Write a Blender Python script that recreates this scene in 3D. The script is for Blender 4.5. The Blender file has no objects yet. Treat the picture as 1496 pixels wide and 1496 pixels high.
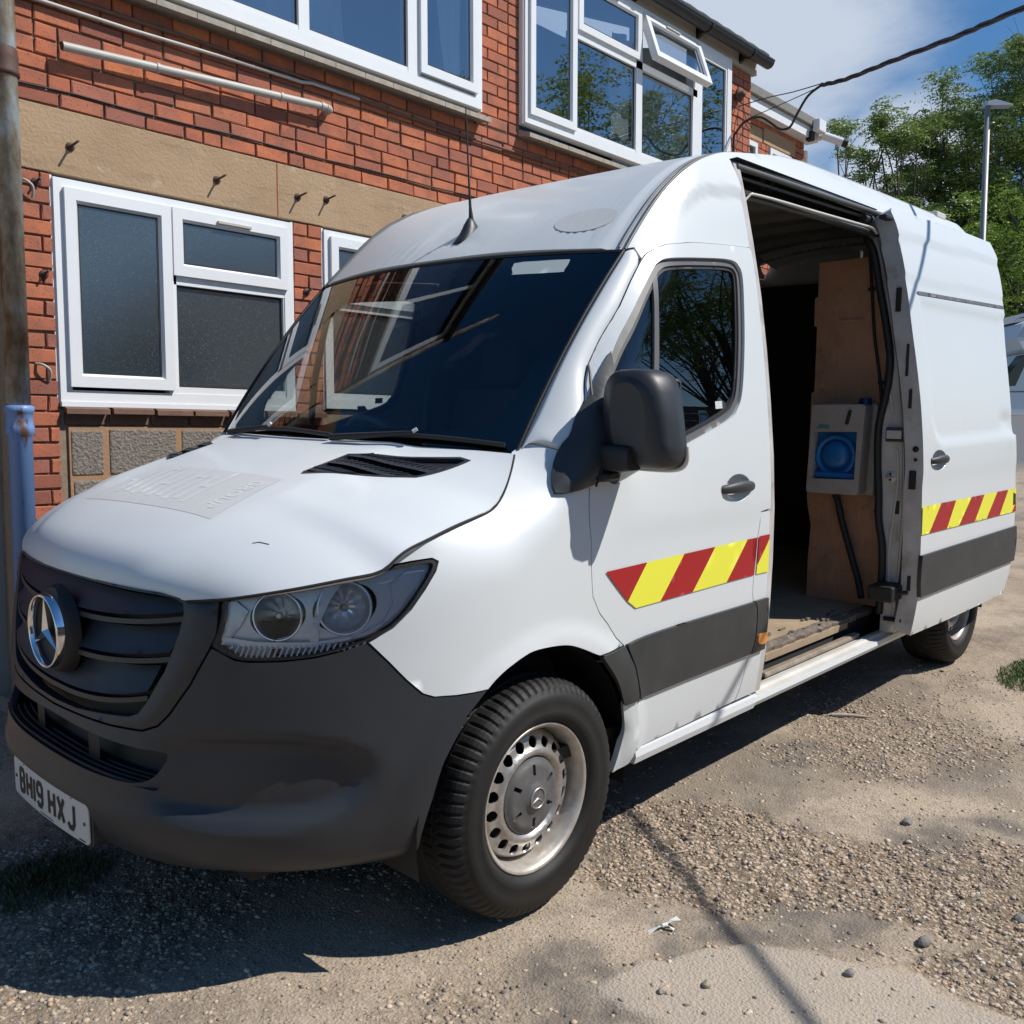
import bpy, bmesh, math, random
import numpy as np
from mathutils import Vector, Matrix
from mathutils.geometry import delaunay_2d_cdt
random.seed(7); rng = np.random.default_rng(7)
sc = bpy.context.scene; COL = sc.collection
# ---------------------------------------------------------------- camera
CAM = Vector((-1.0386, -2.7166, 1.3996))
R_ = Vector((0.67413749, -0.73860588, 0.0)); U_ = Vector((0.05959305, 0.05439154, 0.9967398)); F_ = Vector((0.73619787, 0.67193967, -0.08068316))
cd = bpy.data.cameras.new('camera'); cam = bpy.data.objects.new('camera', cd); COL.objects.link(cam)
mw = Matrix.Identity(4)
for i in range(3):
    mw[i][0] = R_[i]; mw[i][1] = U_[i]; mw[i][2] = -F_[i]; mw[i][3] = CAM[i]
cam.matrix_world = mw
cd.sensor_width = 36; cd.sensor_height = 36; cd.lens = 36 * 1376.1 / 1496
cd.clip_start = .05; cd.clip_end = 3000
sc.camera = cam
# ---------------------------------------------------------------- light
SUN = Vector((.55, -.75, 1.0)).normalized()
ELEV = math.asin(SUN.z); AZ = math.atan2(SUN.x, SUN.y)
w = bpy.data.worlds.new('World'); sc.world = w; w.use_nodes = True
nt = w.node_tree; nt.nodes.clear()
def N(t, ty, **k):
    n = t.nodes.new(ty)
    for a, b in k.items(): setattr(n, a, b)
    return n
out = N(nt, 'ShaderNodeOutputWorld'); bg = N(nt, 'ShaderNodeBackground'); sky = N(nt, 'ShaderNodeTexSky')
sky.sky_type = 'NISHITA'; sky.sun_disc = False; sky.sun_elevation = ELEV; sky.sun_rotation = AZ
sky.air_density = 1.0; sky.dust_density = .15; sky.ozone_density = 3.0
bg.inputs[1].default_value = .075
tc = N(nt, 'ShaderNodeTexCoord')
# clouds: soft patches of noise on the sky direction
nz = N(nt, 'ShaderNodeTexNoise'); nz.inputs['Scale'].default_value = 2.3; nz.inputs['Detail'].default_value = 9; nz.inputs['Roughness'].default_value = .55
mp = N(nt, 'ShaderNodeMapping'); mp.inputs['Scale'].default_value = (1, 1, 2.4); mp.inputs['Location'].default_value = (.35, .1, .0)
nt.links.new(tc.outputs['Generated'], mp.inputs[0]); nt.links.new(mp.outputs[0], nz.inputs[0])
rp = N(nt, 'ShaderNodeValToRGB'); rp.color_ramp.elements[0].position = .64; rp.color_ramp.elements[1].position = .84
nt.links.new(nz.outputs[0], rp.inputs[0])
def cloud(dirv, inner, outer, sx=1):
    """a bank of cloud round one direction of the sky"""
    d = N(nt, 'ShaderNodeVectorMath', operation='DOT_PRODUCT'); d.inputs[1].default_value = Vector(dirv).normalized()
    nn = N(nt, 'ShaderNodeTexNoise'); nn.inputs['Scale'].default_value = 5; nn.inputs['Detail'].default_value = 10; nn.inputs['Roughness'].default_value = .6
    nt.links.new(mp.outputs[0], nn.inputs[0]); nt.links.new(tc.outputs['Generated'], d.inputs[0])
    ma = N(nt, 'ShaderNodeMath', operation='MULTIPLY_ADD'); ma.inputs[1].default_value = (inner - outer) * 1.6; 
    nt.links.new(nn.outputs[0], ma.inputs[0]); nt.links.new(d.outputs['Value'], ma.inputs[2])
    mr = N(nt, 'ShaderNodeMapRange', interpolation_type='SMOOTHSTEP'); mr.inputs[1].default_value = outer + (inner - outer) * .75; mr.inputs[2].default_value = inner + (inner - outer) * .85
    nt.links.new(ma.outputs[0], mr.inputs[0]); return mr
def pdir(u, v):
    return (F_ + R_ * ((u - 748) / 1376.1) - U_ * ((v - 748) / 1376.1)).normalized()
mx = rp.outputs[0]
sc_ = N(nt, 'ShaderNodeMath', operation='MULTIPLY'); sc_.inputs[1].default_value = .55; nt.links.new(mx, sc_.inputs[0]); cur = sc_.outputs[0]
for (dv, i_, o_) in [(pdir(1000, -60), .992, .966), (pdir(1330, 235), .9995, .9965), (pdir(1130, 50), .9992, .9955)]:
    c = cloud(dv, i_, o_)
    m_ = N(nt, 'ShaderNodeMath', operation='MAXIMUM'); nt.links.new(cur, m_.inputs[0]); nt.links.new(c.outputs[0], m_.inputs[1]); cur = m_.outputs[0]
mixc = N(nt, 'ShaderNodeMixRGB'); mixc.inputs[2].default_value = (6.8, 7.6, 8.8, 1)
lim = N(nt, 'ShaderNodeMath', operation='MULTIPLY'); lim.inputs[1].default_value = .93; nt.links.new(cur, lim.inputs[0])
nt.links.new(lim.outputs[0], mixc.inputs[0]); hs_n = N(nt, 'ShaderNodeHueSaturation'); hs_n.inputs['Saturation'].default_value = 1.25; hs_n.inputs['Value'].default_value = 1.15; nt.links.new(sky.outputs[0], hs_n.inputs['Color']); nt.links.new(hs_n.outputs[0], mixc.inputs[1])
nt.links.new(mixc.outputs[0], bg.inputs[0]); nt.links.new(bg.outputs[0], out.inputs[0])
sd = bpy.data.lights.new('sun', 'SUN'); sd.energy = 4.3; sd.angle = math.radians(.53); sd.color = (1, .955, .89)
so = bpy.data.objects.new('sun', sd); COL.objects.link(so); so.rotation_euler = (-SUN).to_track_quat('-Z', 'Y').to_euler(); so.location = (0, 0, 20)
vs = sc.view_settings; vs.view_transform = 'Standard'; vs.look = 'None'; vs.exposure = .25; vs.gamma = 1; vs.use_curve_mapping = False
sc.cycles.max_bounces = 8; sc.cycles.transparent_max_bounces = 12
# ---------------------------------------------------------------- frames
MV = Matrix(((0.9996394449, 0.0104952831, -0.0247149582), (-0.0112989487, 0.9994044319, -0.0326054497), (0.0243580353, 0.0328729467, 0.9991626772)))   # the van stands on sloping ground
def ground_z(x, y):
    """the yard: slopes up to the right and away"""
    p = .02474 * x + .03263 * y
    p = p + .062 * np.maximum(0, x - 8) * (1 - np.exp(-np.maximum(0, x - 8) / 4))
    return p
# ---------------------------------------------------------------- helpers
def tag(o, label=None, cat=None, group=None, kind=None):
    if label: o['label'] = label
    if cat: o['category'] = cat
    if group: o['group'] = group
    if kind: o['kind'] = kind
    return o
def empty(name, loc=(0, 0, 0), label=None, cat=None, group=None, mat3=None, rz=0):
    o = bpy.data.objects.new(name, None); COL.objects.link(o)
    m = (mat3.to_4x4() if mat3 is not None else Matrix.Rotation(rz, 4, 'Z'))
    m.translation = Vector(loc); o.matrix_world = m; o.empty_display_size = .2
    return tag(o, label, cat, group)
def link(name, me, mat=None, parent=None, smooth=False):
    o = bpy.data.objects.new(name, me); COL.objects.link(o)
    if mat is not None: me.materials.append(mat)
    if parent is not None: o.parent = parent
    if smooth: me.polygons.foreach_set('use_smooth', [True] * len(me.polygons))
    return o
class MB:
    """collects shapes, builds one mesh object"""
    def __init__(s): s.v = []; s.f = []; s.sm = []
    def add(s, vs, fs, smooth=False):
        n = len(s.v); s.v += [tuple(v) for v in vs]; s.f += [tuple(i + n for i in f) for f in fs]; s.sm += [smooth] * len(fs); return s
    def box(s, a, b, bev=0):
        x0, y0, z0 = a; x1, y1, z1 = b
        if bev <= 0:
            return s.add([(x0, y0, z0), (x1, y0, z0), (x1, y1, z0), (x0, y1, z0), (x0, y0, z1), (x1, y0, z1), (x1, y1, z1), (x0, y1, z1)],
                         [(0, 3, 2, 1), (4, 5, 6, 7), (0, 1, 5, 4), (1, 2, 6, 5), (2, 3, 7, 6), (3, 0, 4, 7)])
        bm = bmesh.new(); bmesh.ops.create_cube(bm, size=1)
        for v in bm.verts: v.co = Vector(((x0 + x1) / 2 + v.co.x * (x1 - x0), (y0 + y1) / 2 + v.co.y * (y1 - y0), (z0 + z1) / 2 + v.co.z * (z1 - z0)))
        bmesh.ops.bevel(bm, geom=bm.edges[:], offset=bev, segments=2, affect='EDGES', profile=.5)
        bm.verts.index_update()
        s.add([v.co for v in bm.verts], [[v.index for v in f.verts] for f in bm.faces]); bm.free(); return s
    def tube(s, pts, r, seg=8, cap=True, smooth=True):
        pts = [Vector(p) for p in pts]; n = len(pts); rs = r if hasattr(r, '__len__') else [r] * n
        t0 = (pts[1] - pts[0]).normalized(); up = Vector((0, 0, 1)) if abs(t0.z) < .9 else Vector((1, 0, 0))
        a = t0.cross(up).normalized(); vs = []; fs = []
        for i, p in enumerate(pts):
            t = (pts[min(i + 1, n - 1)] - pts[max(i - 1, 0)]).normalized()
            a = (a - t * a.dot(t)).normalized(); b = t.cross(a)
            for k in range(seg):
                th = 2 * math.pi * k / seg; vs.append(p + (a * math.cos(th) + b * math.sin(th)) * rs[i])
        for i in range(n - 1):
            for k in range(seg):
                k2 = (k + 1) % seg; fs.append((i * seg + k, i * seg + k2, (i + 1) * seg + k2, (i + 1) * seg + k))
        s.add(vs, fs, smooth)
        if cap:
            s.add(vs[:seg], [tuple(range(seg))[::-1]]); s.add(vs[-seg:], [tuple(range(seg))])
        return s
    def lathe(s, prof, c, axis='y', seg=48, smooth=True, disp=None):
        """prof: (radius, offset along the axis)"""
        vs = []; fs = []; m = len(prof)
        for k in range(seg):
            th = 2 * math.pi * k / seg
            for j, (r, h) in enumerate(prof):
                if disp: r = r + disp(j, k, th)
                ca, sa = r * math.cos(th), r * math.sin(th)
                vs.append({'y': (c[0] + ca, c[1] + h, c[2] + sa), 'z': (c[0] + ca, c[1] + sa, c[2] + h), 'x': (c[0] + h, c[1] + ca, c[2] + sa)}[axis])
        for k in range(seg):
            k2 = (k + 1) % seg
            for j in range(m - 1): fs.append((k * m + j, k * m + j + 1, k2 * m + j + 1, k2 * m + j))
        return s.add(vs, fs, smooth)
    def prism(s, poly, d0, d1, f):
        """polygon (a,b) swept from depth d0 to d1; f(a,b,d) gives the point"""
        n = len(poly); vs = [f(a, b, d0) for a, b in poly] + [f(a, b, d1) for a, b in poly]
        fs = [tuple(range(n))[::-1], tuple(range(n, 2 * n))] + [(i, (i + 1) % n, n + (i + 1) % n, n + i) for i in range(n)]
        return s.add(vs, fs)
    def build(s, name, mat, parent=None, fix=True, bevel=0):
        me = bpy.data.meshes.new(name); me.from_pydata(s.v, [], s.f); me.update()
        if fix:
            bm = bmesh.new(); bm.from_mesh(me); bmesh.ops.recalc_face_normals(bm, faces=bm.faces[:]); bm.to_mesh(me); bm.free()
        o = link(name, me, mat, parent)
        if len(me.polygons) == len(s.sm): me.polygons.foreach_set('use_smooth', s.sm)
        return o
def pip(x, y, P):
    c = False; n = len(P); j = n - 1
    for i in range(n):
        xi, yi = P[i]; xj, yj = P[j]
        if (yi > y) != (yj > y) and x < (xj - xi) * (y - yi) / (yj - yi) + xi: c = not c
        j = i
    return c
def pdist(x, y, P):
    b = 1e9; n = len(P)
    for i in range(n):
        ax, ay = P[i]; bx, by = P[(i + 1) % n]; dx, dy = bx - ax, by - ay; L = dx * dx + dy * dy
        t = 0 if L == 0 else min(1, max(0, ((x - ax) * dx + (y - ay) * dy) / L))
        b = min(b, math.hypot(ax + t * dx - x, ay + t * dy - y))
    return b
def spl(P, n=5, closed=False):
    """Catmull-Rom through points"""
    out = []; m = len(P); g = (lambda i: P[i % m]) if closed else (lambda i: P[min(max(i, 0), m - 1)])
    for i in range(m if closed else m - 1):
        a, b, c, d = g(i - 1), g(i), g(i + 1), g(i + 2)
        for k in range(n):
            t = k / n
            out.append(tuple(.5 * (2 * b[j] + (c[j] - a[j]) * t + (2 * a[j] - 5 * b[j] + 4 * c[j] - d[j]) * t * t + (3 * b[j] - a[j] - 3 * c[j] + d[j]) * t ** 3) for j in range(len(b))))
    if not closed: out.append(tuple(P[-1]))
    return out
def area(P): return .5 * sum(P[i][0] * P[(i + 1) % len(P)][1] - P[(i + 1) % len(P)][0] * P[i][1] for i in range(len(P)))
def clean(P, e=1e-4):
    o = []
    for p in P:
        if not o or math.dist(o[-1], p) > e: o.append(tuple(p[:2]))
    if math.dist(o[0], o[-1]) < e: o.pop()
    return o
def inset(P, d):
    """shrink (d>0) a polygon"""
    P = clean(P); s = 1 if area(P) > 0 else -1; n = len(P); o = []
    for i in range(n):
        a, b, c = P[i - 1], P[i], P[(i + 1) % n]
        e1 = Vector((b[0] - a[0], b[1] - a[1])).normalized(); e2 = Vector((c[0] - b[0], c[1] - b[1])).normalized()
        n1 = Vector((-e1.y, e1.x)) * s; n2 = Vector((-e2.y, e2.x)) * s
        m = n1 + n2; L = m.length
        m = m / L if L > 1e-6 else n1
        q = d / max(.4, m.dot(n1)); o.append((b[0] + m.x * q, b[1] + m.y * q))
    return o
def subdiv(P, st):
    o = []; n = len(P)
    for i in range(n):
        a, b = P[i], P[(i + 1) % n]; k = max(1, int(math.dist(a, b) / st))
        for j in range(k): o.append((a[0] + (b[0] - a[0]) * j / k, a[1] + (b[1] - a[1]) * j / k))
    return o
def nrm(f, u, v, ref):
    h = 1e-3; p = Vector(f(u, v)); d = 1
    a = Vector(f(u + h, v)) - Vector(f(u - h, v)); b = Vector(f(u, v + h)) - Vector(f(u, v - h))
    n = a.cross(b).normalized()
    return n if n.dot(p - ref) > 0 else -n
BODYC = Vector((2.6, 0, 1.25))
def panel(name, f, outer, mat, parent, step=.03, thick=.014, holes=(), gap=0, off=0, ref=BODYC, holegap=0, disp=None, rim_mat=None, refine=None):
    outer = clean(outer)
    if gap: outer = inset(outer, gap)
    outer = subdiv(outer, step * .8)
    hs = [subdiv(inset(h, -holegap) if holegap else clean(h), step * .8) for h in holes]
    xs = [p[0] for p in outer]; ys = [p[1] for p in outer]
    pts = list(outer); loops = [list(range(len(outer)))]
    for h in hs: loops.append(list(range(len(pts), len(pts) + len(h)))); pts += h
    nb = len(pts); j = 0; y = min(ys) + step * .5
    sy = step * .87
    while y < max(ys):
        x = min(xs) + step * (.5 if j % 2 else .25)
        while x < max(xs):
            if pip(x, y, outer) and pdist(x, y, outer) > step * .4 and not any(pip(x, y, h) or pdist(x, y, h) < step * .4 for h in hs): pts.append((x, y))
            x += step
        y += sy; j += 1
    ed = [(l[i], l[(i + 1) % len(l)]) for l in loops for i in range(len(l))]
    V, E, Fc, ov, oe, of = delaunay_2d_cdt([Vector(p) for p in pts], ed, [], 0, 1e-6)
    tris = []
    for t in Fc:
        cx = sum(V[i].x for i in t) / 3; cy = sum(V[i].y for i in t) / 3
        if pip(cx, cy, outer) and not any(pip(cx, cy, h) for h in hs): tris.append(tuple(t))
    P = []; NN = []
    for p in V:
        n = nrm(f, p.x, p.y, ref); q = Vector(f(p.x, p.y))
        d = off + (disp(p.x, p.y) if disp else 0)
        P.append(q + n * d); NN.append(n)
    fs = []
    for t in tris:
        n = (P[t[1]] - P[t[0]]).cross(P[t[2]] - P[t[0]])
        fs.append(t if n.dot(NN[t[0]]) > 0 else t[::-1])
    verts = [tuple(p) for p in P]; ns = len(fs); smooth = [True] * ns
    if thick:
        ec = {}
        for t in fs:
            for k in range(3):
                a, b = t[k], t[(k + 1) % 3]; ec[(a, b)] = 1
        be = [e for e in ec if (e[1], e[0]) not in ec]
        mp_ = {}; n0 = len(verts)
        for a, b in be:
            for k in (a, b):
                if k not in mp_:
                    mp_[k] = len(verts); verts.append(tuple(P[k])); verts.append(tuple(P[k] - NN[k] * thick))
        for a, b in be:
            A_, B_ = mp_[a], mp_[b]; fs.append((B_, A_, A_ + 1, B_ + 1)); smooth.append(True)
    me = bpy.data.meshes.new(name); me.from_pydata(verts, [], fs); me.update()
    o = link(name, me, mat, parent); me.polygons.foreach_set('use_smooth', smooth)
    if thick and rim_mat is not None:
        me.materials.append(rim_mat); me.polygons.foreach_set('material_index', [0] * ns + [1] * (len(fs) - ns))
    return o
def strip(name, f, path, r, mat, parent, off=-.004, seg=6, ref=BODYC):
    mb = MB(); mb.tube([Vector(f(u, v)) + nrm(f, u, v, ref) * off for u, v in path], r, seg); return mb.build(name, mat, parent)
def flip(o, parent=None, name=None):
    """mirror image on the other flank"""
    me = o.data.copy(); me.transform(Matrix.Diagonal((1, -1, 1, 1))); me.flip_normals()
    c = bpy.data.objects.new(name or o.name.split('.')[0], me); COL.objects.link(c); c.parent = parent or o.parent
    return c
def flip_tree(o, parent, name=None):
    c = flip(o, parent, name)
    for ch in [x for x in COL.objects if x.parent is o]: flip_tree(ch, c)
    return c
def text_mesh(txt, size, ext=0, shear=0, sx=1, spacing=1, off=0):
    cu = bpy.data.curves.new('t', 'FONT'); cu.body = txt; cu.size = size; cu.extrude = ext; cu.shear = shear; cu.space_character = spacing; cu.offset = off
    cu.resolution_u = 3
    o = bpy.data.objects.new('t', cu); COL.objects.link(o); bpy.context.view_layer.update()
    dg = bpy.context.evaluated_depsgraph_get(); me = bpy.data.meshes.new_from_object(o.evaluated_get(dg)); bpy.data.objects.remove(o)
    for v in me.vertices: v.co.x *= sx
    return me
def map_text(name, me, fn, mat, parent):
    for v in me.vertices: v.co = Vector(fn(v.co.x, v.co.y, v.co.z))
    me.update(); return link(name, me, mat, parent)
# ---------------------------------------------------------------- materials
def mat(name, col, rough=.5, metal=0, spec=.5, coat=0, noise=None, bump=None, alpha=None, var=None):
    """noise=(scale, amount, second colour)  bump=(scale, strength, distance)  var=amount of per-object variation"""
    m = bpy.data.materials.new(name); m.use_nodes = True; t = m.node_tree; b = t.nodes['Principled BSDF']
    b.inputs['Base Color'].default_value = (*col, 1); b.inputs['Roughness'].default_value = rough; b.inputs['Metallic'].default_value = metal
    b.inputs['Specular IOR Level'].default_value = spec; b.inputs['Coat Weight'].default_value = coat; b.inputs['Coat Roughness'].default_value = .06
    co = N(t, 'ShaderNodeTexCoord'); last = None
    if noise:
        sc1, amt, c2 = noise
        nz = N(t, 'ShaderNodeTexNoise'); nz.inputs['Scale'].default_value = sc1; nz.inputs['Detail'].default_value = 8; nz.inputs['Roughness'].default_value = .65
        r = N(t, 'ShaderNodeMapRange'); r.inputs[1].default_value = .5 - .25; r.inputs[2].default_value = .75; r.inputs[3].default_value = 0; r.inputs[4].default_value = amt
        mx = N(t, 'ShaderNodeMixRGB'); mx.inputs[1].default_value = (*col, 1); mx.inputs[2].default_value = (*c2, 1)
        t.links.new(co.outputs['Object'], nz.inputs[0]); t.links.new(nz.outputs[0], r.inputs[0]); t.links.new(r.outputs[0], mx.inputs[0]); t.links.new(mx.outputs[0], b.inputs['Base Color']); last = mx.outputs[0]
    if var:
        oi = N(t, 'ShaderNodeObjectInfo'); hv = N(t, 'ShaderNodeHueSaturation'); r = N(t, 'ShaderNodeMapRange'); r.inputs[3].default_value = 1 - var; r.inputs[4].default_value = 1 + var
        t.links.new(oi.outputs['Random'], r.inputs[0]); t.links.new(r.outputs[0], hv.inputs['Value'])
        if last is None: hv.inputs['Color'].default_value = (*col, 1)
        else: t.links.new(last, hv.inputs['Color'])
        t.links.new(hv.outputs[0], b.inputs['Base Color'])
    if bump:
        s2, st, di = bump
        n2 = N(t, 'ShaderNodeTexNoise'); n2.inputs['Scale'].default_value = s2; n2.inputs['Detail'].default_value = 6
        bp = N(t, 'ShaderNodeBump'); bp.inputs['Strength'].default_value = st; bp.inputs['Distance'].default_value = di
        t.links.new(co.outputs['Object'], n2.inputs[0]); t.links.new(n2.outputs[0], bp.inputs['Height']); t.links.new(bp.outputs[0], b.inputs['Normal'])
    return m
def glass(name, tint=(.5, .55, .55), refl=1.45, rough=.0, boost=0, body=None):
    """thin pane: see-through with fresnel reflection"""
    m = bpy.data.materials.new(name); m.use_nodes = True; t = m.node_tree; t.nodes.clear()
    o = N(t, 'ShaderNodeOutputMaterial'); tr = N(t, 'ShaderNodeBsdfTransparent'); tr.inputs[0].default_value = (*tint, 1)
    gl = N(t, 'ShaderNodeBsdfGlossy'); gl.inputs['Roughness'].default_value = rough; gl.inputs[0].default_value = (.95, .97, 1, 1)
    fr = N(t, 'ShaderNodeFresnel'); fr.inputs[0].default_value = refl
    ad = N(t, 'ShaderNodeMath', operation='ADD', use_clamp=True); ad.inputs[1].default_value = boost
    ms = N(t, 'ShaderNodeMixShader'); t.links.new(fr.outputs[0], ad.inputs[0]); t.links.new(ad.outputs[0], ms.inputs[0])
    t.links.new(tr.outputs[0], ms.inputs[1]); t.links.new(gl.outputs[0], ms.inputs[2])
    if body:
        df = N(t, 'ShaderNodeBsdfDiffuse'); df.inputs[0].default_value = (*body[0], 1); m2 = N(t, 'ShaderNodeMixShader'); m2.inputs[0].default_value = body[1]
        t.links.new(tr.outputs[0], m2.inputs[1]); t.links.new(df.outputs[0], m2.inputs[2]); t.links.new(m2.outputs[0], ms.inputs[1])
    t.links.new(ms.outputs[0], o.inputs[0]); return m
M_white = mat('white_paint', (.64, .675, .69), .42, coat=.22, noise=(1.3, .5, (.60, .63, .635)))
M_white.node_tree.nodes['Principled BSDF'].inputs['Coat Roughness'].default_value = .12
scuffs_later = True
M_whited = mat('white_paint_dirty', (.66, .66, .64), .45, coat=.2, noise=(9, .8, (.50, .45, .37)))
M_jamb = mat('door_jamb_paint', (.62, .61, .60), .45, coat=.1, noise=(7, .8, (.33, .30, .27)))
M_black = mat('black_plastic', (.019, .022, .028), .46, noise=(2.5, .8, (.032, .036, .042)), bump=(900, .12, .0006))
M_blackd = mat('dark_plastic', (.012, .012, .013), .6)
M_clad = mat('grey_cladding_plastic', (.026, .029, .032), .50, noise=(6, .9, (.048, .050, .050)), bump=(900, .12, .0006))
M_seam = mat('seam_shade_and_scratch', (.01, .01, .01), .8)  # near-black for panel gaps, their shade put into colour; also the scratch
M_rub = mat('rubber_seal', (.015, .015, .016), .55)
M_sealg = mat('window_seal_grey', (.12, .12, .12), .5)
M_tyre = mat('tyre_rubber', (.010, .010, .010), .62, spec=.35, noise=(14, .8, (.020, .019, .018)), bump=(160, .3, .001))
M_steel = mat('wheel_silver', (.62, .62, .62), .38, metal=.75, noise=(16, .75, (.20, .14, .09)))
M_steelf = mat('rusty_rim_flange', (.58, .56, .52), .45, metal=.5, noise=(26, .75, (.30, .24, .18)))
M_hub = mat('hub_cap_plastic', (.065, .066, .07), .45, noise=(12, .8, (.15, .145, .14)))
M_chrome = mat('chrome', (.75, .76, .78), .08, metal=1)
M_refl = mat('headlight_reflector', (.92, .94, .97), .22, metal=.85)
M_reflr = mat('headlight_housing_satin', (.70, .73, .78), .30, metal=.15)
M_orange = mat('amber_lens', (.85, .28, .02), .25, coat=.5)
M_red = mat('reflective_red_tape', (.36, .012, .014), .42, bump=(500, .2, .0005))
M_yel = mat('reflective_yellow_tape', (.80, .78, .06), .42, bump=(500, .2, .0005))
M_plate = mat('plate_white', (.62, .61, .58), .4)
M_char = mat('plate_black', (.008, .008, .009), .5)
M_ghost = mat('faded_decal_grey', (.585, .60, .595), .42, noise=(30, .6, (.52, .53, .51)))
M_ghostw = mat('unfaded_decal_paint', (.69, .71, .725), .34, coat=.4)
M_ply = mat('plywood', (.46, .25, .155), .65, noise=(5, .8, (.27, .14, .085)), bump=(60, .2, .001))
def scuffs(m, lst):
    t = m.node_tree; b = t.nodes['Principled BSDF']; src = b.inputs['Base Color'].links[0].from_socket; g = N(t, 'ShaderNodeTexCoord')
    for (s_, lo, hi, c, k, sc3) in lst:
        mp2 = N(t, 'ShaderNodeMapping'); mp2.inputs['Scale'].default_value = sc3; n = N(t, 'ShaderNodeTexNoise'); n.inputs['Scale'].default_value = s_; n.inputs['Detail'].default_value = 10; n.inputs['Roughness'].default_value = .7
        r = N(t, 'ShaderNodeMapRange'); r.inputs[1].default_value = lo; r.inputs[2].default_value = hi; r.inputs[4].default_value = k; mx = N(t, 'ShaderNodeMixRGB'); mx.inputs[2].default_value = (*c, 1)
        t.links.new(g.outputs['Object'], mp2.inputs[0]); t.links.new(mp2.outputs[0], n.inputs[0]); t.links.new(n.outputs[0], r.inputs[0]); t.links.new(r.outputs[0], mx.inputs[0]); t.links.new(src, mx.inputs[1]); src = mx.outputs[0]
    t.links.new(src, b.inputs['Base Color'])
scuffs(M_ply, [(14, .58, .72, (.09, .05, .03), .8, (1, 1, 1)), (30, .45, .8, (.60, .38, .24), .4, (1, 4, .35)), (3, .55, .7, (.13, .07, .045), .6, (1, 1, 1))])
M_floor = mat('cargo_floor_board', (.42, .32, .21), .8, noise=(8, .8, (.25, .18, .12)))
M_dirt = mat('weathered_edge', (.28, .23, .18), .9, noise=(40, 1, (.05, .04, .035)), bump=(160, .6, .002))
M_alu = mat('worn_step_metal', (.40, .36, .30), .55, metal=.3, noise=(14, .9, (.20, .14, .09)))
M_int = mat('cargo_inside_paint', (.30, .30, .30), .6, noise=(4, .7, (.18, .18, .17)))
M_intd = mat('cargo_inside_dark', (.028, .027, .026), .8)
M_dash = mat('dashboard_plastic', (.085, .087, .092), .55, bump=(700, .15, .0005))
M_seat = mat('seat_cloth', (.035, .036, .042), .9)
M_unitw = mat('wash_unit_plastic', (.42, .39, .36), .5, noise=(10, .8, (.28, .25, .22)))
M_blue = mat('blue_plastic', (.012, .17, .50), .35, noise=(18, .7, (.01, .09, .28)))
M_navy = mat('navy_cap', (.01, .03, .12), .4)
M_ws = glass('windscreen_glass', (.80, .85, .84), 1.52, boost=.03)
M_sideg = glass('door_glass', (.62, .66, .65), 1.52, boost=.03)
M_lens = glass('headlight_lens', (.93, .95, .97), 1.45, boost=.0)
M_frit = mat('windscreen_frit', (.004, .004, .005), .12, spec=.6)
M_sunband = mat('rubber_trim_grey', (.085, .085, .082), .5)
class Sp:
    """natural cubic spline through a table"""
    def __init__(s,t):
        s.x=[a for a,b in t];s.y=[b for a,b in t];n=len(t);x,y=s.x,s.y
        m=[0]*n;l=[1]*n;z=[0]*n;mu=[0]*n
        for i in range(1,n-1):
            h0=x[i]-x[i-1];h1=x[i+1]-x[i]
            a=3*((y[i+1]-y[i])/h1-(y[i]-y[i-1])/h0)
            l[i]=2*(x[i+1]-x[i-1])-h0*mu[i-1];mu[i]=h1/l[i];z[i]=(a-h0*z[i-1])/l[i]
        for i in range(n-2,0,-1): m[i]=z[i]-mu[i]*m[i+1]
        s.m=m
    def __call__(s,v):
        x,y,m=s.x,s.y,s.m;n=len(x)
        v=min(max(v,x[0]),x[-1]);i=0
        while i<n-2 and v>x[i+1]: i+=1
        h=x[i+1]-x[i];d=v-x[i]
        b=(y[i+1]-y[i])/h-h*(2*m[i]+m[i+1])/3
        return y[i]+d*(b+d*(m[i]+d*(m[i+1]-m[i])/(3*h)))
def ss(a,b,x):
    t=min(max((x-a)/(b-a),0),1);return t*t*(3-2*t)
# half width of the body side against height
Bz=Sp([(.25,.925),(.37,.954),(.48,.970),(.574,.979),(.77,.987),(.9,.9895),(1.065,.989),(1.27,.9785),(1.41,.965),(1.57,.947),(1.72,.927),(1.86,.905),(2.0,.8795),(2.1,.857),(2.2,.834),(2.33,.802),(2.45,.768),(2.6,.72)])
# edge line between side and hood / windscreen / roof : height and half width against x
ZL=Sp([(.30,1.06),(.50,1.115),(.60,1.160),(.695,1.186),(.805,1.207),(.862,1.222),(.917,1.257),(.975,1.304),(1.045,1.358),(1.145,1.472),(1.238,1.581),(1.334,1.700),(1.433,1.826),(1.555,1.985),(1.65,2.083),(1.75,2.180),(1.85,2.260),(1.95,2.322),(2.1,2.385),(2.25,2.430),(2.4,2.462),(2.8,2.53),(3.3,2.555),(6.0,2.555)])
YL=Sp([(.30,.80),(.55,.912),(.695,.914),(.805,.908),(.862,.900),(.917,.884),(.975,.855),(1.04,.82),(1.3,.822),(1.555,.812),(1.65,.800),(1.85,.79),(2.0,.775),(2.25,.735),(2.4,.715),(3.0,.68),(6.0,.675)])
WR=Sp([(.3,.12),(.55,.14),(.8,.18),(1.04,.20),(1.3,.22),(1.65,.24),(2.0,.26),(2.4,.24),(3.0,.22),(6.0,.22)])
X0=Sp([(.25,.12),(.31,.055),(.38,.012),(.46,0.),(.56,.006),(.66,.028),(.78,.04),(.9,.055),(1.03,.08),(1.12,.12),(1.4,.3)])
A=.85;EX=1/1.4
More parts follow.
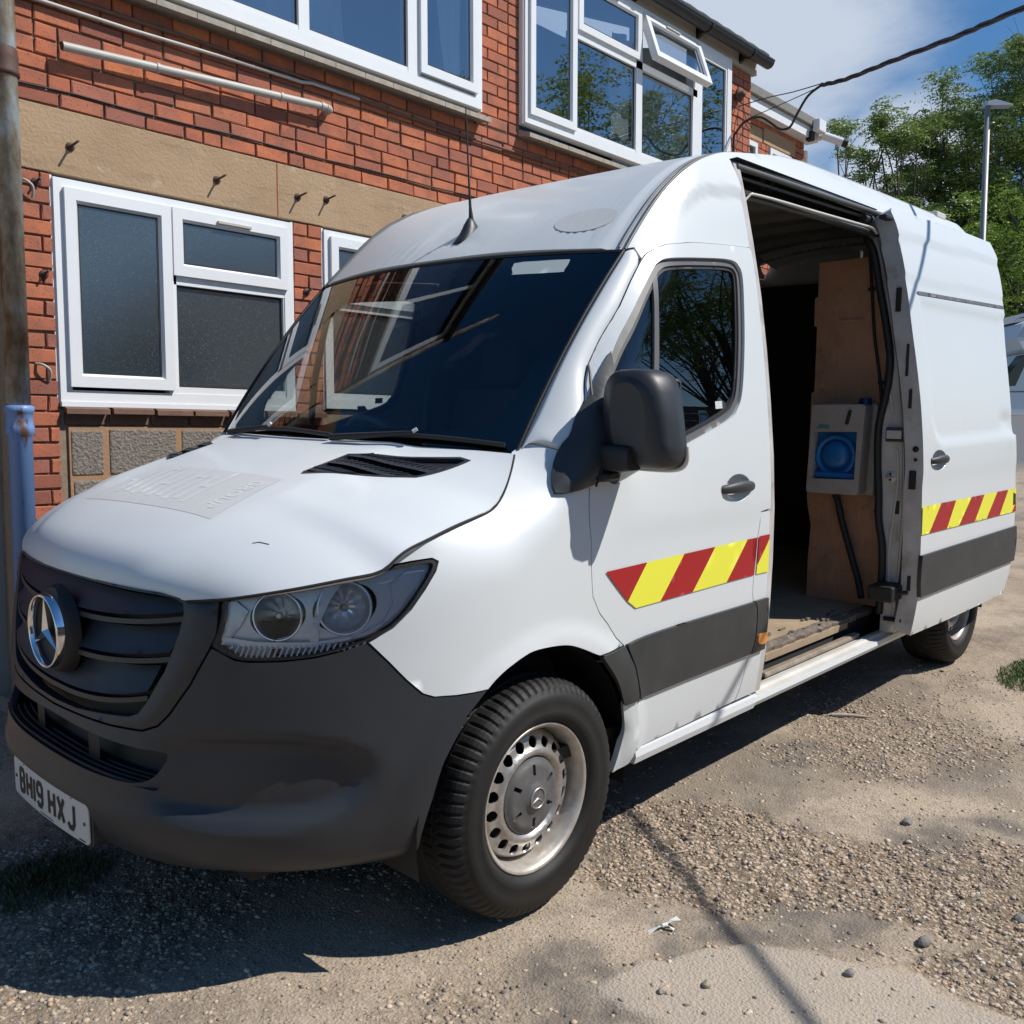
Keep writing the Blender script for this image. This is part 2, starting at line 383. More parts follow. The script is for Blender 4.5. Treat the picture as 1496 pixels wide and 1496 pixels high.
def arch(x,z,cx,cz=.356):
    r=math.hypot(x-cx,z-cz)
    return .012*ss(.40,.43,r)*(1-ss(.47,.53,r))*ss(.30,.36,z)
def sidey(x,z):
    zl=ZL(x);w=WR(x);b=Bz(z)
    t=(z-zl+w)/w
    if t>0:
        kk=1 if x>.97 else (1-(1-max(0,(x-.12))/.85)**2.0)**.357 if x>.12 else 0
        D=max(0,Bz(zl)-YL(x)/max(kk,.3))*ss(.5,.62,x)
        b-=D*min(t,1.3)**2
    return b
def side(q,z):
    """q in -1..1 wraps the nose, q>1 runs back along the flank"""
    x0=X0(z);a=abs(q)
    if a<1:
        k=math.sin(a*math.pi/2)
        x=x0+A*(1-math.sqrt(max(0,1-k**2.8)))
    else:
        x=A+(a-1)+x0*(1-ss(0,.6,a-1));k=1
    y=sidey(x,z)*k
    if x>.4: y+=arch(x,z,1.0)+arch(x,z,4.665)
    return (x,-y if q>=0 else y,z)
# hood
HC=[(.074,1.022),(.080,1.05),(.105,1.088),(.16,1.128),(.27,1.182),(.42,1.238),(.56,1.283),(.70,1.325),(.86,1.366)]
def cum(pts):
    L=[0]
    for a,b in zip(pts,pts[1:]): L.append(L[-1]+math.dist(a,b))
    return [l/L[-1] for l in L]
def mk(pts):
    L=cum(pts);return [Sp([(l,p[k]) for l,p in zip(L,pts)]) for k in range(len(pts[0]))]
hc=mk(HC)
DO=Sp([(.3,.115),(.6,.115),(1.0,.103),(1.5,.10),(1.9,.09),(2.3,.075),(2.42,.055),(2.6,.05)])
def sdoor(x,z): return (x,-(Bz(z)+DO(z)),z)
# bonnet edge from grille corner over the headlight to the scuttle (x, halfwidth, z)
HE3=[(.150,.53,1.008),(.19,.64,1.024),(.24,.73,1.042),(.33,.82,1.064),(.42,.876,1.080),(.478,.901,1.094),(.512,.909,1.120),(.60,.9135,1.153),(.695,.9145,1.179),(.805,.909,1.201),(.862,.902,1.216),(.917,.886,1.251),(.975,.857,1.300),(1.03,.822,1.355)]
he=mk(HE3)
def hood(s,t):
    a=abs(t);
    xc,zc=hc[0](s),hc[1](s);xe,ye,ze=he[0](s),he[1](s),he[2](s)
    k=3.0+1.6*s
    x=xc+(xe-xc)*a**2.2
    z=zc+(ze-zc)*a**k
    # soft crease of the power dome
    z+=.010*(1-ss(.50,.66,a))*ss(.0,.12,s)
    return (x,-ye*t,z)
def wbot(t):
    a=abs(t);return (.85+.20*a**2.2,-.818*t,1.372-.014*a*a)
def wtop(t):
    a=abs(t);return (1.455+.100*a**2.2,-.812*t,2.005-.019*a*a)
def wscreen(s,t):
    b=wbot(t);c=wtop(t)
    k=s*(1-s)*4*.022
    return tuple(b[i]+(c[i]-b[i])*s+k*(-.7,0,.7)[i] for i in range(3))
ZC=Sp([(1.4,1.95),(1.455,2.007),(1.57,2.105),(1.7,2.195),(1.8,2.252),(2.0,2.345),(2.26,2.442),(2.5,2.508),(2.8,2.568),(3.2,2.605),(4,2.615),(6.0,2.615)])
def roof(s,t):
    a=abs(t);xf=1.460+.100*a**2.2
    x=xf+(5.93-xf)*s
    zc=ZC(x);ze=ZL(x)
    e=ss(4.9,5.28,x)
    return (x,-YL(x)*t*(1-.10*e),zc+(ze-zc)*a**2.6-.13*e)
# outlines on the flank surface: (surface parameter, height)
O = {
 'headlight': [(0.432, 1.024), (0.475, 1.04), (0.517, 1.052), (0.575, 1.069), (0.634, 1.08), (0.699, 1.093), (0.737, 1.101), (0.772, 1.105), (0.785, 1.096), (0.785, 1.075), (0.775, 1.032), (0.757, 0.983), (0.73, 0.941), (0.689, 0.912), (0.649, 0.893), (0.605, 0.879), (0.548, 0.871), (0.497, 0.869), (0.468, 0.873), (0.42, 0.9), (0.43, 0.937), (0.434, 0.982)],
 'bump_fend': [(0.69, 0.909), (0.728, 0.856), (0.763, 0.804), (0.794, 0.763), (0.815, 0.75), (0.857, 0.744), (0.917, 0.746)],
 'arch_white': [(0.916, 0.745), (0.934, 0.768), (0.964, 0.793), (1.012, 0.815), (1.091, 0.816), (1.19, 0.805), (1.276, 0.778), (1.364, 0.742)],
 'arch_clad': [(1.364, 0.742), (1.462, 0.642), (1.516, 0.556)],
 'arch_low': [(1.516, 0.556), (1.546, 0.461), (1.537, 0.384), (1.522, 0.319)],
 'doorgap_low': [(1.175, 1.256), (1.275, 1.095), (1.298, 1.014), (1.318, 0.93), (1.362, 0.873), (1.412, 0.832), (1.462, 0.781), (1.506, 0.749), (1.559, 0.671), (1.577, 0.609), (1.586, 0.553)],
}
# ================================================================ THE VAN
van = empty('panel_van', (0, 0, 0), 'white high roof panel van parked with its side door slid open', 'van', mat3=MV.to_3x3())
def sq(x): return x + .15                      # x along the flank to surface parameter (q>1)
def L(k): return [p for p in O[k] if p]
def mir(P): return [(-a, b) for a, b in P[::-1]]
# ---- fender
# the bonnet edge curve on the flank surface, found from the bonnet itself
def inv_side(x, y, z):
    lo, hi = .3, 1.3
    for _ in range(40):
        m = (lo + hi) / 2
        if side(m, z)[0] < x: lo = m
        else: hi = m
    return (lo + hi) / 2
def qx(x, z):
    lo, hi = .3, 7
    for _ in range(50):
        m = (lo + hi) / 2
        if side(m, z)[0] < x: lo = m
        else: hi = m
    return (lo + hi) / 2
edge = [(inv_side(*h_), h_[2]) for h_ in HE3[4:]]
# fender goes under the mirror sail: run it up to the pillar seam
fend = [(a, b) for a, b in edge[1:]] + [(.961, 1.384), (.999, 1.363), (1.04, 1.345), (1.165, 1.262)] + L('doorgap_low')[1:8] + [(1.364, .744)] + spl(L('arch_white')[::-1], 4)[1:] + L('bump_fend')[::-1][1:] + [(.73, .941), (.757, .983), (.775, 1.030), (.786, 1.073), (.786, 1.097), (.772, 1.106), (.737, 1.102), (.712, 1.097)]
fender = panel('front_wing', side, fend, M_white, van, step=.026, gap=.0018, thick=.02)
strip('seam', side, L('bump_fend'), .004, M_seam, fender, off=-.006)
flip(fender)
# ---- lower front corner behind the wheel: cladding block and sill foot
arch_clad = panel('arch_cladding', side, spl(L('arch_clad'), 4) + [(1.586, .556), (1.577, .609), (1.559, .671), (1.506, .748), (1.364, .744)], M_clad, van, step=.025, gap=.0015, thick=.02, off=.010)
foot = panel('sill_foot', side, spl(L('arch_low'), 4) + [(1.60, .330), (1.625, .40), (1.61, .47), (1.585, .556)], M_white, van, step=.03, thick=.02)
flip(arch_clad); flip(foot)
# ---- front door
dfront = L('doorgap_low')
door_top = spl([(1.10, 1.475), (1.171, 1.543), (1.255, 1.593), (1.428, 1.661), (1.567, 1.757), (1.673, 1.884), (1.744, 1.960), (1.790, 1.990), (1.857, 2.017), (1.939, 2.031), (2.012, 2.043), (2.146, 2.055), (2.25, 2.063), (2.40, 2.072)], 3)
door_out = door_top + [(2.417, 2.06), (2.418, 1.5), (2.418, 1.105), (2.347, 1.098), (2.345, 1.06), (2.327, .999), (2.314, .916), (2.311, .80), (2.325, .745), (2.334, .70), (2.335, .63), (2.325, .585), (2.312, .55), (2.301, .486), (2.280, .420), (2.262, .385), (1.62, .372), (1.615, .40), (1.60, .47), (1.587, .553), (1.577, .609), (1.559, .671), (1.506, .749)] + dfront[::-1][4:] + [(1.165, 1.262), (1.07, 1.345), (1.07, 1.42)]
win_hole = spl([(1.404, 1.597), (1.474, 1.627), (1.581, 1.723), (1.693, 1.850), (1.765, 1.925), (1.800, 1.952), (1.86, 1.972), (2.058, 1.995), (2.247, 2.009), (2.305, 1.990), (2.318, 1.945), (2.300, 1.82), (2.276, 1.692), (2.238, 1.543), (2.195, 1.478), (2.12, 1.435), (1.815, 1.351), (1.50, 1.268), (1.36, 1.262), (1.29, 1.33), (1.32, 1.50)], 4, True)
def ddisp(q, z): return .006 * ss(1.05, 1.14, z) * ss(1.35, 1.75, q)
hnd_c = (2.176, 1.198)
bowl = [(hnd_c[0] + .088 * math.cos(t * math.pi / 12), hnd_c[1] + .050 * math.sin(t * math.pi / 12)) for t in range(24)]
door = panel('front_door', side, door_out, M_white, van, step=.03, gap=.0022, thick=.03, holes=[win_hole, bowl], disp=ddisp)
def bdisp(q, z):
    r = math.hypot((q - hnd_c[0]) / .088, (z - hnd_c[1]) / .050); return -.030 * (1 - min(1, r) ** 3)
panel('handle_bowl', side, bowl, M_white, door, step=.012, thick=0, disp=lambda a, b: bdisp(a, b) + ddisp(a, b))
def grip(cx, cz, f, par, n=1):
    mb = MB(); pts = []; rr = []
    for i in range(13):
        t = i / 12; x = cx - .112 + .215 * t; p = Vector(f(x, cz + .004 * math.sin(t * 3))); o_ = .022 * math.sin(math.pi * min(1, max(0, t))) ** .5 + .002
        pts.append(p + Vector((0, -o_, 0))); rr.append(.010 + .005 * math.sin(math.pi * t))
    mb.tube(pts, rr, 10); h = mb.build('door_handle', M_clad, par)
    for v in h.data.vertices: v.co.z = (v.co.z - cz) * 1.5 + cz
    return h
grip(hnd_c[0], hnd_c[1], side, door)
# rubber seal round the side glass, quarter light, glass
seal_in = inset(win_hole, .022)
panel('window_seal', side, win_hole, M_sealg, door, step=.02, thick=.02, holes=[seal_in], off=-.006)
seal_in2 = inset(win_hole, .034)
panel('inner_seal', side, seal_in, M_rub, door, step=.02, thick=.02, holes=[seal_in2], off=-.012)
panel('quarter_bar', side, [(1.770, 1.928), (1.796, 1.942), (1.742, 1.60), (1.728, 1.33), (1.700, 1.32), (1.715, 1.60)], M_sealg, door, step=.02, thick=.015, off=-.010)
panel('window_glass', side, inset(win_hole, .02), M_sideg, door, step=.05, thick=0, off=-.018)
panel('window_sticker', side, [(2.083, 1.506), (2.129, 1.508), (2.130, 1.482), (2.084, 1.480)], M_plate, door, step=.02, thick=0, off=-.0165)
# cladding on the door, its return piece behind, and white tape decals
clad = panel('door_cladding', side, spl([(1.512, .751), (1.62, .762), (1.85, .766), (2.12, .765), (2.312, .765)], 3) + [(2.331, .741), (2.337, .701), (2.336, .63), (2.330, .596), (2.313, .562)] + [(2.149, .561), (1.877, .560), (1.59, .556), (1.578, .609), (1.560, .671)], M_clad, door, step=.03, gap=.002, thick=.02, off=.012)
def tape(parent, f, P, m, off=.0025): return panel('tape_block', f, P, m, parent, step=.04, thick=0, off=off + .0012)
ta = [(1.382, .996), (1.616, .999), (1.829, 1.001), (2.025, 1.003), (2.248, 1.005), (2.323, 1.005)]
tb = [(1.515, .888), (1.561, .860), (1.696, .861), (1.889, .863), (2.11, .865), (2.309, .866)]
for P, m in [([ta[0], ta[1], tb[0]], M_red), ([ta[1], ta[2], tb[2], tb[1], tb[0]], M_yel), ([ta[2], ta[3], tb[3], tb[2]], M_red), ([ta[3], ta[4], tb[4], tb[3]], M_yel), ([ta[4], ta[5], tb[5], tb[4]], M_red)]:
    tape(door, side, P, m)
# ---- B pillar skin behind the door (below the step) with its own cladding, lamp, tape
bp = panel('body_pillar', side, [(2.347, 1.098), (2.345, 1.06), (2.327, .999), (2.314, .916), (2.311, .80), (2.325, .745), (2.334, .70), (2.335, .63), (2.325, .585), (2.312, .55), (2.301, .486), (2.28, .42), (2.262, .385), (2.418, .385), (2.42, 1.098)], M_white, van, step=.03, gap=.002, thick=.03)
tape(bp, side, [(2.335, 1.008), (2.416, 1.008), (2.414, .99), (2.327, .90)], M_red); tape(bp, side, [(2.414, .988), (2.327, .898), (2.325, .866), (2.416, .864)], M_yel)
bc = panel('pillar_cladding', side, [(2.314, .765), (2.418, .765), (2.424, .70), (2.424, .62), (2.418, .563), (2.315, .562), (2.332, .596), (2.338, .63), (2.339, .701), (2.333, .741)], M_clad, van, step=.02, gap=.001, thick=.03, off=.013)
ic = (2.393, .612)
lens_ = spl([(ic[0] - .045, ic[1]), (ic[0] - .035, ic[1] + .020), (ic[0], ic[1] + .022), (ic[0] + .020, ic[1] + .016), (ic[0] + .022, ic[1] - .010), (ic[0] + .005, ic[1] - .021), (ic[0] - .030, ic[1] - .018)], 4, True)
panel('side_marker', side, lens_, M_orange, bc, step=.01, thick=.006, off=.019)
# ---- A pillar and the side of the raised cab roof
def xq(x): return x + .15
ledge = [(qx(x, ZL(x)), ZL(x)) for x in [1.055, 1.10, 1.145, 1.20, 1.25, 1.3, 1.36, 1.42, 1.48, 1.53, 1.556]]
gap_path = [Vector(side(q, z)) for q, z in [(.965, 1.386), (.999, 1.366), (1.04, 1.385), (1.065, 1.43)] + [p_ for p_ in door_top if p_[0] < 1.738] + [(1.738, 1.968), (1.735, 1.990)]]
def along(P, n):
    L_ = [0]
    for a, b in zip(P, P[1:]): L_.append(L_[-1] + (b - a).length)
    o = []
    for i in range(n):
        t = L_[-1] * i / (n - 1); k = max(j for j in range(len(L_) - 1) if L_[j] <= t + 1e-9); f_ = (t - L_[k]) / max(1e-9, L_[k + 1] - L_[k]); o.append(P[k].lerp(P[k + 1], min(1, f_)))
    return o
NP = 56; GA = along(gap_path, NP); WA = along([Vector(wscreen(-.012 + s_ / 60 * 1.004, 1.0)) for s_ in range(61)], NP)
vs_ = []
for i in range(NP):
    w_, g_ = WA[i], GA[i]; n_ = Vector((-.50, -.62, .60)).normalized(); bul = .009 * math.sin(math.pi * min(1, max(.0, i / (NP - 1)))) ** .3 + .003
    w_ = w_ + Vector((.002, -.004, 0)); g_ = g_ + Vector((-.0015, 0, 0.0015)); vs_.append(w_ - Vector((-.3, .2, .5)) * .014)
    for j in range(9):
        t = j / 8; vs_.append(w_.lerp(g_, t) + n_ * bul * 4 * t * (1 - t))
    vs_.append(g_ + Vector((.012, .012, -.006)))
mb = MB(); mb.add(vs_, [(i * 11 + j, i * 11 + j + 1, (i + 1) * 11 + j + 1, (i + 1) * 11 + j) for i in range(NP - 1) for j in range(10)], True); pillar = mb.build('windscreen_pillar', M_white, van)
def capdisp(q, z):
    x = side(q, z)[0]
    zr = CAPR(x) if x > 1.74 else 9
    return .015 * ss(zr - .010, zr + .006, z) * ss(1.78, 1.98, x) * (1 - ss(.12, .30, z - zr) * .6)
CAPR = Sp([(1.74, 2.02), (1.80, 2.105), (1.90, 2.190), (1.98, 2.233), (2.09, 2.258), (2.29, 2.273), (2.6, 2.285)])
cap_l = [(qx(x, ZL(x) - .003), ZL(x) - .003) for x in [1.565 + i * .02 for i in range(36)] + [2.272]]
capp = cap_l + [(2.419, 2.388), (2.419, 2.25), (2.419, 2.078)] + [p for p in door_top[::-1] if p[0] > 1.742] + [(1.739, 1.998)]
cap = panel('roof_cap_side', side, capp, M_white, van, step=.022, gap=.0018, thick=.03, disp=capdisp)
flip(pillar); flip(cap)
strip('pillar_joint', side, [(.961, 1.386), (.999, 1.366), (1.04, 1.352)], .003, M_whited, fender, off=-.001)
# dark rubber run beside the door frame
strip('door_rubber', side, [p for p in door_top if p[0] < 1.86], .006, M_rub, pillar, off=-.010)
strip('door_rubber', side, [p for p in door_top if p[0] >= 1.84], .005, M_rub, cap, off=-.008)
for _n in ('seam_backing',):
    strip(_n, side, L('doorgap_low'), .006, M_seam, fender, off=-.012); strip(_n, side, [(2.419, 2.075), (2.419, 1.1), (2.346, 1.098), (2.327, .999), (2.311, .87), (2.314, .765), (2.337, .69), (2.312, .555), (2.262, .385)], .006, M_seam, bp, off=-.012)  # dark tubes behind the gaps stand in for their shade
# loose strip of weather seal hanging at the foot of the pillar
mb = MB(); base = [(1.30, 1.612), (1.25, 1.590), (1.20, 1.560), (1.165, 1.52), (1.15, 1.475), (1.19, 1.44)]
mb.tube(spl([Vector(side(q, z)) + Vector((0, -(.004 + .016 * math.sin(i * .8)), 0)) for i, (q, z) in enumerate(base)], 4), .0045, 6); mb.build('loose_seal', M_sunband, pillar)
def rtap(q, z): return .10 * max(0, (q - 5.20) / .25) ** 2
# ---- roof (raised cap front + long roof) and flank above the doorway
def groove_d(s, t):
    x = roof(s, t)[0]; rib = .003 * math.cos(t * 6 * math.pi) if x > 2.75 else 0
    return .008 * (1 - ss(.905, .925, abs(t))) * (1 - ss(2.2, 2.5, x)) + rib
roof_front = panel('roof_cap', roof, subdiv([(0, -1), (0, 1), (.168, 1), (.168, -1)], .05), M_white, van, step=.022, thick=.012, disp=groove_d)
roof_rear = panel('roof_panel', roof, [(.169, -1), (.169, 1), (1, 1), (1, -1)], M_white, van, step=.05, thick=.02, disp=groove_d)
strip('roof_groove', roof, [(s / 40 * .17 + .001, .972) for s in range(41)], .0045, M_sealg, roof_front, off=.002)
strip('roof_groove', roof, [(s / 40 * .17 + .001, -.972) for s in range(41)], .0045, M_sealg, roof_front, off=.002)
panel('decal_ghost', roof, [(.0275 + .0125 * math.cos(a * math.pi / 16), .735 + .145 * math.sin(a * math.pi / 16)) for a in range(32)], M_ghost, roof_front, step=.012, thick=0, disp=groove_d, off=.0008)  # slightly greyer oval on the roof cap
rail = panel('roof_side', side, [(2.422, 2.393), (5.42, 2.393), (5.42, 2.42)] + [(xq(x), ZL(x) - .002) for x in [5.1, 5, 4, 3.4, 3.0, 2.8, 2.6, 2.4, 2.272]], M_white, van, step=.05, thick=.02, disp=lambda q, z: .010 * ss(2.38, 2.40, z) * (1 - ss(.02, .14, z - 2.40)) - rtap(q, z))
flank = panel('rear_side_panel', side, [(xq(3.66), .335), (xq(4.20), .335)] + [(xq(4.665 + .46 * math.cos(a)), .356 + .46 * math.sin(a)) for a in [math.pi - k * math.pi / 16 for k in range(17)]] + [(xq(5.18), .335), (xq(5.28), .36), (xq(5.28), 2.39), (xq(3.66), 2.39)], M_white, van, step=.07, gap=.001, thick=.02, disp=lambda q, z: -rtap(q, z))
fflank = flip(panel('far_side_panel', side, [(2.42, .335), (xq(4.20), .335)] + [(xq(4.665 + .46 * math.cos(a)), .356 + .46 * math.sin(a)) for a in [math.pi - k * math.pi / 16 for k in range(17)]] + [(xq(5.18), .335), (xq(5.28), .36), (xq(5.28), 2.39), (2.42, 2.39)], M_white, van, step=.08, thick=.02, disp=lambda q, z: -rtap(q, z))); 
bpy.data.objects.remove([o for o in COL.objects if o.name == 'far_side_panel'][0]); fflank.name = 'far_side_panel'
flip(rail)
# rear doors
for s_ in (-1, 1):
    mb = MB(); mb.v = []; prof = [(.965, .40), (.985, .7), (.985, 1.1), (.94, 1.6), (.875, 2.0), (.80, 2.33), (.68, 2.54), (.0 + .01, 2.58), (.01, .40)]
    P = [(p[0] * s_, p[1]) for p in prof]
    P = [(y * .90, z) for y, z in P]; mb.prism(P, 5.28, 5.32, lambda a, b, d: (d, a, b)); mb.build('rear_door', M_white, van)
# ---- bonnet
vent_r = [(.847, .441), (.948, .825), (.940, .866), (.790, .757), (.754, .694), (.653, .436), (.672, .425)]
bonnet = panel('bonnet', hood, [(0, -.998), (0, .998), (.994, .998), (.994, -.998)], M_white, van, step=.026, thick=.018, holes=[vent_r, [(a, -b) for a, b in vent_r]], gap=.0)
for sg in (1, -1):
    vp = [(a, b * sg) for a, b in vent_r]
    vb = panel('bonnet_vent', hood, vp, M_blackd, bonnet, step=.03, thick=.02, off=-.012)
    panel('vent_frame', hood, vp, M_black, vb, step=.02, thick=.012, holes=[inset(vp, .010)], off=.0015)
    for k in range(3):
        s0 = .695 + k * .072
        def ft(s, edge_):   # lateral limits of the vent at this s
            P = vp; xs = []
            for i in range(len(P)):
                a, b = P[i], P[(i + 1) % len(P)]
                if (a[0] - s) * (b[0] - s) < 0: xs.append(a[1] + (b[1] - a[1]) * (s - a[0]) / (b[0] - a[0]))
            return (min(xs), max(xs)) if len(xs) > 1 else None
        mb = MB(); q = []
        for (sa, da) in ((s0 - .012, .002), (s0 + .026, .003), (s0 + .040, -.009)):
            r_ = ft(sa, 0)
            if r_ is None: break
            q.append([Vector(hood(sa, r_[0] + (r_[1] - r_[0]) * (.03 + .94 * i / 14))) + Vector((0, 0, da)) for i in range(15)])
        if len(q) == 3:
            vs_ = q[0] + q[1] + q[2]; fs_ = [(r * 15 + i, r * 15 + i + 1, (r + 1) * 15 + i + 1, (r + 1) * 15 + i) for r in range(2) for i in range(14)]
            mb.add(vs_, fs_)
            for i in range(1, 14): 
                a_, b_ = q[1][i], q[0][i]; mb.tube([a_ + Vector((0, 0, .0015)), a_ * .45 + b_ * .55 + Vector((0, 0, .002))], .0022, 4)
            mb.build('vent_slat', M_black, vb, fix=False)
# faded outline of removed lettering on the bonnet
def hood_xy(x, y):
    lo, hi = 0, 1
    a = 0
    for _ in range(30):
        m = (lo + hi) / 2; ye = he[1](m); 
        if hood(m, y / ye)[0] < x: lo = m
        else: hi = m
    m = (lo + hi) / 2; return m, y / he[1](m)
def hxy(x, y, d=.0012):
    s_, t_ = hood_xy(x, -y); return Vector(hood(s_, t_)) + nrm(hood, s_, t_, BODYC) * d
panel('decal_ghost', hood, [hood_xy(x, -y) for x, y in subdiv([(.535, -.382), (.293, -.406), (.272, .318), (.526, .302)], .03)], M_ghost, bonnet, step=.022, thick=0, off=.0007)  # grey ghost left on the paint where the decal was
tm = text_mesh('GROUP', .062, 0, 0, 1.0, 1.05, .0012)
map_text('decal_letters', tm, lambda a, b, c: hxy(.502 - a * .80, -.305 - b * 1.1, .0014), M_ghostw, bonnet)
mbg = MB()
for k in range(9):                                 # big slanted strokes, no longer legible
    y0 = -.20 + k * .052; h_ = .165 if k % 3 else .20; x0 = .325 + .01 * (k % 2); wd = .020 + .006 * (k % 2)
    a = [(x0, y0), (x0 + h_, y0 + .022), (x0 + h_, y0 + .022 + wd), (x0, y0 + wd)]
    n = len(mbg.v); P = []
    for j in range(9):
        t = j / 8; P += [hxy(a[0][0] + (a[1][0] - a[0][0]) * t, a[0][1] + (a[1][1] - a[0][1]) * t), hxy(a[3][0] + (a[2][0] - a[3][0]) * t, a[3][1] + (a[2][1] - a[3][1]) * t)]
    mbg.add(P, [(2 * j, 2 * j + 1, 2 * j + 3, 2 * j + 2) for j in range(8)], True)
    if k % 2 == 0:
        xx = x0 + h_ * (.85 if k % 4 else .45); P = [hxy(xx + (j % 2) * .022, y0 + .015 + (j // 2) * .013, .0014) for j in range(10)]
        mbg.add(P, [(2 * j, 2 * j + 1, 2 * j + 3, 2 * j + 2) for j in range(4)], True)
mbg.build('decal_strokes', M_ghostw, bonnet, fix=False)
# dark tube painting in the shade of the gap round the bonnet, scratch
mb = MB(); mb.tube([Vector(hood(s / 60 * .99 + .005, .999)) + Vector((.0, -.0015, -.004)) for s in range(61)], .0035, 6); mb.build('bonnet_gap', M_seam, bonnet)
mb = MB(); mb.tube([hxy(.30, -.60, .0008), hxy(.312, -.612, .0008), hxy(.322, -.640, .0008)], .0010, 4); mb.build('scratch', M_seam, bonnet)
# scuttle below the glass
mb = MB(); P = []
for i in range(41):
    t = -1 + i / 20; a = Vector(hood(.992, t)); b = Vector(wscreen(.02, t))
    P += [a + Vector((0, 0, -.004)), a + Vector((.01, 0, -.022)), b + Vector((0, 0, -.012))]
mb.add(P, [(3 * i + r, 3 * i + r + 1, 3 * i + r + 4, 3 * i + r + 3) for i in range(40) for r in (0, 1)], True); mb.build('scuttle', M_blackd, van)
# ---- windscreen
ws = panel('windscreen', wscreen, [(0, -.995), (0, .995), (1, .995), (1, -.995)], M_ws, van, step=.05, thick=0)
hole_r = [(.10, -.86), (.30, -.905), (.60, -.905), (.84, -.895), (.935, -.85), (.965, -.72), (.975, -.3), (.975, .3), (.965, .72), (.935, .85), (.84, .895), (.60, .905), (.30, .905), (.12, .87), (.075, .80), (.07, .3), (.07, -.3), (.075, -.80)]
panel('frit_band', wscreen, [(0, -.995), (0, .995), (1, .995), (1, -.995)], M_frit, ws, step=.05, thick=0, holes=[spl(hole_r, 3, True)], off=-.003)
panel('screen_sticker', wscreen, spl([(.943, .53), (.950, .64), (.953, .77), (.945, .795), (.885, .80), (.873, .785), (.868, .585), (.876, .565)], 2, True), mat('sticker_grey', (.40, .46, .46), .5), ws, step=.03, thick=0, off=.0012)
mb = MB()
for sg in (1, -1): mb.tube([Vector(wscreen(s / 20, .998 * sg)) + Vector((0, -.0 * sg, .002)) for s in range(21)], .006, 6)
mb.tube([Vector(wscreen(.998, -1 + i / 15)) for i in range(31)], .006, 6)
mb.build('screen_rubber', M_rub, ws)
for sg in (1, -1): mb = MB(); mb.tube([Vector(roof(s / 60 * .19, sg)) for s in range(61)], .006, 6); mb.build('roof_joint', M_sealg, roof_front)
# wipers
def wsp(s, t, d): return Vector(wscreen(s, t)) + nrm(wscreen, s, t, BODYC) * d
for (p0, p1, p2) in (((-.01, .25), (.030, .62), (.018, .955)), ((-.01, -.60), (.025, -.20), (.012, .22))):
    wp = MB(); wp.tube([wsp(p0[0], p0[1], .03), wsp((p0[0] + p1[0]) / 2 - .005, (p0[1] + p1[1]) / 2, .035), wsp(*p1, .03)], [.011, .009, .007], 8); arm = wp.build('wiper', M_blackd, van)
    wp = MB(); t0 = p1[1] - .36; 
    wp.tube([wsp(.012 + .018 * math.sin((i / 12) * math.pi), t0 + (p2[1] - t0) * i / 12, .014) for i in range(13)], .008, 6); wp.build('wiper_blade', M_rub, arm)
    wp = MB(); wp.tube([wsp(*p1, .036), wsp(p1[0] + .012, p1[1] + .012, .036)], .006, 8); wp.build('washer_jet', M_plate, arm)
# ---- aerial
an = Vector(roof(.026, .070)); nn = nrm(roof, .026, .070, BODYC)
mb = MB(); ring = []
for j, (lx, wd, h) in enumerate([(-.060, .006, .000), (-.055, .022, .006), (-.03, .030, .016), (0, .031, .030), (.03, .028, .050), (.052, .022, .062), (.066, .014, .060), (.072, .004, .030)]):
    for k in range(9):
        a = math.pi * k / 8; ring.append(an + Vector((lx * .9, 0, lx * .50)) + Vector((0, math.cos(a) * wd, 0)) + nn * (math.sin(a) * h - .002))
fs = [(j * 9 + k, j * 9 + k + 1, (j + 1) * 9 + k + 1, (j + 1) * 9 + k) for j in range(7) for k in range(8)]
mb.add(ring, fs, True); ae = mb.build('aerial', M_black, van)
mb = MB(); b0 = an + Vector((.040, 0, .050)) + nn * .02
mb.tube([b0, b0 + Vector((-.006, 0, .05)), b0 + Vector((-.014, 0, .16)), b0 + Vector((-.03, 0, .40))], [.010, .0055, .0035, .0022], 8); mb.build('whip', M_blackd, ae)
# ---- nose: bumper, grille, lamps
bot = [(0, .300), (.144, .312), (.315, .335), (.403, .324), (.497, .302), (.555, .292), (.633, .287), (.695, .287), (.75, .294), (.793, .312)]
half = [(0, .650), (.203, .660), (.289, .668), (.324, .688), (.348, .722), (.388, .803), (.419, .893)] + L('headlight')[19:14:-1][0:0] + [(.424, .899), (.468, .872), (.497, .868), (.548, .870), (.605, .878), (.649, .892), (.688, .910)] + L('bump_fend')[1:] + [(.877, .684), (.859, .619), (.848, .575), (.836, .48), (.82, .4), (.800, .325)] + bot[::-1]
bump_out = half[:-1] + [(0, .300)] + mir(half)[1:-1] if False else half[:-1] + mir(half)[:-1]
ik = spl([(0, .628), (.10, .626), (.20, .624), (.29, .624), (.345, .622), (.340, .585), (.322, .553), (.285, .536), (.20, .530), (.09, .528), (0, .527)], 2)
ik_h = ik + mir(ik)[1:-1]
FOG = [(.44, .665), (.50, .682), (.559, .680), (.598, .672), (.642, .646), (.678, .608), (.715, .556), (.735, .502), (.730, .474), (.701, .464), (.632, .458), (.52, .452), (.40, .448), (.30, .455), (.27, .50), (.33, .60)]
def bump_d(q, z):
    a = abs(q); d = 0
    rx, rz = (a - .505) / .235, (z - .565) / (.115 if z > .565 else .105)
    r = (abs(rx) ** 2.4 + abs(rz) ** 2.4) ** (1 / 2.4)
    if r < 1.02: d -= .034 * (1 - ss(.80, 1.0, r)) * ss(.26, .44, a)
    d += .012 * ss(.50, .44, z) * ss(.30, .34, z) * (1 - ss(.6, .8, a))
    d -= .020 * ss(.335, .285, z)
    return d
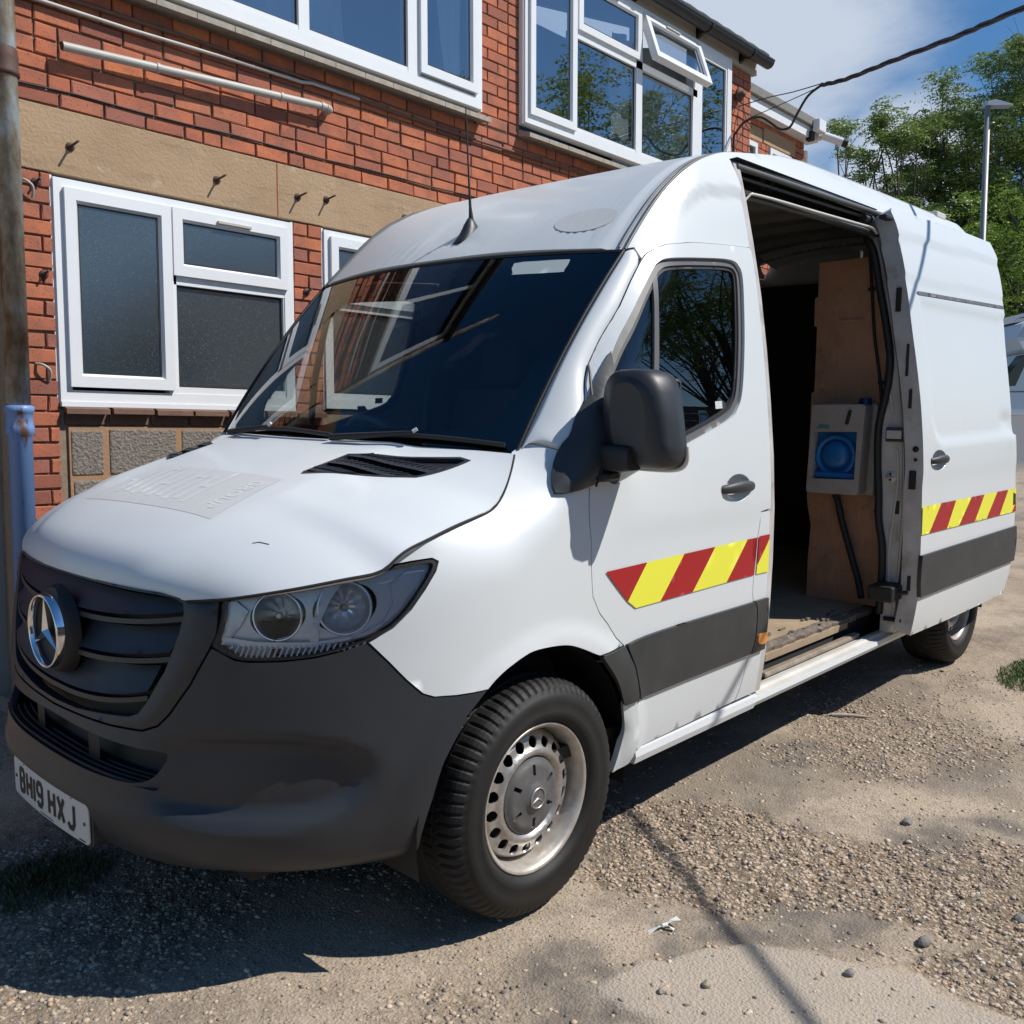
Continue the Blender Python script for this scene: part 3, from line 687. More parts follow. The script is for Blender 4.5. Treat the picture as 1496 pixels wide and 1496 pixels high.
bumper = panel('front_bumper', side, bump_out, M_black, van, step=.022, gap=.0025, thick=.02, holes=[ik_h], disp=bump_d)
# intake box and step with rubber ribs
panel('intake_back', side, inset(ik_h, -.02), M_blackd, bumper, step=.05, thick=0, off=-.09)
for k, dd in enumerate((.012, .030, .048, .066)):
    P = [Vector(side(q, .5335 + .002 * k)) + nrm(side, q, .53, BODYC) * -dd for q in [-.30 + i * .02 for i in range(31)]]
    mb = MB(); mb.tube(P, .005, 6); mb.build('step_rib', M_blackd, bumper)
mb = MB(); P = []
for i in range(35):
    q = -.34 + i * .02; n = nrm(side, q, .53, BODYC); a = Vector(side(q, .530)); P += [a, a - n * .09]
mb.add(P, [(2 * i, 2 * i + 1, 2 * i + 3, 2 * i + 2) for i in range(34)], True); mb.build('intake_step', M_blackd, bumper, fix=False)
for s_ in (-1, 1):
    P = [Vector(side(s_ * q, .63 - .1 * k)) - nrm(side, s_ * .1, .6, BODYC) * (.03 + .02 * k) for k in (0, 1) for q in (.10, .14)]
    mb = MB(); mb.add(P, [(0, 1, 3, 2)]); mb.build('intake_strut', M_blackd, bumper, fix=False)
# grille
gi = [(0, .664), (.085, .668), (.20, .686), (.251, .695), (.275, .708), (.295, .74), (.333, .829), (.356, .925), (.361, .975), (.356, 1.000), (.335, 1.010), (.298, 1.014), (.141, 1.016), (0, 1.016)]
go = [(0, .6515), (.203, .6615), (.289, .6695), (.324, .689), (.348, .723), (.388, .803), (.419, .893), (.430, .93), (.431, .954), (.427, 1.018), (.40, 1.016), (.36, 1.012), (.30, 1.022), (0, 1.026)]
g_out = go[:] + mir(go)[1:-1]; g_in = gi + mir(gi)[1:-1]
grille = panel('grille', side, g_out, M_black, van, step=.018, gap=.002, thick=.03, holes=[g_in], disp=lambda q, z: .010 * ss(0, .03, pdist(q, z, g_in)) * ss(0, .02, pdist(q, z, g_out)))
panel('grille_back', side, inset(g_in, -.01), M_blackd, grille, step=.05, thick=0, off=-.07)
def slat_line(k, a):                            # height of each louvre lip across the grille
    c = (.700, .815, .918)[k]; e = (.752, .858, .962)[k]; m = (.30, .345, .368)[k]
    return c + (e - c) * (min(1, a / m)) ** 2.2, m
for k in range(4):
    if k < 3:
        m = slat_line(k, 0)[1] - .006
        lo = [(q, slat_line(k, abs(q))[0] + .020) for q in [m * (i / 12 - 1) for i in range(25)]]
        top = [(q * 1.02, (slat_line(k + 1, abs(q))[0] - .012) if k < 2 else 1.008) for q, z in lo]
        rng_ = {}
        fl = lo + top[::-1]
        zz = lambda q, kk=k: slat_line(kk, abs(q))[0] + .020
        panel('slat', side, fl, M_black, grille, step=.018, thick=.012, disp=lambda q, z, kk=k: -.012 - .030 * ss(0, .085, z - slat_line(kk, abs(q))[0] - .02) + .010 * (1 - ss(0, .02, z - slat_line(kk, abs(q))[0] - .02)))
        bl = [(q, slat_line(k, abs(q))[0] - .004) for q, z in lo] + [(q, slat_line(k, abs(q))[0] + .009) for q, z in lo[::-1]]
        panel('slat', side, bl, M_black, grille, step=.02, thick=.03, off=-.004)
# badge
def disc_f(cx, cy, cz, tilt=0):
    return lambda a, b: (cx + b * math.sin(tilt), cy + a, cz + b * math.cos(tilt))
bz = .862
mb = MB(); mb.lathe([(.001, -.004), (.085, -.004), (.098, -.008), (.112, -.004), (.120, .008), (.126, .03)], (.030, 0, bz), 'x', 48); 
badge = mb.build('badge_dish', M_blackd, grille)
mb = MB(); mb.lathe([(.094, .004), (.0945, -.012), (.0975, -.016), (.1015, -.016), (.1045, -.012), (.105, .010)], (.018, 0, bz), 'x', 64)
mb.build('badge_ring', M_chrome, badge)
def star(R, hub, cx, cy, cz, out_dir, h, axis='x', rot=0):
    """three pointed star: ridge raised along each arm"""
    mb = MB(); c0 = None
    def P(r, a, d):
        u, v = r * math.sin(a), r * math.cos(a)
        return (cx + d * out_dir, cy + u, cz + v) if axis == 'x' else (cx + u, cy + d * out_dir, cz + v)
    for k in range(3):
        a = rot + k * 2 * math.pi / 3; l, r_ = a - math.pi / 3, a + math.pi / 3
        mb.add([P(0, 0, h), P(R, a, h * .25), P(hub, l, 0)], [(0, 1, 2)]); mb.add([P(0, 0, h), P(R, a, h * .25), P(hub, r_, 0)], [(0, 2, 1)])
    return mb
star(.096, .017, .014, 0, bz, -1, .012).build('badge_star', M_chrome, badge)
# headlamps
H = L('headlight'); hpoly = spl([(.433, 1.021), (.475, 1.037), (.517, 1.049), (.575, 1.066), (.634, 1.078), (.699, 1.091), (.737, 1.099), (.770, 1.103), (.784, 1.095), (.785, 1.074), (.775, 1.032), (.757, .984), (.730, .942), (.690, .913), (.649, .895), (.605, .881), (.548, .873), (.497, .871), (.466, .875), (.423, .901), (.430, .937), (.434, .982)], 2, True)
inn = inset(hpoly, .006)
lamp = panel('headlight', side, inn, M_lens, van, step=.02, thick=0, off=-.002)
panel('lamp_gasket', side, hpoly, M_blackd, lamp, step=.02, thick=.05, holes=[inset(hpoly, .007)], off=-.003)
BW = [((.530, .978), .056), ((.645, .996), .062)]
ell = lambda c, r, k=28: [(c[0] + r / 1.12 * math.cos(2 * math.pi * i / k), c[1] + r * math.sin(2 * math.pi * i / k)) for i in range(k)]
panel('lamp_housing', side, inset(hpoly, .006), M_reflr, lamp, step=.02, thick=.01, holes=[ell(*b_) for b_ in BW], disp=lambda q, z: -.024 - .012 * ss(.92, .90, z))
for (c, r) in BW:
    p0 = Vector(side(*c)); n = nrm(side, c[0], c[1], BODYC); C0 = p0 - n * .024; e1 = (Vector(side(c[0] + .01, c[1])) - p0).normalized(); e2 = n.cross(e1); mb = MB(); P = []
    K = 40; RG = [(r * 1.12, .002), (r * 1.06, -.003), (r, .0), (r * .97, .010), (r * .90, .022), (r * .78, .035), (r * .6, .046), (r * .4, .052), (r * .22, .055)]
    for (rr2, dd) in RG:
        for k in range(K):
            a = 2 * math.pi * k / K; fl = 1 + (.03 if (k // 2) % 2 else 0) * (dd > .005); P.append(C0 + (e1 * math.cos(a) + e2 * math.sin(a)) * rr2 - n * dd * fl)
    mb.add(P, [(i * K + k, i * K + (k + 1) % K, (i + 1) * K + (k + 1) % K, (i + 1) * K + k) for i in range(len(RG) - 1) for k in range(K)], True)
    mb.add(P[-K:], [tuple(range(K))]); mb.build('reflector', M_refl, lamp, fix=False)
    mb = MB(); mb.tube([C0 - n * .054, C0 - n * .020, C0 - n * .012], [.011, .012, .006], 14); mb.build('bulb', M_steel, lamp)
wing = [(.66, .915), (.70, .93), (.742, .985), (.762, 1.04), (.770, 1.080), (.735, 1.080), (.715, 1.05), (.728, 1.0), (.715, .955)]
panel('lamp_trim', side, wing, M_reflr, lamp, step=.015, thick=.012, off=-.016)
panel('lamp_trim', side, [(.441, .925), (.50, .915), (.60, .914), (.665, .925), (.66, .916), (.60, .902), (.52, .899), (.435, .906)], M_reflr, lamp, step=.012, thick=.01, off=-.014)
panel('lamp_trim', side, [(.438, 1.012), (.452, 1.014), (.478, .99), (.466, .95), (.448, .915), (.434, .915)], M_reflr, lamp, step=.012, thick=.01, off=-.016)
panel('lamp_trim', side, [(.592, .905), (.608, .905), (.606, .96), (.618, 1.02), (.632, 1.066), (.600, 1.062), (.596, 1.0)], M_reflr, lamp, step=.012, thick=.012, off=-.018)
for i in range(24):                                 # ribbed lower lens
    q = .455 + i * .0098; zt = .905 + (.006 if q > .6 else 0)
    zb = .878 + max(0, (.475 - q)) * 1.0 + (max(0, q - .56)) * .16
    mb = MB(); mb.tube([Vector(side(q, zb)) + nrm(side, q, zb, BODYC) * -.008, Vector(side(q + .006, zt)) + nrm(side, q, zt, BODYC) * -.008], .0028, 5); mb.build('lens_rib', M_reflr, lamp) if i % 1 == 0 else None
flip_tree(lamp, van, 'headlight')
# number plate
def pl_f(y, z, d=0):
    s = min(1, abs(y) / .9); x = -.002 + .16 * y * y
    return (x - d, y, z)
mb = MB(); n_ = 16
PZ0, PZ1 = .327, .438
def plate_panel(name, y0, y1, z0, z1, d, m, par, th):
    P = [(y0 + .012, z0), (y1 - .012, z0), (y1 - .004, z0 + .004), (y1, z0 + .012), (y1, z1 - .012), (y1 - .004, z1 - .004), (y1 - .012, z1), (y0 + .012, z1), (y0 + .004, z1 - .004), (y0, z1 - .012), (y0, z0 + .012), (y0 + .004, z0 + .004)]
    return panel(name, lambda a, b: pl_f(a, b, d), P, m, par, step=.04, thick=th, ref=Vector((1, 0, .4)))
pb = plate_panel('plate_plinth', -.272, .272, PZ0 - .004, PZ1 + .018, .004, M_black, bumper, .03)
npl = plate_panel('number_plate', -.26, .26, PZ0, PZ1, .010, M_plate, van, .004)
def plate_txt(txt, y_left, size, z0, sx, nm, off=0):
    tm = text_mesh(txt, size, 0, 0, sx, 1.05, off); map_text(nm, tm, lambda a, b, c: pl_f(y_left - a, z0 + b, .0112), M_char, npl)
# characters drawn as plate-font strokes, each its own part
CH = {'B': [[(0, 0), (0, 1)], [(0, 1), (.7, 1), (.92, .9), (.95, .76), (.85, .56), (.6, .52), (0, .52)], [(.6, .52), (.9, .46), (1, .27), (.92, .08), (.7, 0), (0, 0)]],
      'H': [[(0, 0), (0, 1)], [(1, 0), (1, 1)], [(0, .5), (1, .5)]], 'I': [[(.5, 0), (.5, 1)]],
      '9': [[(1, .55), (.75, .45), (.25, .45), (.02, .58), (0, .85), (.25, 1), (.75, 1), (1, .85), (1, .2), (.75, 0), (.25, 0), (.02, .14)]],
      'X': [[(0, 0), (1, 1)], [(0, 1), (1, 0)]], 'J': [[(1, 1), (1, .2), (.75, 0), (.3, 0), (.02, .16)]]}
def stroke(pts, wd):
    pts = [Vector(p) for p in pts]; n = len(pts); A_ = []; 
    for i, p in enumerate(pts):
        d0 = (pts[i] - pts[i - 1]).normalized() if i else (pts[1] - pts[0]).normalized(); d1 = (pts[i + 1] - pts[i]).normalized() if i < n - 1 else d0
        m = (d0 + d1).normalized(); nn_ = Vector((-m.y, m.x)); k = wd / 2 / max(.5, nn_.dot(Vector((-d0.y, d0.x))))
        A_ += [p + nn_ * k, p - nn_ * k]
    return A_, [(2 * i, 2 * i + 1, 2 * i + 3, 2 * i + 2) for i in range(n - 1)]
yy = .207
for ch in 'BHI9 HXJ':
    if ch == ' ': yy -= .033 - .008; continue
    wdt = .036 if ch != 'I' else .002; mb = MB(); wch = .050 if ch != 'I' else .014
    for st in CH[ch]:
        pts = [(p[0] * wdt, p[1] * .065) for p in st]
        if ch == 'I': pts = [(p[0] * 0, p[1] * .065) for p in st]
        vs_, fs_ = stroke(pts, .0142)
        mb.add([pl_f(yy - .007 - v.x, PZ0 + .024 + v.y, .0115 + .0002 * CH[ch].index(st)) for v in vs_], fs_)
    mb.build('plate_character', M_char, npl, fix=False); yy -= wch + .0095
for y_ in (-.238, .238):
    mb = MB(); mb.lathe([(.0001, -.003), (.004, -.002), (.0055, 0)], (pl_f(y_, 0, .0112)[0], y_, (PZ0 + PZ1) / 2), 'x', 12); mb.build('plate_screw', M_hub, npl)
mb = MB(); vs_, fs_ = stroke([(0, 0), (.035, 0)], .003); mb.add([pl_f(-.205 - v.x, PZ0 + .006 + v.y, .0112) for v in vs_], fs_); vs_, fs_ = stroke([(0, 0), (.09, 0)], .0025); mb.add([pl_f(.04 - v.x, PZ0 + .006 + v.y, .0112) for v in vs_], fs_); mb.build('plate_footer', M_char, npl, fix=False)
# ---- door mirror
def outline_body(name, sect, m, par, smooth=True, seg=28):
    """loft of superellipse sections: (centre, half width vector, half height vector, exponent)"""
    mb = MB(); vs_ = []; n = len(sect)
    for (c, a, b, e) in sect:
        for k in range(seg):
            t = 2 * math.pi * k / seg; ca, sa = math.cos(t), math.sin(t)
            vs_.append(Vector(c) + Vector(a) * (abs(ca) ** e * (1 if ca > 0 else -1)) + Vector(b) * (abs(sa) ** e * (1 if sa > 0 else -1)))
    fs_ = [(i * seg + k, i * seg + (k + 1) % seg, (i + 1) * seg + (k + 1) % seg, (i + 1) * seg + k) for i in range(n - 1) for k in range(seg)]
    mb.add(vs_, fs_, smooth); mb.add(vs_[:seg], [tuple(range(seg))[::-1]]); mb.add(vs_[-seg:], [tuple(range(seg))])
    return mb.build(name, m, par)
sail_o = spl([(1.000, 1.258), (.996, 1.300), (1.002, 1.375), (1.035, 1.428), (1.084, 1.472), (1.198, 1.533), (1.404, 1.606), (1.495, 1.652)], 3) + [(1.47, 1.60), (1.40, 1.54), (1.36, 1.45), (1.385, 1.288)] + spl([(1.30, 1.275), (1.134, 1.255), (1.05, 1.242), (1.009, 1.241)], 3)
sail = panel('mirror_sail', side, sail_o, M_clad, van, step=.02, thick=.012, off=.012, disp=lambda q, z: .012 * ss(0, .03, pdist(q, z, sail_o)) * ss(1.6, 1.4, z))
strip('seam', side, [(1.158, 1.478), (1.165, 1.40), (1.172, 1.256)], .0035, M_seam, sail, off=.024)
# arm and head: head hangs outboard, y -1.03 .. -1.26
mirror = outline_body('mirror_head', [
    ((1.225, -1.078, 1.462), (0, .062, .000), (-.010, 0, .095), .55),
    ((1.240, -1.078, 1.458), (0, .098, 0), (-.012, 0, .132), .50),
    ((1.265, -1.078, 1.455), (0, .110, 0), (-.008, 0, .142), .45),
    ((1.310, -1.080, 1.452), (0, .112, 0), (-.004, 0, .145), .42),
    ((1.352, -1.080, 1.450), (0, .108, 0), (0, 0, .142), .42),
    ((1.358, -1.080, 1.450), (0, .100, 0), (0, 0, .134), .42)], M_black, van)
for v in mirror.data.vertices:                      # the shoulder widens toward the foot on the outboard side
    z = v.co.z; k = ss(1.41, 1.36, z); v.co.y -= .016 * k * (1 if v.co.y < -1.09 else 0); v.co.y += .024 * ss(1.46, 1.60, z) * (1 if v.co.y < -1.08 else -.4)
outline_body('mirror_arm', [((1.24, -.955, 1.340), (.035, 0, 0), (0, .0, .042), .5), ((1.245, -1.00, 1.340), (.034, 0, 0), (0, 0, .040), .5), ((1.25, -1.07, 1.340), (.040, 0, 0), (0, 0, .038), .5), ((1.25, -1.09, 1.340), (.036, 0, 0), (0, 0, .034), .5)], M_blackd, mirror)
outline_body('mirror_foot', [((1.24, -.96, 1.282), (.050, 0, 0), (0, 0, .018), .6), ((1.25, -1.005, 1.284), (.040, 0, 0), (0, 0, .015), .6), ((1.25, -1.022, 1.286), (.02, 0, 0), (0, 0, .008), .6)], M_blackd, mirror)
mb = MB(); mb.tube(spl([(1.352, -.98, 1.306), (1.352, -1.08, 1.303), (1.352, -1.17, 1.308), (1.352, -1.200, 1.335), (1.352, -1.200, 1.375)], 4), .007, 6); mb.build('mirror_lip', M_whited, mirror)
mb = MB(); mb.box((1.3585, -1.17, 1.33), (1.361, -.99, 1.57)); mb.build('mirror_glass', M_chrome, mirror)
flip_tree(sail, van, 'mirror_sail')
# ---- wheels
def make_wheel(cx, sgn=1):
    """spare shapes at the flank y<0; returns the wheel (disc) with tyre, cap"""
    Y = -.976; c = (cx, 0, .356)
    # y grows inboard
    def disc(a, b):
        r = math.hypot(a, b)
        y = PROF(r); return (cx + a, y, .356 + b)
    holes = [[(.160 * math.cos(t) + .0175 * math.cos(k * math.pi / 7), .160 * math.sin(t) + .0175 * math.sin(k * math.pi / 7)) for k in range(14)] for t in [i * math.pi / 9 + .1 for i in range(18)]]
    circ = lambda r, n=60: [(r * math.cos(2 * math.pi * k / n), r * math.sin(2 * math.pi * k / n)) for k in range(n)]
    wheel = panel('wheel', disc, circ(.1985, 72), M_steel, van, step=.010, thick=.006, holes=holes + [circ(.05, 24)], ref=Vector((cx, 1, .356)))
    mb = MB(); mb.lathe([(.196, .085), (.199, .06), (.203, .045), (.205, .012), (.212, .004), (.2185, -.002), (.2225, .000), (.2235, .006), (.219, .012), (.209, .018), (.206, .06), (.200, .10), (.196, .17), (.204, .20)], (cx, -.955, .356), 'y', 72); mb.build('wheel_rim', M_steelf, wheel)
    mb = MB(); mb.lathe([(.19, .11), (.0, .11)], (cx, -.955, .356), 'y', 40); mb.build('brake_backing', M_blackd, wheel)
    # hub cap
    Cy = -.938
    def capf(a, b):
        r = math.hypot(a, b); return (cx + a, Cy - .010 * (1 - ss(.02, .085, r)) - .006 * (1 - ss(.034, .044, r)) + .012 * ss(.090, .112, r), .356 + b)
    slots = []
    for i in range(6):
        t = i * math.pi / 3 + .52; ca, sa = math.cos(t), math.sin(t); slots.append([(r * ca - w_ * sa, r * sa + w_ * ca) for r, w_ in ((.064, -.006), (.096, -.006), (.096, .006), (.064, .006))])
    hc_ = panel('hub_cap', capf, circ(.113, 60), M_hub, wheel, step=.009, thick=.014, holes=slots, ref=Vector((cx, 1, .356)))
    mb = MB(); mb.lathe([(.0275, 0), (.0285, -.003), (.0305, -.003), (.0315, 0)], (cx, Cy - .016, .356), 'y', 40); mb.build('cap_ring', M_steel, hc_)
    star(.027, .0045, cx, Cy - .016, .356, -1, .004, 'y', .15).build('cap_star', M_steel, hc_)
    # tyre with grooves cut across the shoulder
    prof = [(.2205, .010), (.228, -.004), (.238, -.013), (.256, -.022), (.258, -.0205), (.285, -.0235), (.3075, -.0215), (.309, -.0195), (.327, -.013), (.338, -.002), (.3460, .010), (.3500, .022), (.3540, .045), (.3550, .060), (.3490, .063), (.3490, .069), (.3560, .072), (.3565, .110), (.3505, .113), (.3505, .119), (.3565, .122), (.3560, .160), (.3500, .163), (.3500, .169), (.3550, .172), (.352, .205), (.345, .218), (.30, .238), (.25, .225), (.22, .205)]
    def td(j, k, th):
        if j in (8, 9, 10, 11, 12): return -.0065 if k % 4 == 0 else 0
        if j in (16, 17, 22, 23): return -.004 if k % 4 == 2 else 0
        return 0
    mb = MB(); mb.lathe(prof, (cx, -.955, .356), 'y', 288, True, td); mb.sm = [not (8 <= (i % (len(prof) - 1)) <= 26) for i in range(len(mb.f))]; ty = mb.build('tyre', M_tyre, wheel)
    return wheel
PROF = Sp([(0, -.915), (.10, -.915), (.113, -.918), (.123, -.932), (.133, -.935), (.142, -.928), (.150, -.922), (.162, -.920), (.174, -.916), (.184, -.906), (.192, -.890), (.1985, -.872)])
w0 = make_wheel(1.0)
def copy_tree(o, parent, T):
    c = o.copy(); COL.objects.link(c); c.parent = parent
    if T is not None: c.matrix_local = T @ c.matrix_local
    for ch in [x for x in COL.objects if x.parent is o]: copy_tree(ch, c, None)
    return c
copy_tree(w0, van, Matrix.Translation((3.665, 0, 0)))
rot = Matrix.Translation((1.0, 0, 0)) @ Matrix.Rotation(math.pi, 4, 'Z') @ Matrix.Translation((-1.0, 0, 0))
copy_tree(w0, van, rot); copy_tree(w0, van, Matrix.Translation((3.665, 0, 0)) @ rot)
# wheel wells, underside, engine bay (dark, closed)
for s_ in (-1, 1):
    for cx in (1.0, 4.665):
        mb = MB(); P = []; n = 24
        for i in range(n + 1):
            a = math.radians(-12 + 204 * i / n); r = .452 if cx == 1.0 else .46
            for y in (.935, .56): P.append((cx + r * math.cos(a), s_ * y, .356 + r * math.sin(a)))
        mb.add(P, [(2 * i, 2 * i + 1, 2 * i + 3, 2 * i + 2) for i in range(n)], True)
        mb.add([(cx - .46, s_ * .56, .22), (cx + .46, s_ * .56, .22), (cx + .46, s_ * .56, .84), (cx - .46, s_ * .56, .84)], [(0, 1, 2, 3)])
        mb.build('wheel_arch_liner', M_blackd, van, fix=False)
mb = MB(); mb.box((.30, -.55, .22), (1.5, .55, .40)); mb.box((1.46, -.88, .30), (4.2, .88, .36)); mb.box((4.2, -.55, .28), (5.26, .55, .40)); mb.box((5.15, -.85, .34), (5.26, .85, .44)); mb.box((.28, -.72, .42), (.98, .72, .96)); mb.box((.96, -.7, .5), (1.5, .7, 1.05)); mb.build('underbody', M_blackd, van)
scuffs(M_white, [(420, .70, .73, (.22, .19, .15), .45, (1, 1, 1)), (2.2, .55, .8, (.56, .56, .52), .35, (1, 1, .4))])
scuffs(M_black, [(9, .62, .74, (.06, .055, .05), .5, (1, 1, 1)), (60, .68, .72, (.10, .10, .10), .25, (.2, 1, 3))])
scuffs(M_clad, [(50, .66, .72, (.14, .14, .135), .4, (.15, 1, 4)), (6, .58, .75, (.085, .075, .06), .5, (1, 1, 1))])
scuffs(M_jamb, [(9, .55, .68, (.20, .15, .10), .6, (1, 1, .5))])
scuffs(M_unitw, [(40, .66, .72, (.10, .08, .06), .6, (1, .3, 2))])
# ---- sliding door, standing open along the flank
dfr = [(3.600, 2.408), (3.566, 2.385), (3.556, 2.273), (3.545, 2.10), (3.545, 1.83), (3.552, 1.50), (3.552, 1.084), (3.560, .79), (3.565, .58), (3.552, .395)]
dre = [(5.02, .384), (5.055, .48), (5.066, .70), (5.062, .90), (5.040, 1.10), (5.028, 1.318), (4.992, 1.327), (4.992, 1.62), (5.005, 1.80), (5.030, 1.96), (5.045, 2.12), (5.10, 2.30), (5.115, 2.36), (5.105, 2.43), (4.6, 2.432), (4.1, 2.420)]
sd_o = [(3.552, .395), (4.1, .384), (4.6, .381)] + dre + dfr[:-1]
REC = spl([(3.69, 1.99), (3.69, 1.5), (3.70, 1.40), (3.765, 1.322), (3.84, 1.307)], 4) + [(5.3, 1.318), (5.3, 1.99)]
hc2 = (3.762, 1.227)
def sd_d(x, z):
    zr = 2.272 + (x - 3.55) * .028; z2 = 2.079 + (x - 3.55) * .017
    d = .012 * ss(zr - .010, zr + .006, z) * (1 - ss(.05, .20, z - zr) * .5) + .006 * ss(z2 - .003, z2 + .003, z) + .005 * ss(1.10, 1.19, z)
    if pip(x, z, REC): d -= .010 * ss(0, .022, pdist(x, z, REC) if x < 4.95 else min(abs(z - 1.316), .03))
    d += .004 * math.exp(-((x - 4.93) / .05) ** 2 - ((z - 1.28) / .05) ** 2) - .010 * math.exp(-((x - 4.88) / .10) ** 2 - ((z - 1.40) / .04) ** 2)
    return d
bowl2 = [(hc2[0] + .100 * math.cos(t * math.pi / 12), hc2[1] + .050 * math.sin(t * math.pi / 12)) for t in range(24)]
sdo = panel('sliding_door', sdoor, sd_o, M_white, van, step=.026, thick=.085, holes=[bowl2], disp=sd_d, rim_mat=M_jamb)
panel('handle_bowl', sdoor, bowl2, M_white, sdo, step=.014, thick=0, disp=lambda a, b: sd_d(a, b) - .030 * (1 - min(1, math.hypot((a - hc2[0]) / .1, (b - hc2[1]) / .05)) ** 3))
grip(3.765, 1.227, sdoor, sdo)
panel('inner_skin', sdoor, sd_o, M_jamb, sdo, step=.12, thick=0, off=-.085, gap=.001)
cl2 = panel('door_cladding', sdoor, [(3.553, .785), (5.062, .785), (5.075, .74), (5.078, .66), (5.066, .580), (3.565, .584), (3.548, .65), (3.546, .72)], M_clad, sdo, step=.035, thick=.02, off=.014)
panel('drip_mould', sdoor, [(3.66, 2.017), (3.675, 2.027), (5.035, 2.058), (5.03, 2.040), (3.68, 2.010)], M_sealg, sdo, step=.03, thick=.006, off=.008)
strip('panel_seam', sdoor, [(3.546 + i * .148, 2.0795 + i * .148 * .017) for i in range(11)], .0022, M_sealg, sdo, off=.001)
yt, yb = 1.0175, .884
def T2(x): return (x, yt - (x - 3.55) * .006)
def B2(x): return (x, yb - (x - 3.55) * .008)
for a, b, c, d, m in ((3.553, 3.801, 3.553, 3.649, M_yel), (3.801, 4.014, 3.649, 3.914 - .02, M_red), (4.014, 4.254, 3.894, 4.068, M_yel), (4.254, 4.465, 4.068, 4.320, M_red), (4.465, 4.689, 4.320, 4.518, M_yel), (4.689, 4.893, 4.518, 4.750, M_red), (4.893, 5.048, 4.750, 4.975, M_yel)):
    P = [T2(a), T2(b), B2(d), B2(c)]
    if b > 5.04: P = [T2(a), T2(5.044), (5.056, .93), B2(4.985), B2(c)]
    panel('tape_block', sdoor, P, m, sdo, step=.026, thick=0, off=.005, disp=sd_d)
panel('tape_block', sdoor, [(5.058, .928), B2(5.060), B2(4.988)], M_red, sdo, step=.026, thick=0, off=.005, disp=sd_d)
panel('door_latch', sdoor, [(4.995, .985), (5.035, .975), (5.04, .915), (5.0, .915)], M_blackd, sdo, step=.03, thick=.004, off=.008)
# fittings on the leading edge of the door
def edge_box(name, y, z, hy, hz, x0=3.530, x1=3.57, m=None, par=None):
    mb = MB(); mb.box((x0, y - hy, z - hz), (x1, y + hy, z + hz), .003); return mb.build(name, m or M_blackd, par or sdo)
def XF(z): return Sp(sorted([(b, a) for a, b in dfr[2:]]))(z)
for (y, z, hy, hz) in ((-1.043, 1.14, .016, .044), (-1.050, .645, .008, .036), (-.935, 1.98, .012, .055), (-1.012, 1.52, .007, .045), (-.99, 1.70, .006, .075)):
    edge_box('edge_fitting', y, z, hy, hz, XF(z) - .008, XF(z) + .01)
for (y, z, r) in ((-1.050, 1.285, .014), (-1.052, 1.236, .008)):
    mb = MB(); mb.lathe([(.0001, -.002), (r, -.002), (r, .004)], (XF(z) - .003, y, z), 'x', 16); mb.build('painted_hole', M_blackd, sdo)  # flat black disc, the dark inside of a hole put into colour
mb = MB(); mb.box((3.44, -1.02, .56), (3.60, -.90, .635), .01); mb.tube([(3.50, -1.0, .60), (3.55, -1.05, .60)], .010); mb.build('lower_roller_arm', M_blackd, sdo)
mb = MB(); mb.box((3.46, -.89, 2.345), (3.55, -.85, 2.365), .006); mb.tube([(3.46, -.80, 2.35), (3.42, -.80, 2.35)], .016, 12); mb.tube([(3.50, -.80, 2.35), (3.48, -.80, 2.35)], .02, 12); mb.build('upper_roller_arm', M_blackd, sdo)
# ---- doorway
def prof_strip(name, x0, x1, zs, y_in, m, inset_out=.008, par=None):
    mb = MB(); P = []
    for z in zs:
        yo = -(Bz(z) - inset_out); P += [(x0, yo, z), (x0, y_in(z), z), (x1, y_in(z), z), (x1, yo, z)]
    n = len(zs); fs = []
    for i in range(n - 1):
        for k in range(4): fs.append((4 * i + k, 4 * i + (k + 1) % 4, 4 * i + 4 + (k + 1) % 4, 4 * i + 4 + k))
    mb.add(P, fs); mb.add(P[:4], [(0, 1, 2, 3)]); mb.add(P[-4:], [(0, 1, 2, 3)])
    return mb.build(name, m, par or van)
ZS = [.38, .5, .7, .9, 1.1, 1.3, 1.5, 1.7, 1.9, 2.1, 2.25, 2.33, 2.395]
SO = [(.456, -.929), (.593, -.927), (.707, -.927), (.819, -.920), (.93, -.898), (1.07, -.890), (1.228, -.876), (1.394, -.874), (1.526, -.898), (1.612, -.909), (1.721, -.909), (1.883, -.880), (2.046, -.842), (2.209, -.805), (2.288, -.768)]
sy = Sp(SO)
cpil = prof_strip('rear_pillar', 3.60, 3.75, ZS, lambda z: min(-.70, sy(min(max(z, .456), 2.288)) + .02), M_jamb)
prof_strip('front_pillar', 2.275, 2.32, ZS, lambda z: -(Bz(z) - .13), M_jamb)
prof_strip('rear_pillar_fold', 3.606, 3.64, ZS, lambda z: -(Bz(z) - .05), M_whited, inset_out=-.002)
# panel folds on the rear pillar
for (za, zb, y0) in ((1.45, 2.2, .045), (.62, 1.28, .040)):
    mb = MB(); pts = [(3.598, -(Bz(za + (zb - za) * i / 8) - y0 - .012 * math.sin(i * .7)), za + (zb - za) * i / 8) for i in range(9)]; mb.tube(pts, .006, 6); mb.build('pillar_fold', M_whited, cpil)
SL = [(2.31, -.895, .46), (2.305, -.90, .7), (2.305, -.905, 1.1), (2.305, -.87, 1.6), (2.308, -.80, 2.05), (2.318, -.77, 2.20), (2.36, -.775, 2.270), (2.44, -.785, 2.283), (2.9, -.79, 2.290), (3.3, -.79, 2.298), (3.48, -.79, 2.300), (3.56, -.785, 2.285)]
SR = [(3.592, y + .008, z) for z, y in SO[::-1]]
SR[-1] = (3.592, -.915, .47)
mb = MB(); mb.tube(spl(SL[:9] + SL[9:], 4), .011, 8); mb.build('door_seal', M_sunband, van)
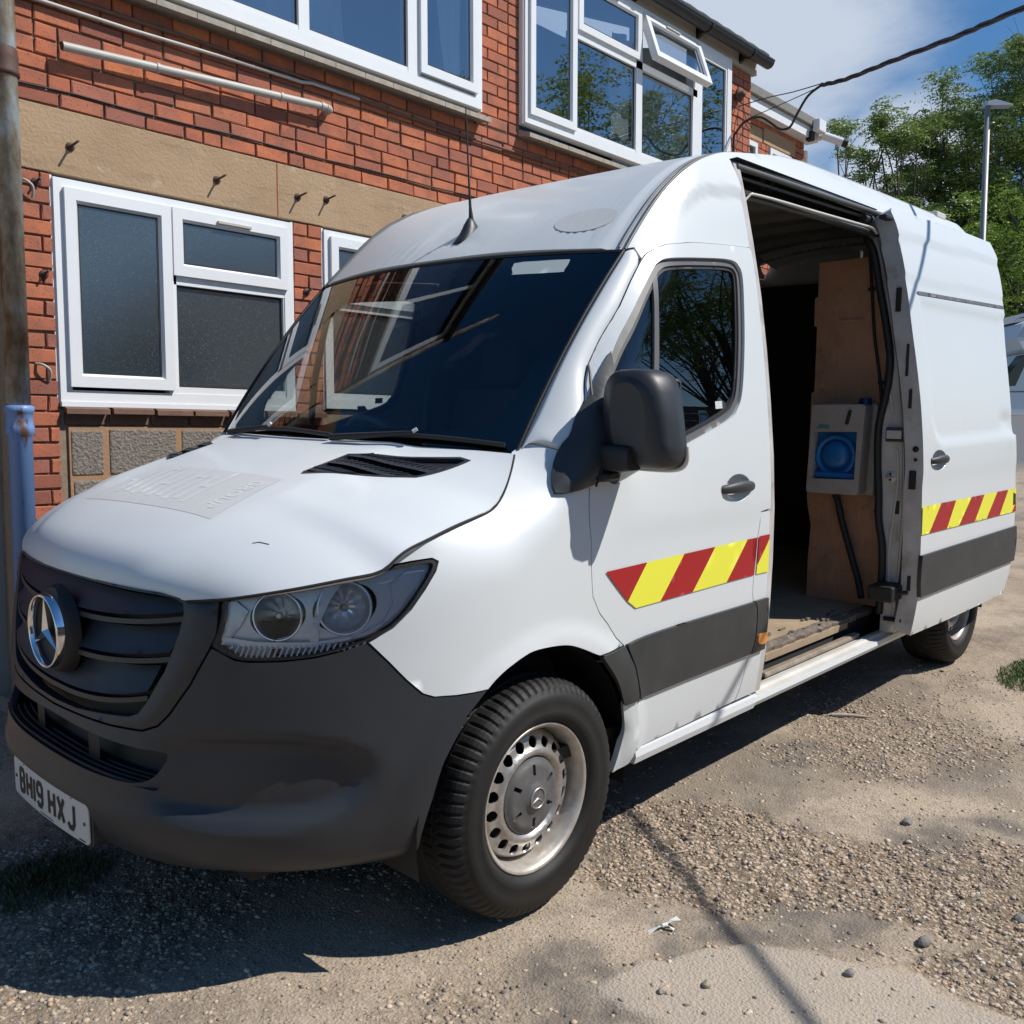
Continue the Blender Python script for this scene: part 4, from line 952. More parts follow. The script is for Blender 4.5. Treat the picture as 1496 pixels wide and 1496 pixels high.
mb = MB(); mb.tube(spl([(3.50, -.79, 2.305), (3.56, -.785, 2.30)] + [(a, b + .012, c) for a, b, c in SR], 4), .019, 8); mb.build('door_seal', M_rub, van)
mb = MB(); mb.tube(spl([(x, y - .022, z + .012) for x, y, z in SL], 4), .006, 6); mb.build('seal_flange', M_whited, van)
mb = MB(); mb.tube([(3.59, -.93, .450), (3.59, -.99, .452), (3.56, -1.03, .458)], .012, 6); mb.build('seal_tail', M_rub, van)
# header: recessed track above the opening
mb = MB()
mb.add([(2.28, -.79, 2.300), (3.60, -.79, 2.312), (3.60, -.70, 2.345), (2.28, -.70, 2.335), (3.60, -.70, 2.41), (2.28, -.70, 2.41), (3.60, -.79, 2.415), (2.28, -.79, 2.415)], [(0, 1, 2, 3), (3, 2, 4, 5), (5, 4, 6, 7)]); mb.build('door_track_recess', M_intd, van, fix=False)
mb = MB(); mb.tube([(2.30, -.775, 2.387), (3.67, -.790, 2.397)], .012, 8); mb.tube([(2.29, -.74, 2.365), (3.66, -.76, 2.375)], .008, 8); mb.build('door_track', M_sunband, van)
mb = MB(); mb.box((2.28, -.80, 2.285), (3.60, -.775, 2.302)); mb.build('header_flange', M_intd, van)
# striker, hinge, slot on the rear pillar
st = MB(); st.lathe([(.0001, -.004), (.026, -.004), (.028, .001)], (3.598, -.922, 1.145), 'x', 24); sk = st.build('striker_plate', M_whited, cpil)
st = MB(); st.tube([(3.588, -.940, 1.145), (3.588, -.905, 1.145)], .004, 8); st.build('striker_bar', M_steel, sk)
for dz in (.014, -.014):
    st = MB(); st.lathe([(.0001, -.003), (.006, -.003), (.006, .002)], (3.594, -.922, 1.145 + dz), 'x', 12); st.build('screw', M_blackd, sk)
edge_box('hinge_box', -.945, 1.350, .050, .034, 3.575, 3.605, M_clad, cpil); edge_box('hinge_recess', -.935, 1.350, .036, .020, 3.572, 3.60, M_jamb, cpil)
edge_box('pillar_slot', -.961, .999, .010, .032, 3.594, 3.605, M_blackd, cpil)
edge_box('upper_guide', -.885, 2.04, .020, .042, 3.585, 3.61, M_blackd, cpil)
st = MB(); st.lathe([(.0001, -.010), (.010, -.008), (.013, 0)], (3.598, -.851, 2.123), 'x', 16); st.build('rubber_buffer', M_blackd, cpil)
# sill, step
mb = MB(); mb.v = []; 
def swp(name, sec, x0, x1, m, par=van, n=1):
    mb = MB(); mb.prism(sec, x0, x1, lambda a, b, d: (d, a, b)); return mb.build(name, m, par)
swp('sill_moulding', [(-.955, .322), (-.962, .345), (-.958, .368), (-.948, .372), (-.90, .372), (-.90, .322)], 1.475, 2.265, M_white)
sill = swp('door_sill', [(-.950, .325), (-.961, .345), (-.957, .362), (-.935, .368), (-.925, .377), (-.910, .379), (-.898, .373), (-.885, .372), (-.885, .325)], 2.267, 4.2, M_white)
swp('sill_top', [(-.954, .364), (-.934, .3695), (-.924, .3785), (-.910, .3805), (-.897, .375), (-.885, .374), (-.885, .36)], 2.30, 3.72, M_whited, sill)
swp('step_well', [(-.885, .350), (-.80, .350), (-.80, .36), (-.885, .36)], 2.27, 3.75, M_intd)
sb = swp('step_riser', [(-.806, .35), (-.80, .35), (-.80, .44), (-.806, .44)], 2.27, 3.75, M_intd)
mb = MB(); P = spl([(2.50, -.888, .386), (2.49, -.872, .388), (2.49, -.858, .39), (2.51, -.850, .392)], 3)
mb.box((2.49, -.884, .372), (3.43, -.846, .396), .009); mb.build('step_board', M_alu, sb)
# cargo floor with a rotten front edge
mb = MB(); n = 60; vs_ = []
rr = random.Random(3)
for i in range(n + 1):
    x = 2.33 + (3.72 - 2.33) * i / n; e = -.812 + rr.uniform(-.004, .006) + (.010 if rr.random() < .2 else 0); vs_ += [(x, e, .428), (x, e - .004 + rr.uniform(-.004, .004), .456), (x, e + .020 + rr.uniform(0, .02), .466 + rr.uniform(-.002, .004)), (x, -.775 + rr.uniform(-.012, .02), .4665), (x, -.765, .464)]
mb.add(vs_, [(5 * i + k, 5 * i + k + 1, 5 * i + 6 + k, 5 * i + 5 + k) for i in range(n) for k in range(4)]); mb.build('rotten_floor_edge', M_dirt, van)
mb = MB(); mb.box((2.33, -.76, .40), (5.26, .84, .4645)); mb.build('cargo_floor', M_floor, van)
mb = MB()
for i in range(26):
    x = 2.42 + rr.random() * 1.1; y = -.80 + rr.random() * .10; mb.box((x, y, .466), (x + .012 + rr.random() * .05, y + .004 + rr.random() * .010, .470 + rr.random() * .006))
tag(mb.build('floor_splinters', M_dirt, van), kind='stuff')
mb = MB(); mb.box((2.60, -.822, .410), (3.42, -.806, .440)); mb.build('floor_batten', M_floor, van)
# cargo walls, ceiling, ribs
mb = MB()
mb.add([(2.33, .86, .46), (5.26, .86, .46), (5.26, .80, 2.2), (2.33, .80, 2.2)], [(0, 1, 2, 3)]); mb.build('cargo_wall', M_int, van, fix=False)
for x0 in (2.5, 3.4, 4.35):
    mb = MB(); mb.box((x0, .78, .75), (x0 + .62, .858, 1.85), .03); mb.build('painted_recess', M_intd, van)  # raised dark box: the shade of a wall recess put into its colour
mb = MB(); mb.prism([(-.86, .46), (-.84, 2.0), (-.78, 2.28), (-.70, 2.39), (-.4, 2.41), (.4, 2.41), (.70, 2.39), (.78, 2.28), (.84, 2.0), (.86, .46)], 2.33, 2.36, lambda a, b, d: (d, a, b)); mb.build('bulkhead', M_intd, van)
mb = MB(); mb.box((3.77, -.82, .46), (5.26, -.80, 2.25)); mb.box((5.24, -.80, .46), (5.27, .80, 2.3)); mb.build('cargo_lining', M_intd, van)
mb = MB(); cs = []
for i in range(25):
    t = -1 + i / 12; y = -.72 * t; z = 2.545 - .07 * abs(t) ** 2.4; cs.append((y, z))
XS = [2.36, 2.6, 2.9, 3.3, 5.26]; P = [(x, y, z - (2.605 - ZC(x))) for x in XS for y, z in cs]; mb.add(P, [(r * 25 + i, r * 25 + i + 1, r * 25 + 26 + i, r * 25 + 25 + i) for r in range(4) for i in range(24)], True); mb.build('cargo_ceiling', M_int, van, fix=False)
for i in range(8):
    x = 2.62 + i * .36; mb = MB(); q = [(x + dx, y, z - dz - (2.605 - ZC(x))) for dx, dz in ((0, .0), (.012, .040), (.075, .040), (.087, 0)) for y, z in cs]
    mb.add(q, [(k * 25 + j, k * 25 + j + 1, k * 25 + 26 + j, k * 25 + 25 + j) for k in range(3) for j in range(24)]); mb.build('roof_bow', M_int, van, fix=False)
mb = MB(); mb.box((3.6, .70, 2.0), (5.26, .80, 2.16), .03); mb.build('cant_rail', M_int, van)
mb = MB(); mb.tube(spl([(3.9, .69, 1.5), (3.9, .69, 1.9), (3.98, .69, 2.06), (4.2, .69, 2.10), (4.6, .68, 2.14), (5.2, .68, 2.15)], 5), .007, 6); mb.build('wiring', M_blackd, van)
# plywood lining
ply_o = [(-.438, 2.213), (-.438, 2.042), (-.421, 2.034), (-.424, 1.894), (-.440, 1.889), (-.441, 1.559), (-.425, 1.545), (-.426, 1.0), (-.434, .946), (-.455, .85), (-.447, .676), (-.448, .466), (-.92, .466), (-.90, 1.0), (-.91, 1.65), (-.86, 1.95), (-.74, 2.222)]
mb = MB(); mb.prism(ply_o, 3.75, 3.765, lambda a, b, d: (d, a, b)); ply = mb.build('plywood_lining', M_ply, van)
mb = MB(); mb.box((3.742, -.679, 1.90), (3.751, -.566, 1.918)); mb.build('timber_block', M_ply, ply)
mb = MB(); mb.tube(spl([(3.74, -.700, 2.30), (3.742, -.705, 2.213), (3.742, -.724, 2.044), (3.742, -.746, 1.842), (3.742, -.776, 1.673), (3.74, -.800, 1.52), (3.74, -.815, 1.30), (3.74, -.81, 1.02), (3.735, -.80, .95)], 5), .008, 8); cb = mb.build('wiring', M_rub, ply)
for (y, z) in ((-.716, 2.06), (-.79, 1.60)):
    mb = MB(); mb.box((3.735, y - .022, z - .009), (3.75, y + .012, z + .009), .003); mb.build('cable_clip', M_blackd, cb)
# cab interior
mb = MB(); P = []
for i in range(21):
    y = -.80 + .08 * i; a = abs(y) / .8; xb = .90 + .18 * a ** 2.2
    P += [(xb, y, 1.345), (xb + .16, y, 1.352), (xb + .36, y, 1.335), (xb + .48, y, 1.285), (xb + .52, y, 1.15), (xb + .50, y, .75)]
mb.add(P, [(6 * i + k, 6 * i + k + 1, 6 * i + 7 + k, 6 * i + 6 + k) for i in range(20) for k in range(5)], True); mb.build('dashboard', M_dash, van, fix=False)
for i in range(9):
    y = -.60 + i * .034; mb = MB(); mb.box((1.02, y, 1.352), (1.10, y + .012, 1.3555)); mb.build('demister_vent', M_blackd, van) if i % 3 == 0 else None
mb = MB(); mb.box((1.20, .18, 1.32), (1.46, .58, 1.385), .03); mb.build('instrument_hood', M_dash, van)
mb = MB(); c_ = Vector((1.52, .37, 1.27)); ax = Vector((-.82, 0, -.57)).normalized(); e1 = Vector((0, 1, 0)); e2 = ax.cross(e1)
mb.tube([c_ + (e1 * math.cos(a) + e2 * math.sin(a)) * .19 for a in [k * math.pi / 20 for k in range(41)]], .015, 8, cap=False)
for a in (.2, math.pi - .2, -math.pi / 2): mb.tube([c_, c_ + (e1 * math.cos(a) + e2 * math.sin(a)) * .19], .016, 6)
mb.build('steering_wheel', M_dash, van)
def seat(y0, y1):
    mb = MB(); mb.box((1.62, y0, .72), (2.10, y1, .92), .05); s = mb.build('seat', M_seat, van)
    mb = MB(); mb.prism([(2.02, .9), (2.20, .9), (2.30, 1.55), (2.18, 1.55)], y0, y1, lambda a, b, d: (a, d, b)); mb.build('backrest', M_seat, s)
    mb = MB(); mb.box((2.20, (y0 + y1) / 2 - .13, 1.57), (2.29, (y0 + y1) / 2 + .13, 1.77), .03); mb.build('headrest', M_seat, s)
seat(.12, .62); seat(-.38, .08); seat(-.84, -.40)
mb = MB(); mb.box((.95, -.92, .42), (2.33, .92, .46)); mb.build('cab_floor', M_blackd, van)
# headlining under the cab roof
mb = MB(); P = []
for i in range(9):
    s = i / 8
    for j in range(13):
        t = -1 + j / 6; p = Vector(roof(.012 + s * .15, t * .93)); P.append(p + Vector((.02, 0, -.07)))
mb.add(P, [(13 * i + j, 13 * i + j + 1, 13 * i + 14 + j, 13 * i + 13 + j) for i in range(8) for j in range(12)], True); mb.build('headlining', M_intd, van, fix=False)
# white cover on the far side of the dash (papers)
mb = MB(); mb.box((4.70, -.68, 2.545), (4.84, -.54, 2.585), .01); mb.build('roof_vent', M_whited, van)
# far door: frame with glass so daylight shows through the cab
fd = flip_tree(door, van, 'front_door')
# ---- wash unit on the plywood: a separate thing hung in the doorway
def inv(p): return MV.to_3x3() @ Vector(p)
unit = empty('hand_wash_unit', inv((3.60, -.63, 1.04)), 'grubby cream hand wash unit with blue bowl hung on the plywood inside the doorway', 'wash unit', mat3=MV.to_3x3())
def ul(mb, name, m, par, fix=True):
    for i, v in enumerate(mb.v): mb.v[i] = (v[0] - 3.60, v[1] + .63, v[2] - 1.04)
    return mb.build(name, m, par, fix)
def uf(a, b, d=0): return (3.60 + d, a, b)
fo = [(-.505, 1.482), (-.516, 1.486), (-.770, 1.491), (-.779, 1.483), (-.763, 1.052), (-.752, 1.042), (-.500, 1.040), (-.491, 1.05)]
wi = [(-.518, 1.350), (-.744, 1.357), (-.741, 1.119), (-.522, 1.112)]
tmpo = panel('front_cover', lambda a, b: (3.60 + .018 * (1.49 - b) * 0 + .0, a, b), fo, M_unitw, None, step=.03, thick=.15, holes=[wi], ref=Vector((5, -.6, 1.2)))
for v in tmpo.data.vertices: v.co -= Vector((3.60, -.63, 1.04))
tmpo.parent = unit
mb = MB(); mb.box((3.70, -.80, 1.035), (3.748, -.482, 1.496), .012); ul(mb, 'back_case', M_unitw, unit)
mb = MB(); mb.box((3.655, -.745, 1.112), (3.668, -.518, 1.357)); bowl_ = ul(mb, 'blue_tray', M_blue, unit)
mb = MB(); mb.lathe([(.0001, -.034), (.04, -.033), (.062, -.024), (.073, -.006), (.076, .0)], (3.655, -.618, 1.236), 'x', 36); ul(mb, 'dome', M_blue, bowl_)
mb = MB(); mb.lathe([(.080, -.002), (.086, -.026), (.104, -.028), (.110, -.002)], (3.655, -.622, 1.232), 'x', 40); ul(mb, 'ring', M_blue, bowl_)
mb = MB(); mb.box((3.615, -.742, 1.118), (3.66, -.522, 1.150), .008); ul(mb, 'tray_lip', M_blue, bowl_)
mb = MB(); mb.tube([(3.598, -.706, 1.462), (3.598, -.690, 1.392)], .009, 8); ul(mb, 'level_slot', M_blackd, unit)
mb = MB(); mb.lathe([(.0001, .028), (.026, .028), (.029, .024), (.030, 0)], (3.68, -.745, 1.494), 'z', 20); ul(mb, 'filler_cap', M_navy, unit)
mb = MB(); mb.box((3.598, -.600, 1.368), (3.5995, -.528, 1.374)); mb.box((3.598, -.600, 1.376), (3.5993, -.545, 1.388)); ul(mb, 'maker_sticker', mat('sticker_teal', (.10, .22, .28), .5), unit)
mb = MB(); mb.tube(spl([(3.70, -.60, 1.03), (3.70, -.617, 1.0), (3.695, -.648, .897), (3.69, -.70, .75), (3.66, -.765, .60), (3.62, -.800, .53)], 5), .017, 10, cap=False)
for i, v in enumerate(mb.v): mb.v[i] = tuple(inv(v))
hose = mb.build('drain_hose', M_rub, None); tag(hose, 'black drain hose hanging below the wash unit to the van floor', 'hose')
# ================================================================ THE BUILDING
WY = 1.85; CH_ = .0728; SP_ = .207
M_mort = mat('mortar', (.30, .235, .165), .95, noise=(40, .8, (.16, .12, .09)), bump=(120, .5, .004))
M_mortd = mat('sooty_mortar', (.12, .085, .065), .95, noise=(14, 1, (.26, .19, .13)), bump=(120, .5, .004))
def brick_mat(name, attr):
    m = bpy.data.materials.new(name); m.use_nodes = True; t = m.node_tree; b = t.nodes['Principled BSDF']; b.inputs['Roughness'].default_value = .85; b.inputs['Specular IOR Level'].default_value = .25
    if attr: s = N(t, 'ShaderNodeAttribute'); s.attribute_name = 'rnd'; so_ = s.outputs['Fac']
    else: s = N(t, 'ShaderNodeObjectInfo'); so_ = s.outputs['Random']
    r = N(t, 'ShaderNodeValToRGB'); e = r.color_ramp.elements
    e[0].position = 0; e[0].color = (.24, .085, .060, 1); e[1].position = 1; e[1].color = (.56, .190, .085, 1)
    for p, c in ((.12, (.36, .120, .075, 1)), (.35, (.50, .160, .078, 1)), (.5, (.42, .135, .075, 1)), (.68, (.54, .180, .082, 1)), (.85, (.33, .125, .095, 1))): k = e.new(p); k.color = c
    g = N(t, 'ShaderNodeNewGeometry'); n1 = N(t, 'ShaderNodeTexNoise'); n1.inputs['Scale'].default_value = 9; n1.inputs['Detail'].default_value = 8
    n2 = N(t, 'ShaderNodeTexNoise'); n2.inputs['Scale'].default_value = 140; n2.inputs['Detail'].default_value = 4
    for n_ in (n1, n2): t.links.new(g.outputs['Position'], n_.inputs[0])
    m1 = N(t, 'ShaderNodeMapRange'); m1.inputs[1].default_value = .40; m1.inputs[2].default_value = .68; m1.inputs[4].default_value = .75
    mx = N(t, 'ShaderNodeMixRGB'); mx.inputs[2].default_value = (.25, .105, .075, 1); t.links.new(so_, r.inputs[0]); t.links.new(n1.outputs[0], m1.inputs[0]); t.links.new(m1.outputs[0], mx.inputs[0]); t.links.new(r.outputs[0], mx.inputs[1])
    m2 = N(t, 'ShaderNodeMapRange'); m2.inputs[1].default_value = .60; m2.inputs[2].default_value = .68; m2.inputs[4].default_value = .8
    mx2 = N(t, 'ShaderNodeMixRGB'); mx2.inputs[2].default_value = (.05, .03, .025, 1); t.links.new(n2.outputs[0], m2.inputs[0]); t.links.new(m2.outputs[0], mx2.inputs[0]); t.links.new(mx.outputs[0], mx2.inputs[1]); t.links.new(mx2.outputs[0], b.inputs['Base Color'])
    bp = N(t, 'ShaderNodeBump'); bp.inputs['Strength'].default_value = .6; bp.inputs['Distance'].default_value = .002; t.links.new(n2.outputs[0], bp.inputs['Height']); t.links.new(bp.outputs[0], b.inputs['Normal'])
    return m
M_br = brick_mat('red_brick', False); M_brs = brick_mat('red_brick_far', True)
M_stone = mat('lintel_concrete', (.31, .205, .120), .9, noise=(2.2, .9, (.44, .31, .19)), bump=(70, .8, .005))
def stains(m):
    t = m.node_tree; b = t.nodes['Principled BSDF']; src = b.inputs['Base Color'].links[0].from_socket; g = N(t, 'ShaderNodeNewGeometry')
    for (s_, lo, hi, c, k, zs) in ((5.5, .60, .66, (.50, .40, .27), .6, 1), (60, .66, .70, (.10, .065, .04), .8, 1), (3, .55, .75, (.16, .11, .075), .55, 9)):
        mp2 = N(t, 'ShaderNodeMapping'); mp2.inputs['Scale'].default_value = (1, 1, zs); n = N(t, 'ShaderNodeTexNoise'); n.inputs['Scale'].default_value = s_; n.inputs['Detail'].default_value = 10; n.inputs['Roughness'].default_value = .7
        r = N(t, 'ShaderNodeMapRange'); r.inputs[1].default_value = lo; r.inputs[2].default_value = hi; r.inputs[4].default_value = k; mx = N(t, 'ShaderNodeMixRGB'); mx.inputs[2].default_value = (*c, 1)
        t.links.new(g.outputs['Position'], mp2.inputs[0]); t.links.new(mp2.outputs[0], n.inputs[0]); t.links.new(n.outputs[0], r.inputs[0]); t.links.new(r.outputs[0], mx.inputs[0]); t.links.new(src, mx.inputs[1]); src = mx.outputs[0]
    t.links.new(src, b.inputs['Base Color'])
stains(M_stone)
M_block = mat('cinder_block', (.30, .26, .22), .95, noise=(70, 1, (.10, .09, .08)), bump=(75, 1, .012))
M_tile = mat('sill_tile_brown', (.20, .11, .075), .85, noise=(18, .8, (.09, .055, .045)), bump=(90, .4, .002))
M_slab = mat('sill_slab_grey', (.42, .38, .32), .85, noise=(18, .9, (.22, .19, .16)), bump=(90, .4, .002))
M_upvc = mat('white_upvc', (.74, .76, .78), .3, noise=(8, .3, (.62, .62, .60)))
M_caulk = mat('sealant', (.70, .70, .69), .6, bump=(60, .5, .004))
M_gasket = mat('pane_gasket', (.02, .02, .022), .6)
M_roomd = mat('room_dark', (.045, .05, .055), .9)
M_curt = mat('pale_curtain', (.80, .83, .86), .9)
M_paneU = glass('window_pane_clear', (.66, .70, .72), 1.52, boost=.28)
M_iron = mat('rusted_iron', (.045, .028, .022), .7, noise=(40, .8, (.12, .05, .03)))
M_pvc = mat('grey_waste_pipe', (.46, .44, .41), .5, noise=(6, .7, (.33, .30, .26)))
M_gut = mat('gutter_black', (.016, .017, .019), .4)
M_roof = mat('roof_tile_dark', (.05, .045, .042), .85, noise=(12, .8, (.10, .09, .08)), bump=(60, .6, .004))
M_fasc = mat('fascia_board', (.50, .46, .40), .7, noise=(5, .8, (.36, .32, .27)))
def frosted(name):
    m = bpy.data.materials.new(name); m.use_nodes = True; t = m.node_tree; b = t.nodes['Principled BSDF']
    b.inputs['Base Color'].default_value = (.030, .042, .050, 1); b.inputs['Roughness'].default_value = .16; b.inputs['IOR'].default_value = 1.75; b.inputs['Specular IOR Level'].default_value = .9
    g = N(t, 'ShaderNodeNewGeometry'); v = N(t, 'ShaderNodeTexVoronoi'); v.inputs['Scale'].default_value = 260; t.links.new(g.outputs['Position'], v.inputs[0])
    bp = N(t, 'ShaderNodeBump'); bp.inputs['Strength'].default_value = .35; bp.inputs['Distance'].default_value = .001; t.links.new(v.outputs['Distance'], bp.inputs['Height']); t.links.new(bp.outputs[0], b.inputs['Normal'])
    n = N(t, 'ShaderNodeTexNoise'); n.inputs['Scale'].default_value = 330; n.inputs['Detail'].default_value = 1; t.links.new(g.outputs['Position'], n.inputs[0])
    r = N(t, 'ShaderNodeMapRange'); r.inputs[1].default_value = .70; r.inputs[2].default_value = .76; mx = N(t, 'ShaderNodeMixRGB'); mx.inputs[1].default_value = (.030, .042, .050, 1); mx.inputs[2].default_value = (.45, .47, .48, 1)
    t.links.new(n.outputs[0], r.inputs[0]); t.links.new(r.outputs[0], mx.inputs[0]); t.links.new(mx.outputs[0], b.inputs['Base Color']); return m
M_frost = frosted('frosted_pane')
bld = empty('brick_building', (4.0, WY, 0), 'two storey red brick workshop with white plastic windows and concrete lintel band behind the van', 'building')
OB = Vector((4.0, WY, 0))
def wbuild(mb, name, m, par=bld, fix=True, o=OB):
    for i, v in enumerate(mb.v): mb.v[i] = (v[0] - o.x, v[1] - o.y, v[2] - o.z)
    return mb.build(name, m, par, fix)
# mortar core (slabs between openings, 2 cm behind the brick face)
mb = MB(); Z0 = -.3
for (x0, x1, z0, z1) in ((.66, .815, Z0, 2.605), (.815, 2.13, Z0, 1.545), (2.125, 2.335, Z0, 2.605), (2.335, 3.62, Z0, 1.545), (3.62, 7.345, Z0, 2.605), (.66, 7.345, 2.605, 3.49), (3.61, 4.05, 3.49, 4.86), (6.885, 7.345, 3.49, 4.86), (.66, .68, 3.49, 4.9), (3.60, 3.62, 3.49, 3.6), (4.04, 6.9, 3.49, 3.56), (.6, 3.62, 3.49, 3.53)):
    mb.box((x0, WY + .014, z0), (x1, WY + .30, z1))
wall = wbuild(mb, 'wall', M_mort)
mb = MB()
for (x0, x1, z0, z1) in ((.66, 7.345, 2.606, 3.488), (3.612, 4.048, 3.492, 4.86), (6.887, 7.345, 3.492, 4.86)): mb.box((x0, WY + .0105, z0), (x1, WY + .016, z1))
wbuild(mb, 'sooty_joints', M_mortd)
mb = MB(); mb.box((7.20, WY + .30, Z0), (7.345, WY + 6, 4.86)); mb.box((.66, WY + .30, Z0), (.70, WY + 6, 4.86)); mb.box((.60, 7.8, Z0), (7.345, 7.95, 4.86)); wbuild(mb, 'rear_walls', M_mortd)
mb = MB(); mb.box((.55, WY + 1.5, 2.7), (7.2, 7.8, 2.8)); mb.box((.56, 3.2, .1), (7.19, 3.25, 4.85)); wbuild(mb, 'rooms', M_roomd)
# bricks, course by course
regions = [  # x0, x1, z0, z1
    (.66, .817, .30, 2.605), (2.130, 2.330, 1.40, 2.605), (.66, 7.345, 2.907, 3.498), (3.612, 4.043, 3.498, 4.86), (6.885, 7.345, 3.498, 4.80), (.60, .852, .30, 1.40)]
rb = random.Random(11); placed = []
def rowfill(x0, x1, k, zc, reg):
    x = x0; rb.seed(k * 37 + int(x0 * 10) * 5 + reg)
    narrow = x1 - x0 < .6
    if narrow: seq = [SP_, .104] * 6 if k % 2 else [.104, SP_] * 6
    first = True; i = 0
    if not narrow: x -= (.104 if k % 2 else 0) + rb.choice([0, 0, .05])
    while x < x1 - .012:
        if narrow: wd = seq[i]
        else: wd = .104 if rb.random() < .13 else SP_
        a, b = max(x, x0), min(x + wd, x1)
        if x1 - b < .035: b = x1
        if b - a > .03: placed.append((a, b, zc, narrow))
        x = b if b == x1 else x + wd; i += 1
for r_i, (x0, x1, z0, z1) in enumerate(regions):
    if r_i == 5: continue
    base = 2.605 if z1 <= 2.61 else 2.907
    nrow = int(round((z1 - z0) / CH_)) 
    for k in range(nrow):
        zc = (z1 - CH_ * (k + .5)) if z1 <= 2.61 else (z0 + CH_ * (k + .5)) if r_i > 2 else (2.907 + CH_ * (k + .5))
        if zc + CH_ / 2 > z1 + .03: break
        rowfill(x0, x1, k, zc, r_i)
# hidden behind the van: leave out what the photo cannot show
def cam_px(p):
    d = Vector(p) - CAM; z = d.dot(F_)
    return (748 + 1376.1 * d.dot(R_) / z, 748 - 1376.1 * d.dot(U_) / z, z)
def score(b): u, v, z = cam_px(((b[0] + b[1]) / 2, WY, b[2])); vis = -30 < u < 1500 and -40 < v < 900; return (0 if vis else 1, z / (b[1] - b[0]))
placed.sort(key=score)
def brick_mesh(wd, seed):
    q = random.Random(seed); g = .0095; h = CH_ / 2 - g / 2; w2 = wd / 2 - g / 2
    bm = bmesh.new(); bmesh.ops.create_cube(bm, size=1)
    for v in bm.verts: v.co = Vector((v.co.x * 2 * w2, v.co.y * .06 + .028, v.co.z * 2 * h))
    fr = [e for e in bm.edges if all(v.co.y < 0 for v in e.verts)]
    bmesh.ops.bevel(bm, geom=fr, offset=.0035, segments=1, affect='EDGES')
    for v in bm.verts: v.co += Vector((q.uniform(-.0022, .0022), q.uniform(-.0014, .0014), q.uniform(-.0022, .0022)))
    bm.verts.index_update(); out_ = ([v.co.copy() for v in bm.verts], [[v.index for v in f.verts] for f in bm.faces]); bm.free(); return out_
cache = {}
def get_brick(wd):
    k = (round(wd, 3), rb.randrange(5))
    if k not in cache:
        V_, F__ = brick_mesh(wd, hash(k) % 1000); me = bpy.data.meshes.new('brick'); me.from_pydata(V_, [], F__); me.materials.append(M_br); cache[k] = (me, V_, F__)
    return cache[k]
V_all = []; F_all = []; rnd = []
for i, (a, b, zc, nar) in enumerate(placed):
    me, V_, F__ = get_brick(b - a); cy = WY + rb.uniform(-.002, .003); cx = (a + b) / 2
    if i < 296:
        o = bpy.data.objects.new('brick', me); COL.objects.link(o); o.parent = wall; o.location = (cx - OB.x, cy - OB.y, zc + rb.uniform(-.001, .001) - OB.z)
    else:
        n0 = len(V_all); r = rb.random()
        V_all += [(v.x + cx - OB.x, v.y + cy - OB.y, v.z + zc) for v in V_]; F_all += [[j + n0 for j in f] for f in F__]; rnd += [r] * len(V_)
me = bpy.data.meshes.new('brick_courses'); me.from_pydata(V_all, [], F_all); at = me.attributes.new('rnd', 'FLOAT', 'POINT'); at.data.foreach_set('value', rnd)
bc_ = link('brick_courses', me, M_brs, wall); tag(bc_, kind='stuff')
# gap line above the lintel course, lintels
for (x0, x1) in ((.66, 2.028), (2.034, 3.9), (3.906, 7.345)):
    mb = MB(); mb.box((x0, WY - .004, 2.608), (x1, WY + .02, 2.904), .004); wbuild(mb, 'lintel', M_stone)
mb = MB(); mb.box((2.027, WY - .001, 2.608), (2.035, WY + .02, 2.904)); wbuild(mb, 'lintel_joint', mat('joint_red', (.35, .08, .04), .9))
# concrete blocks under the window
bl = [(.862, 1.015, 1.210, 1.425), (1.045, 1.395, 1.210, 1.432), (1.425, 1.78, 1.21, 1.43), (.868, 1.19, .985, 1.185), (1.215, 1.59, .985, 1.185), (1.62, 1.99, .985, 1.185), (.865, 1.02, .76, .96), (1.05, 1.42, .76, .96)]
for (x0, x1, z0, z1) in bl:
    mb = MB(); mb.box((x0, WY - .004, z0), (x1, WY + .03, z1), .008); wbuild(mb, 'cinder_block', M_block)
mb = MB(); mb.box((.853, WY + .002, .3), (2.1, WY + .02, 1.445)); wbuild(mb, 'block_mortar', mat('orange_mortar', (.38, .22, .12), .95, noise=(12, .8, (.26, .16, .10)), bump=(60, .6, .004)))
k = 0; x = .835
while x < 2.12:                                     # dark course under the sill and the sill tiles
    mb = MB(); mb.box((x + .004, WY - .002, 1.452), (x + .20, WY + .02, 1.512), .004); wbuild(mb, 'brick', M_tile)
    mb = MB(); xx = x - .005 + (k % 3) * .01; z_ = 1.528 - rb.uniform(0, .005); mb.add([(xx, WY - .045, z_ - .022), (xx + .205, WY - .045, z_ - .022), (xx + .205, WY + .02, z_), (xx, WY + .02, z_), (xx, WY - .045, z_ + .002), (xx + .205, WY - .045, z_ + .002), (xx + .205, WY + .02, z_ + .026), (xx, WY + .02, z_ + .026)], [(0, 3, 2, 1), (4, 5, 6, 7), (0, 1, 5, 4), (1, 2, 6, 5), (2, 3, 7, 6), (3, 0, 4, 7)]); wbuild(mb, 'sill_tile', M_tile)
    x += .2135; k += 1
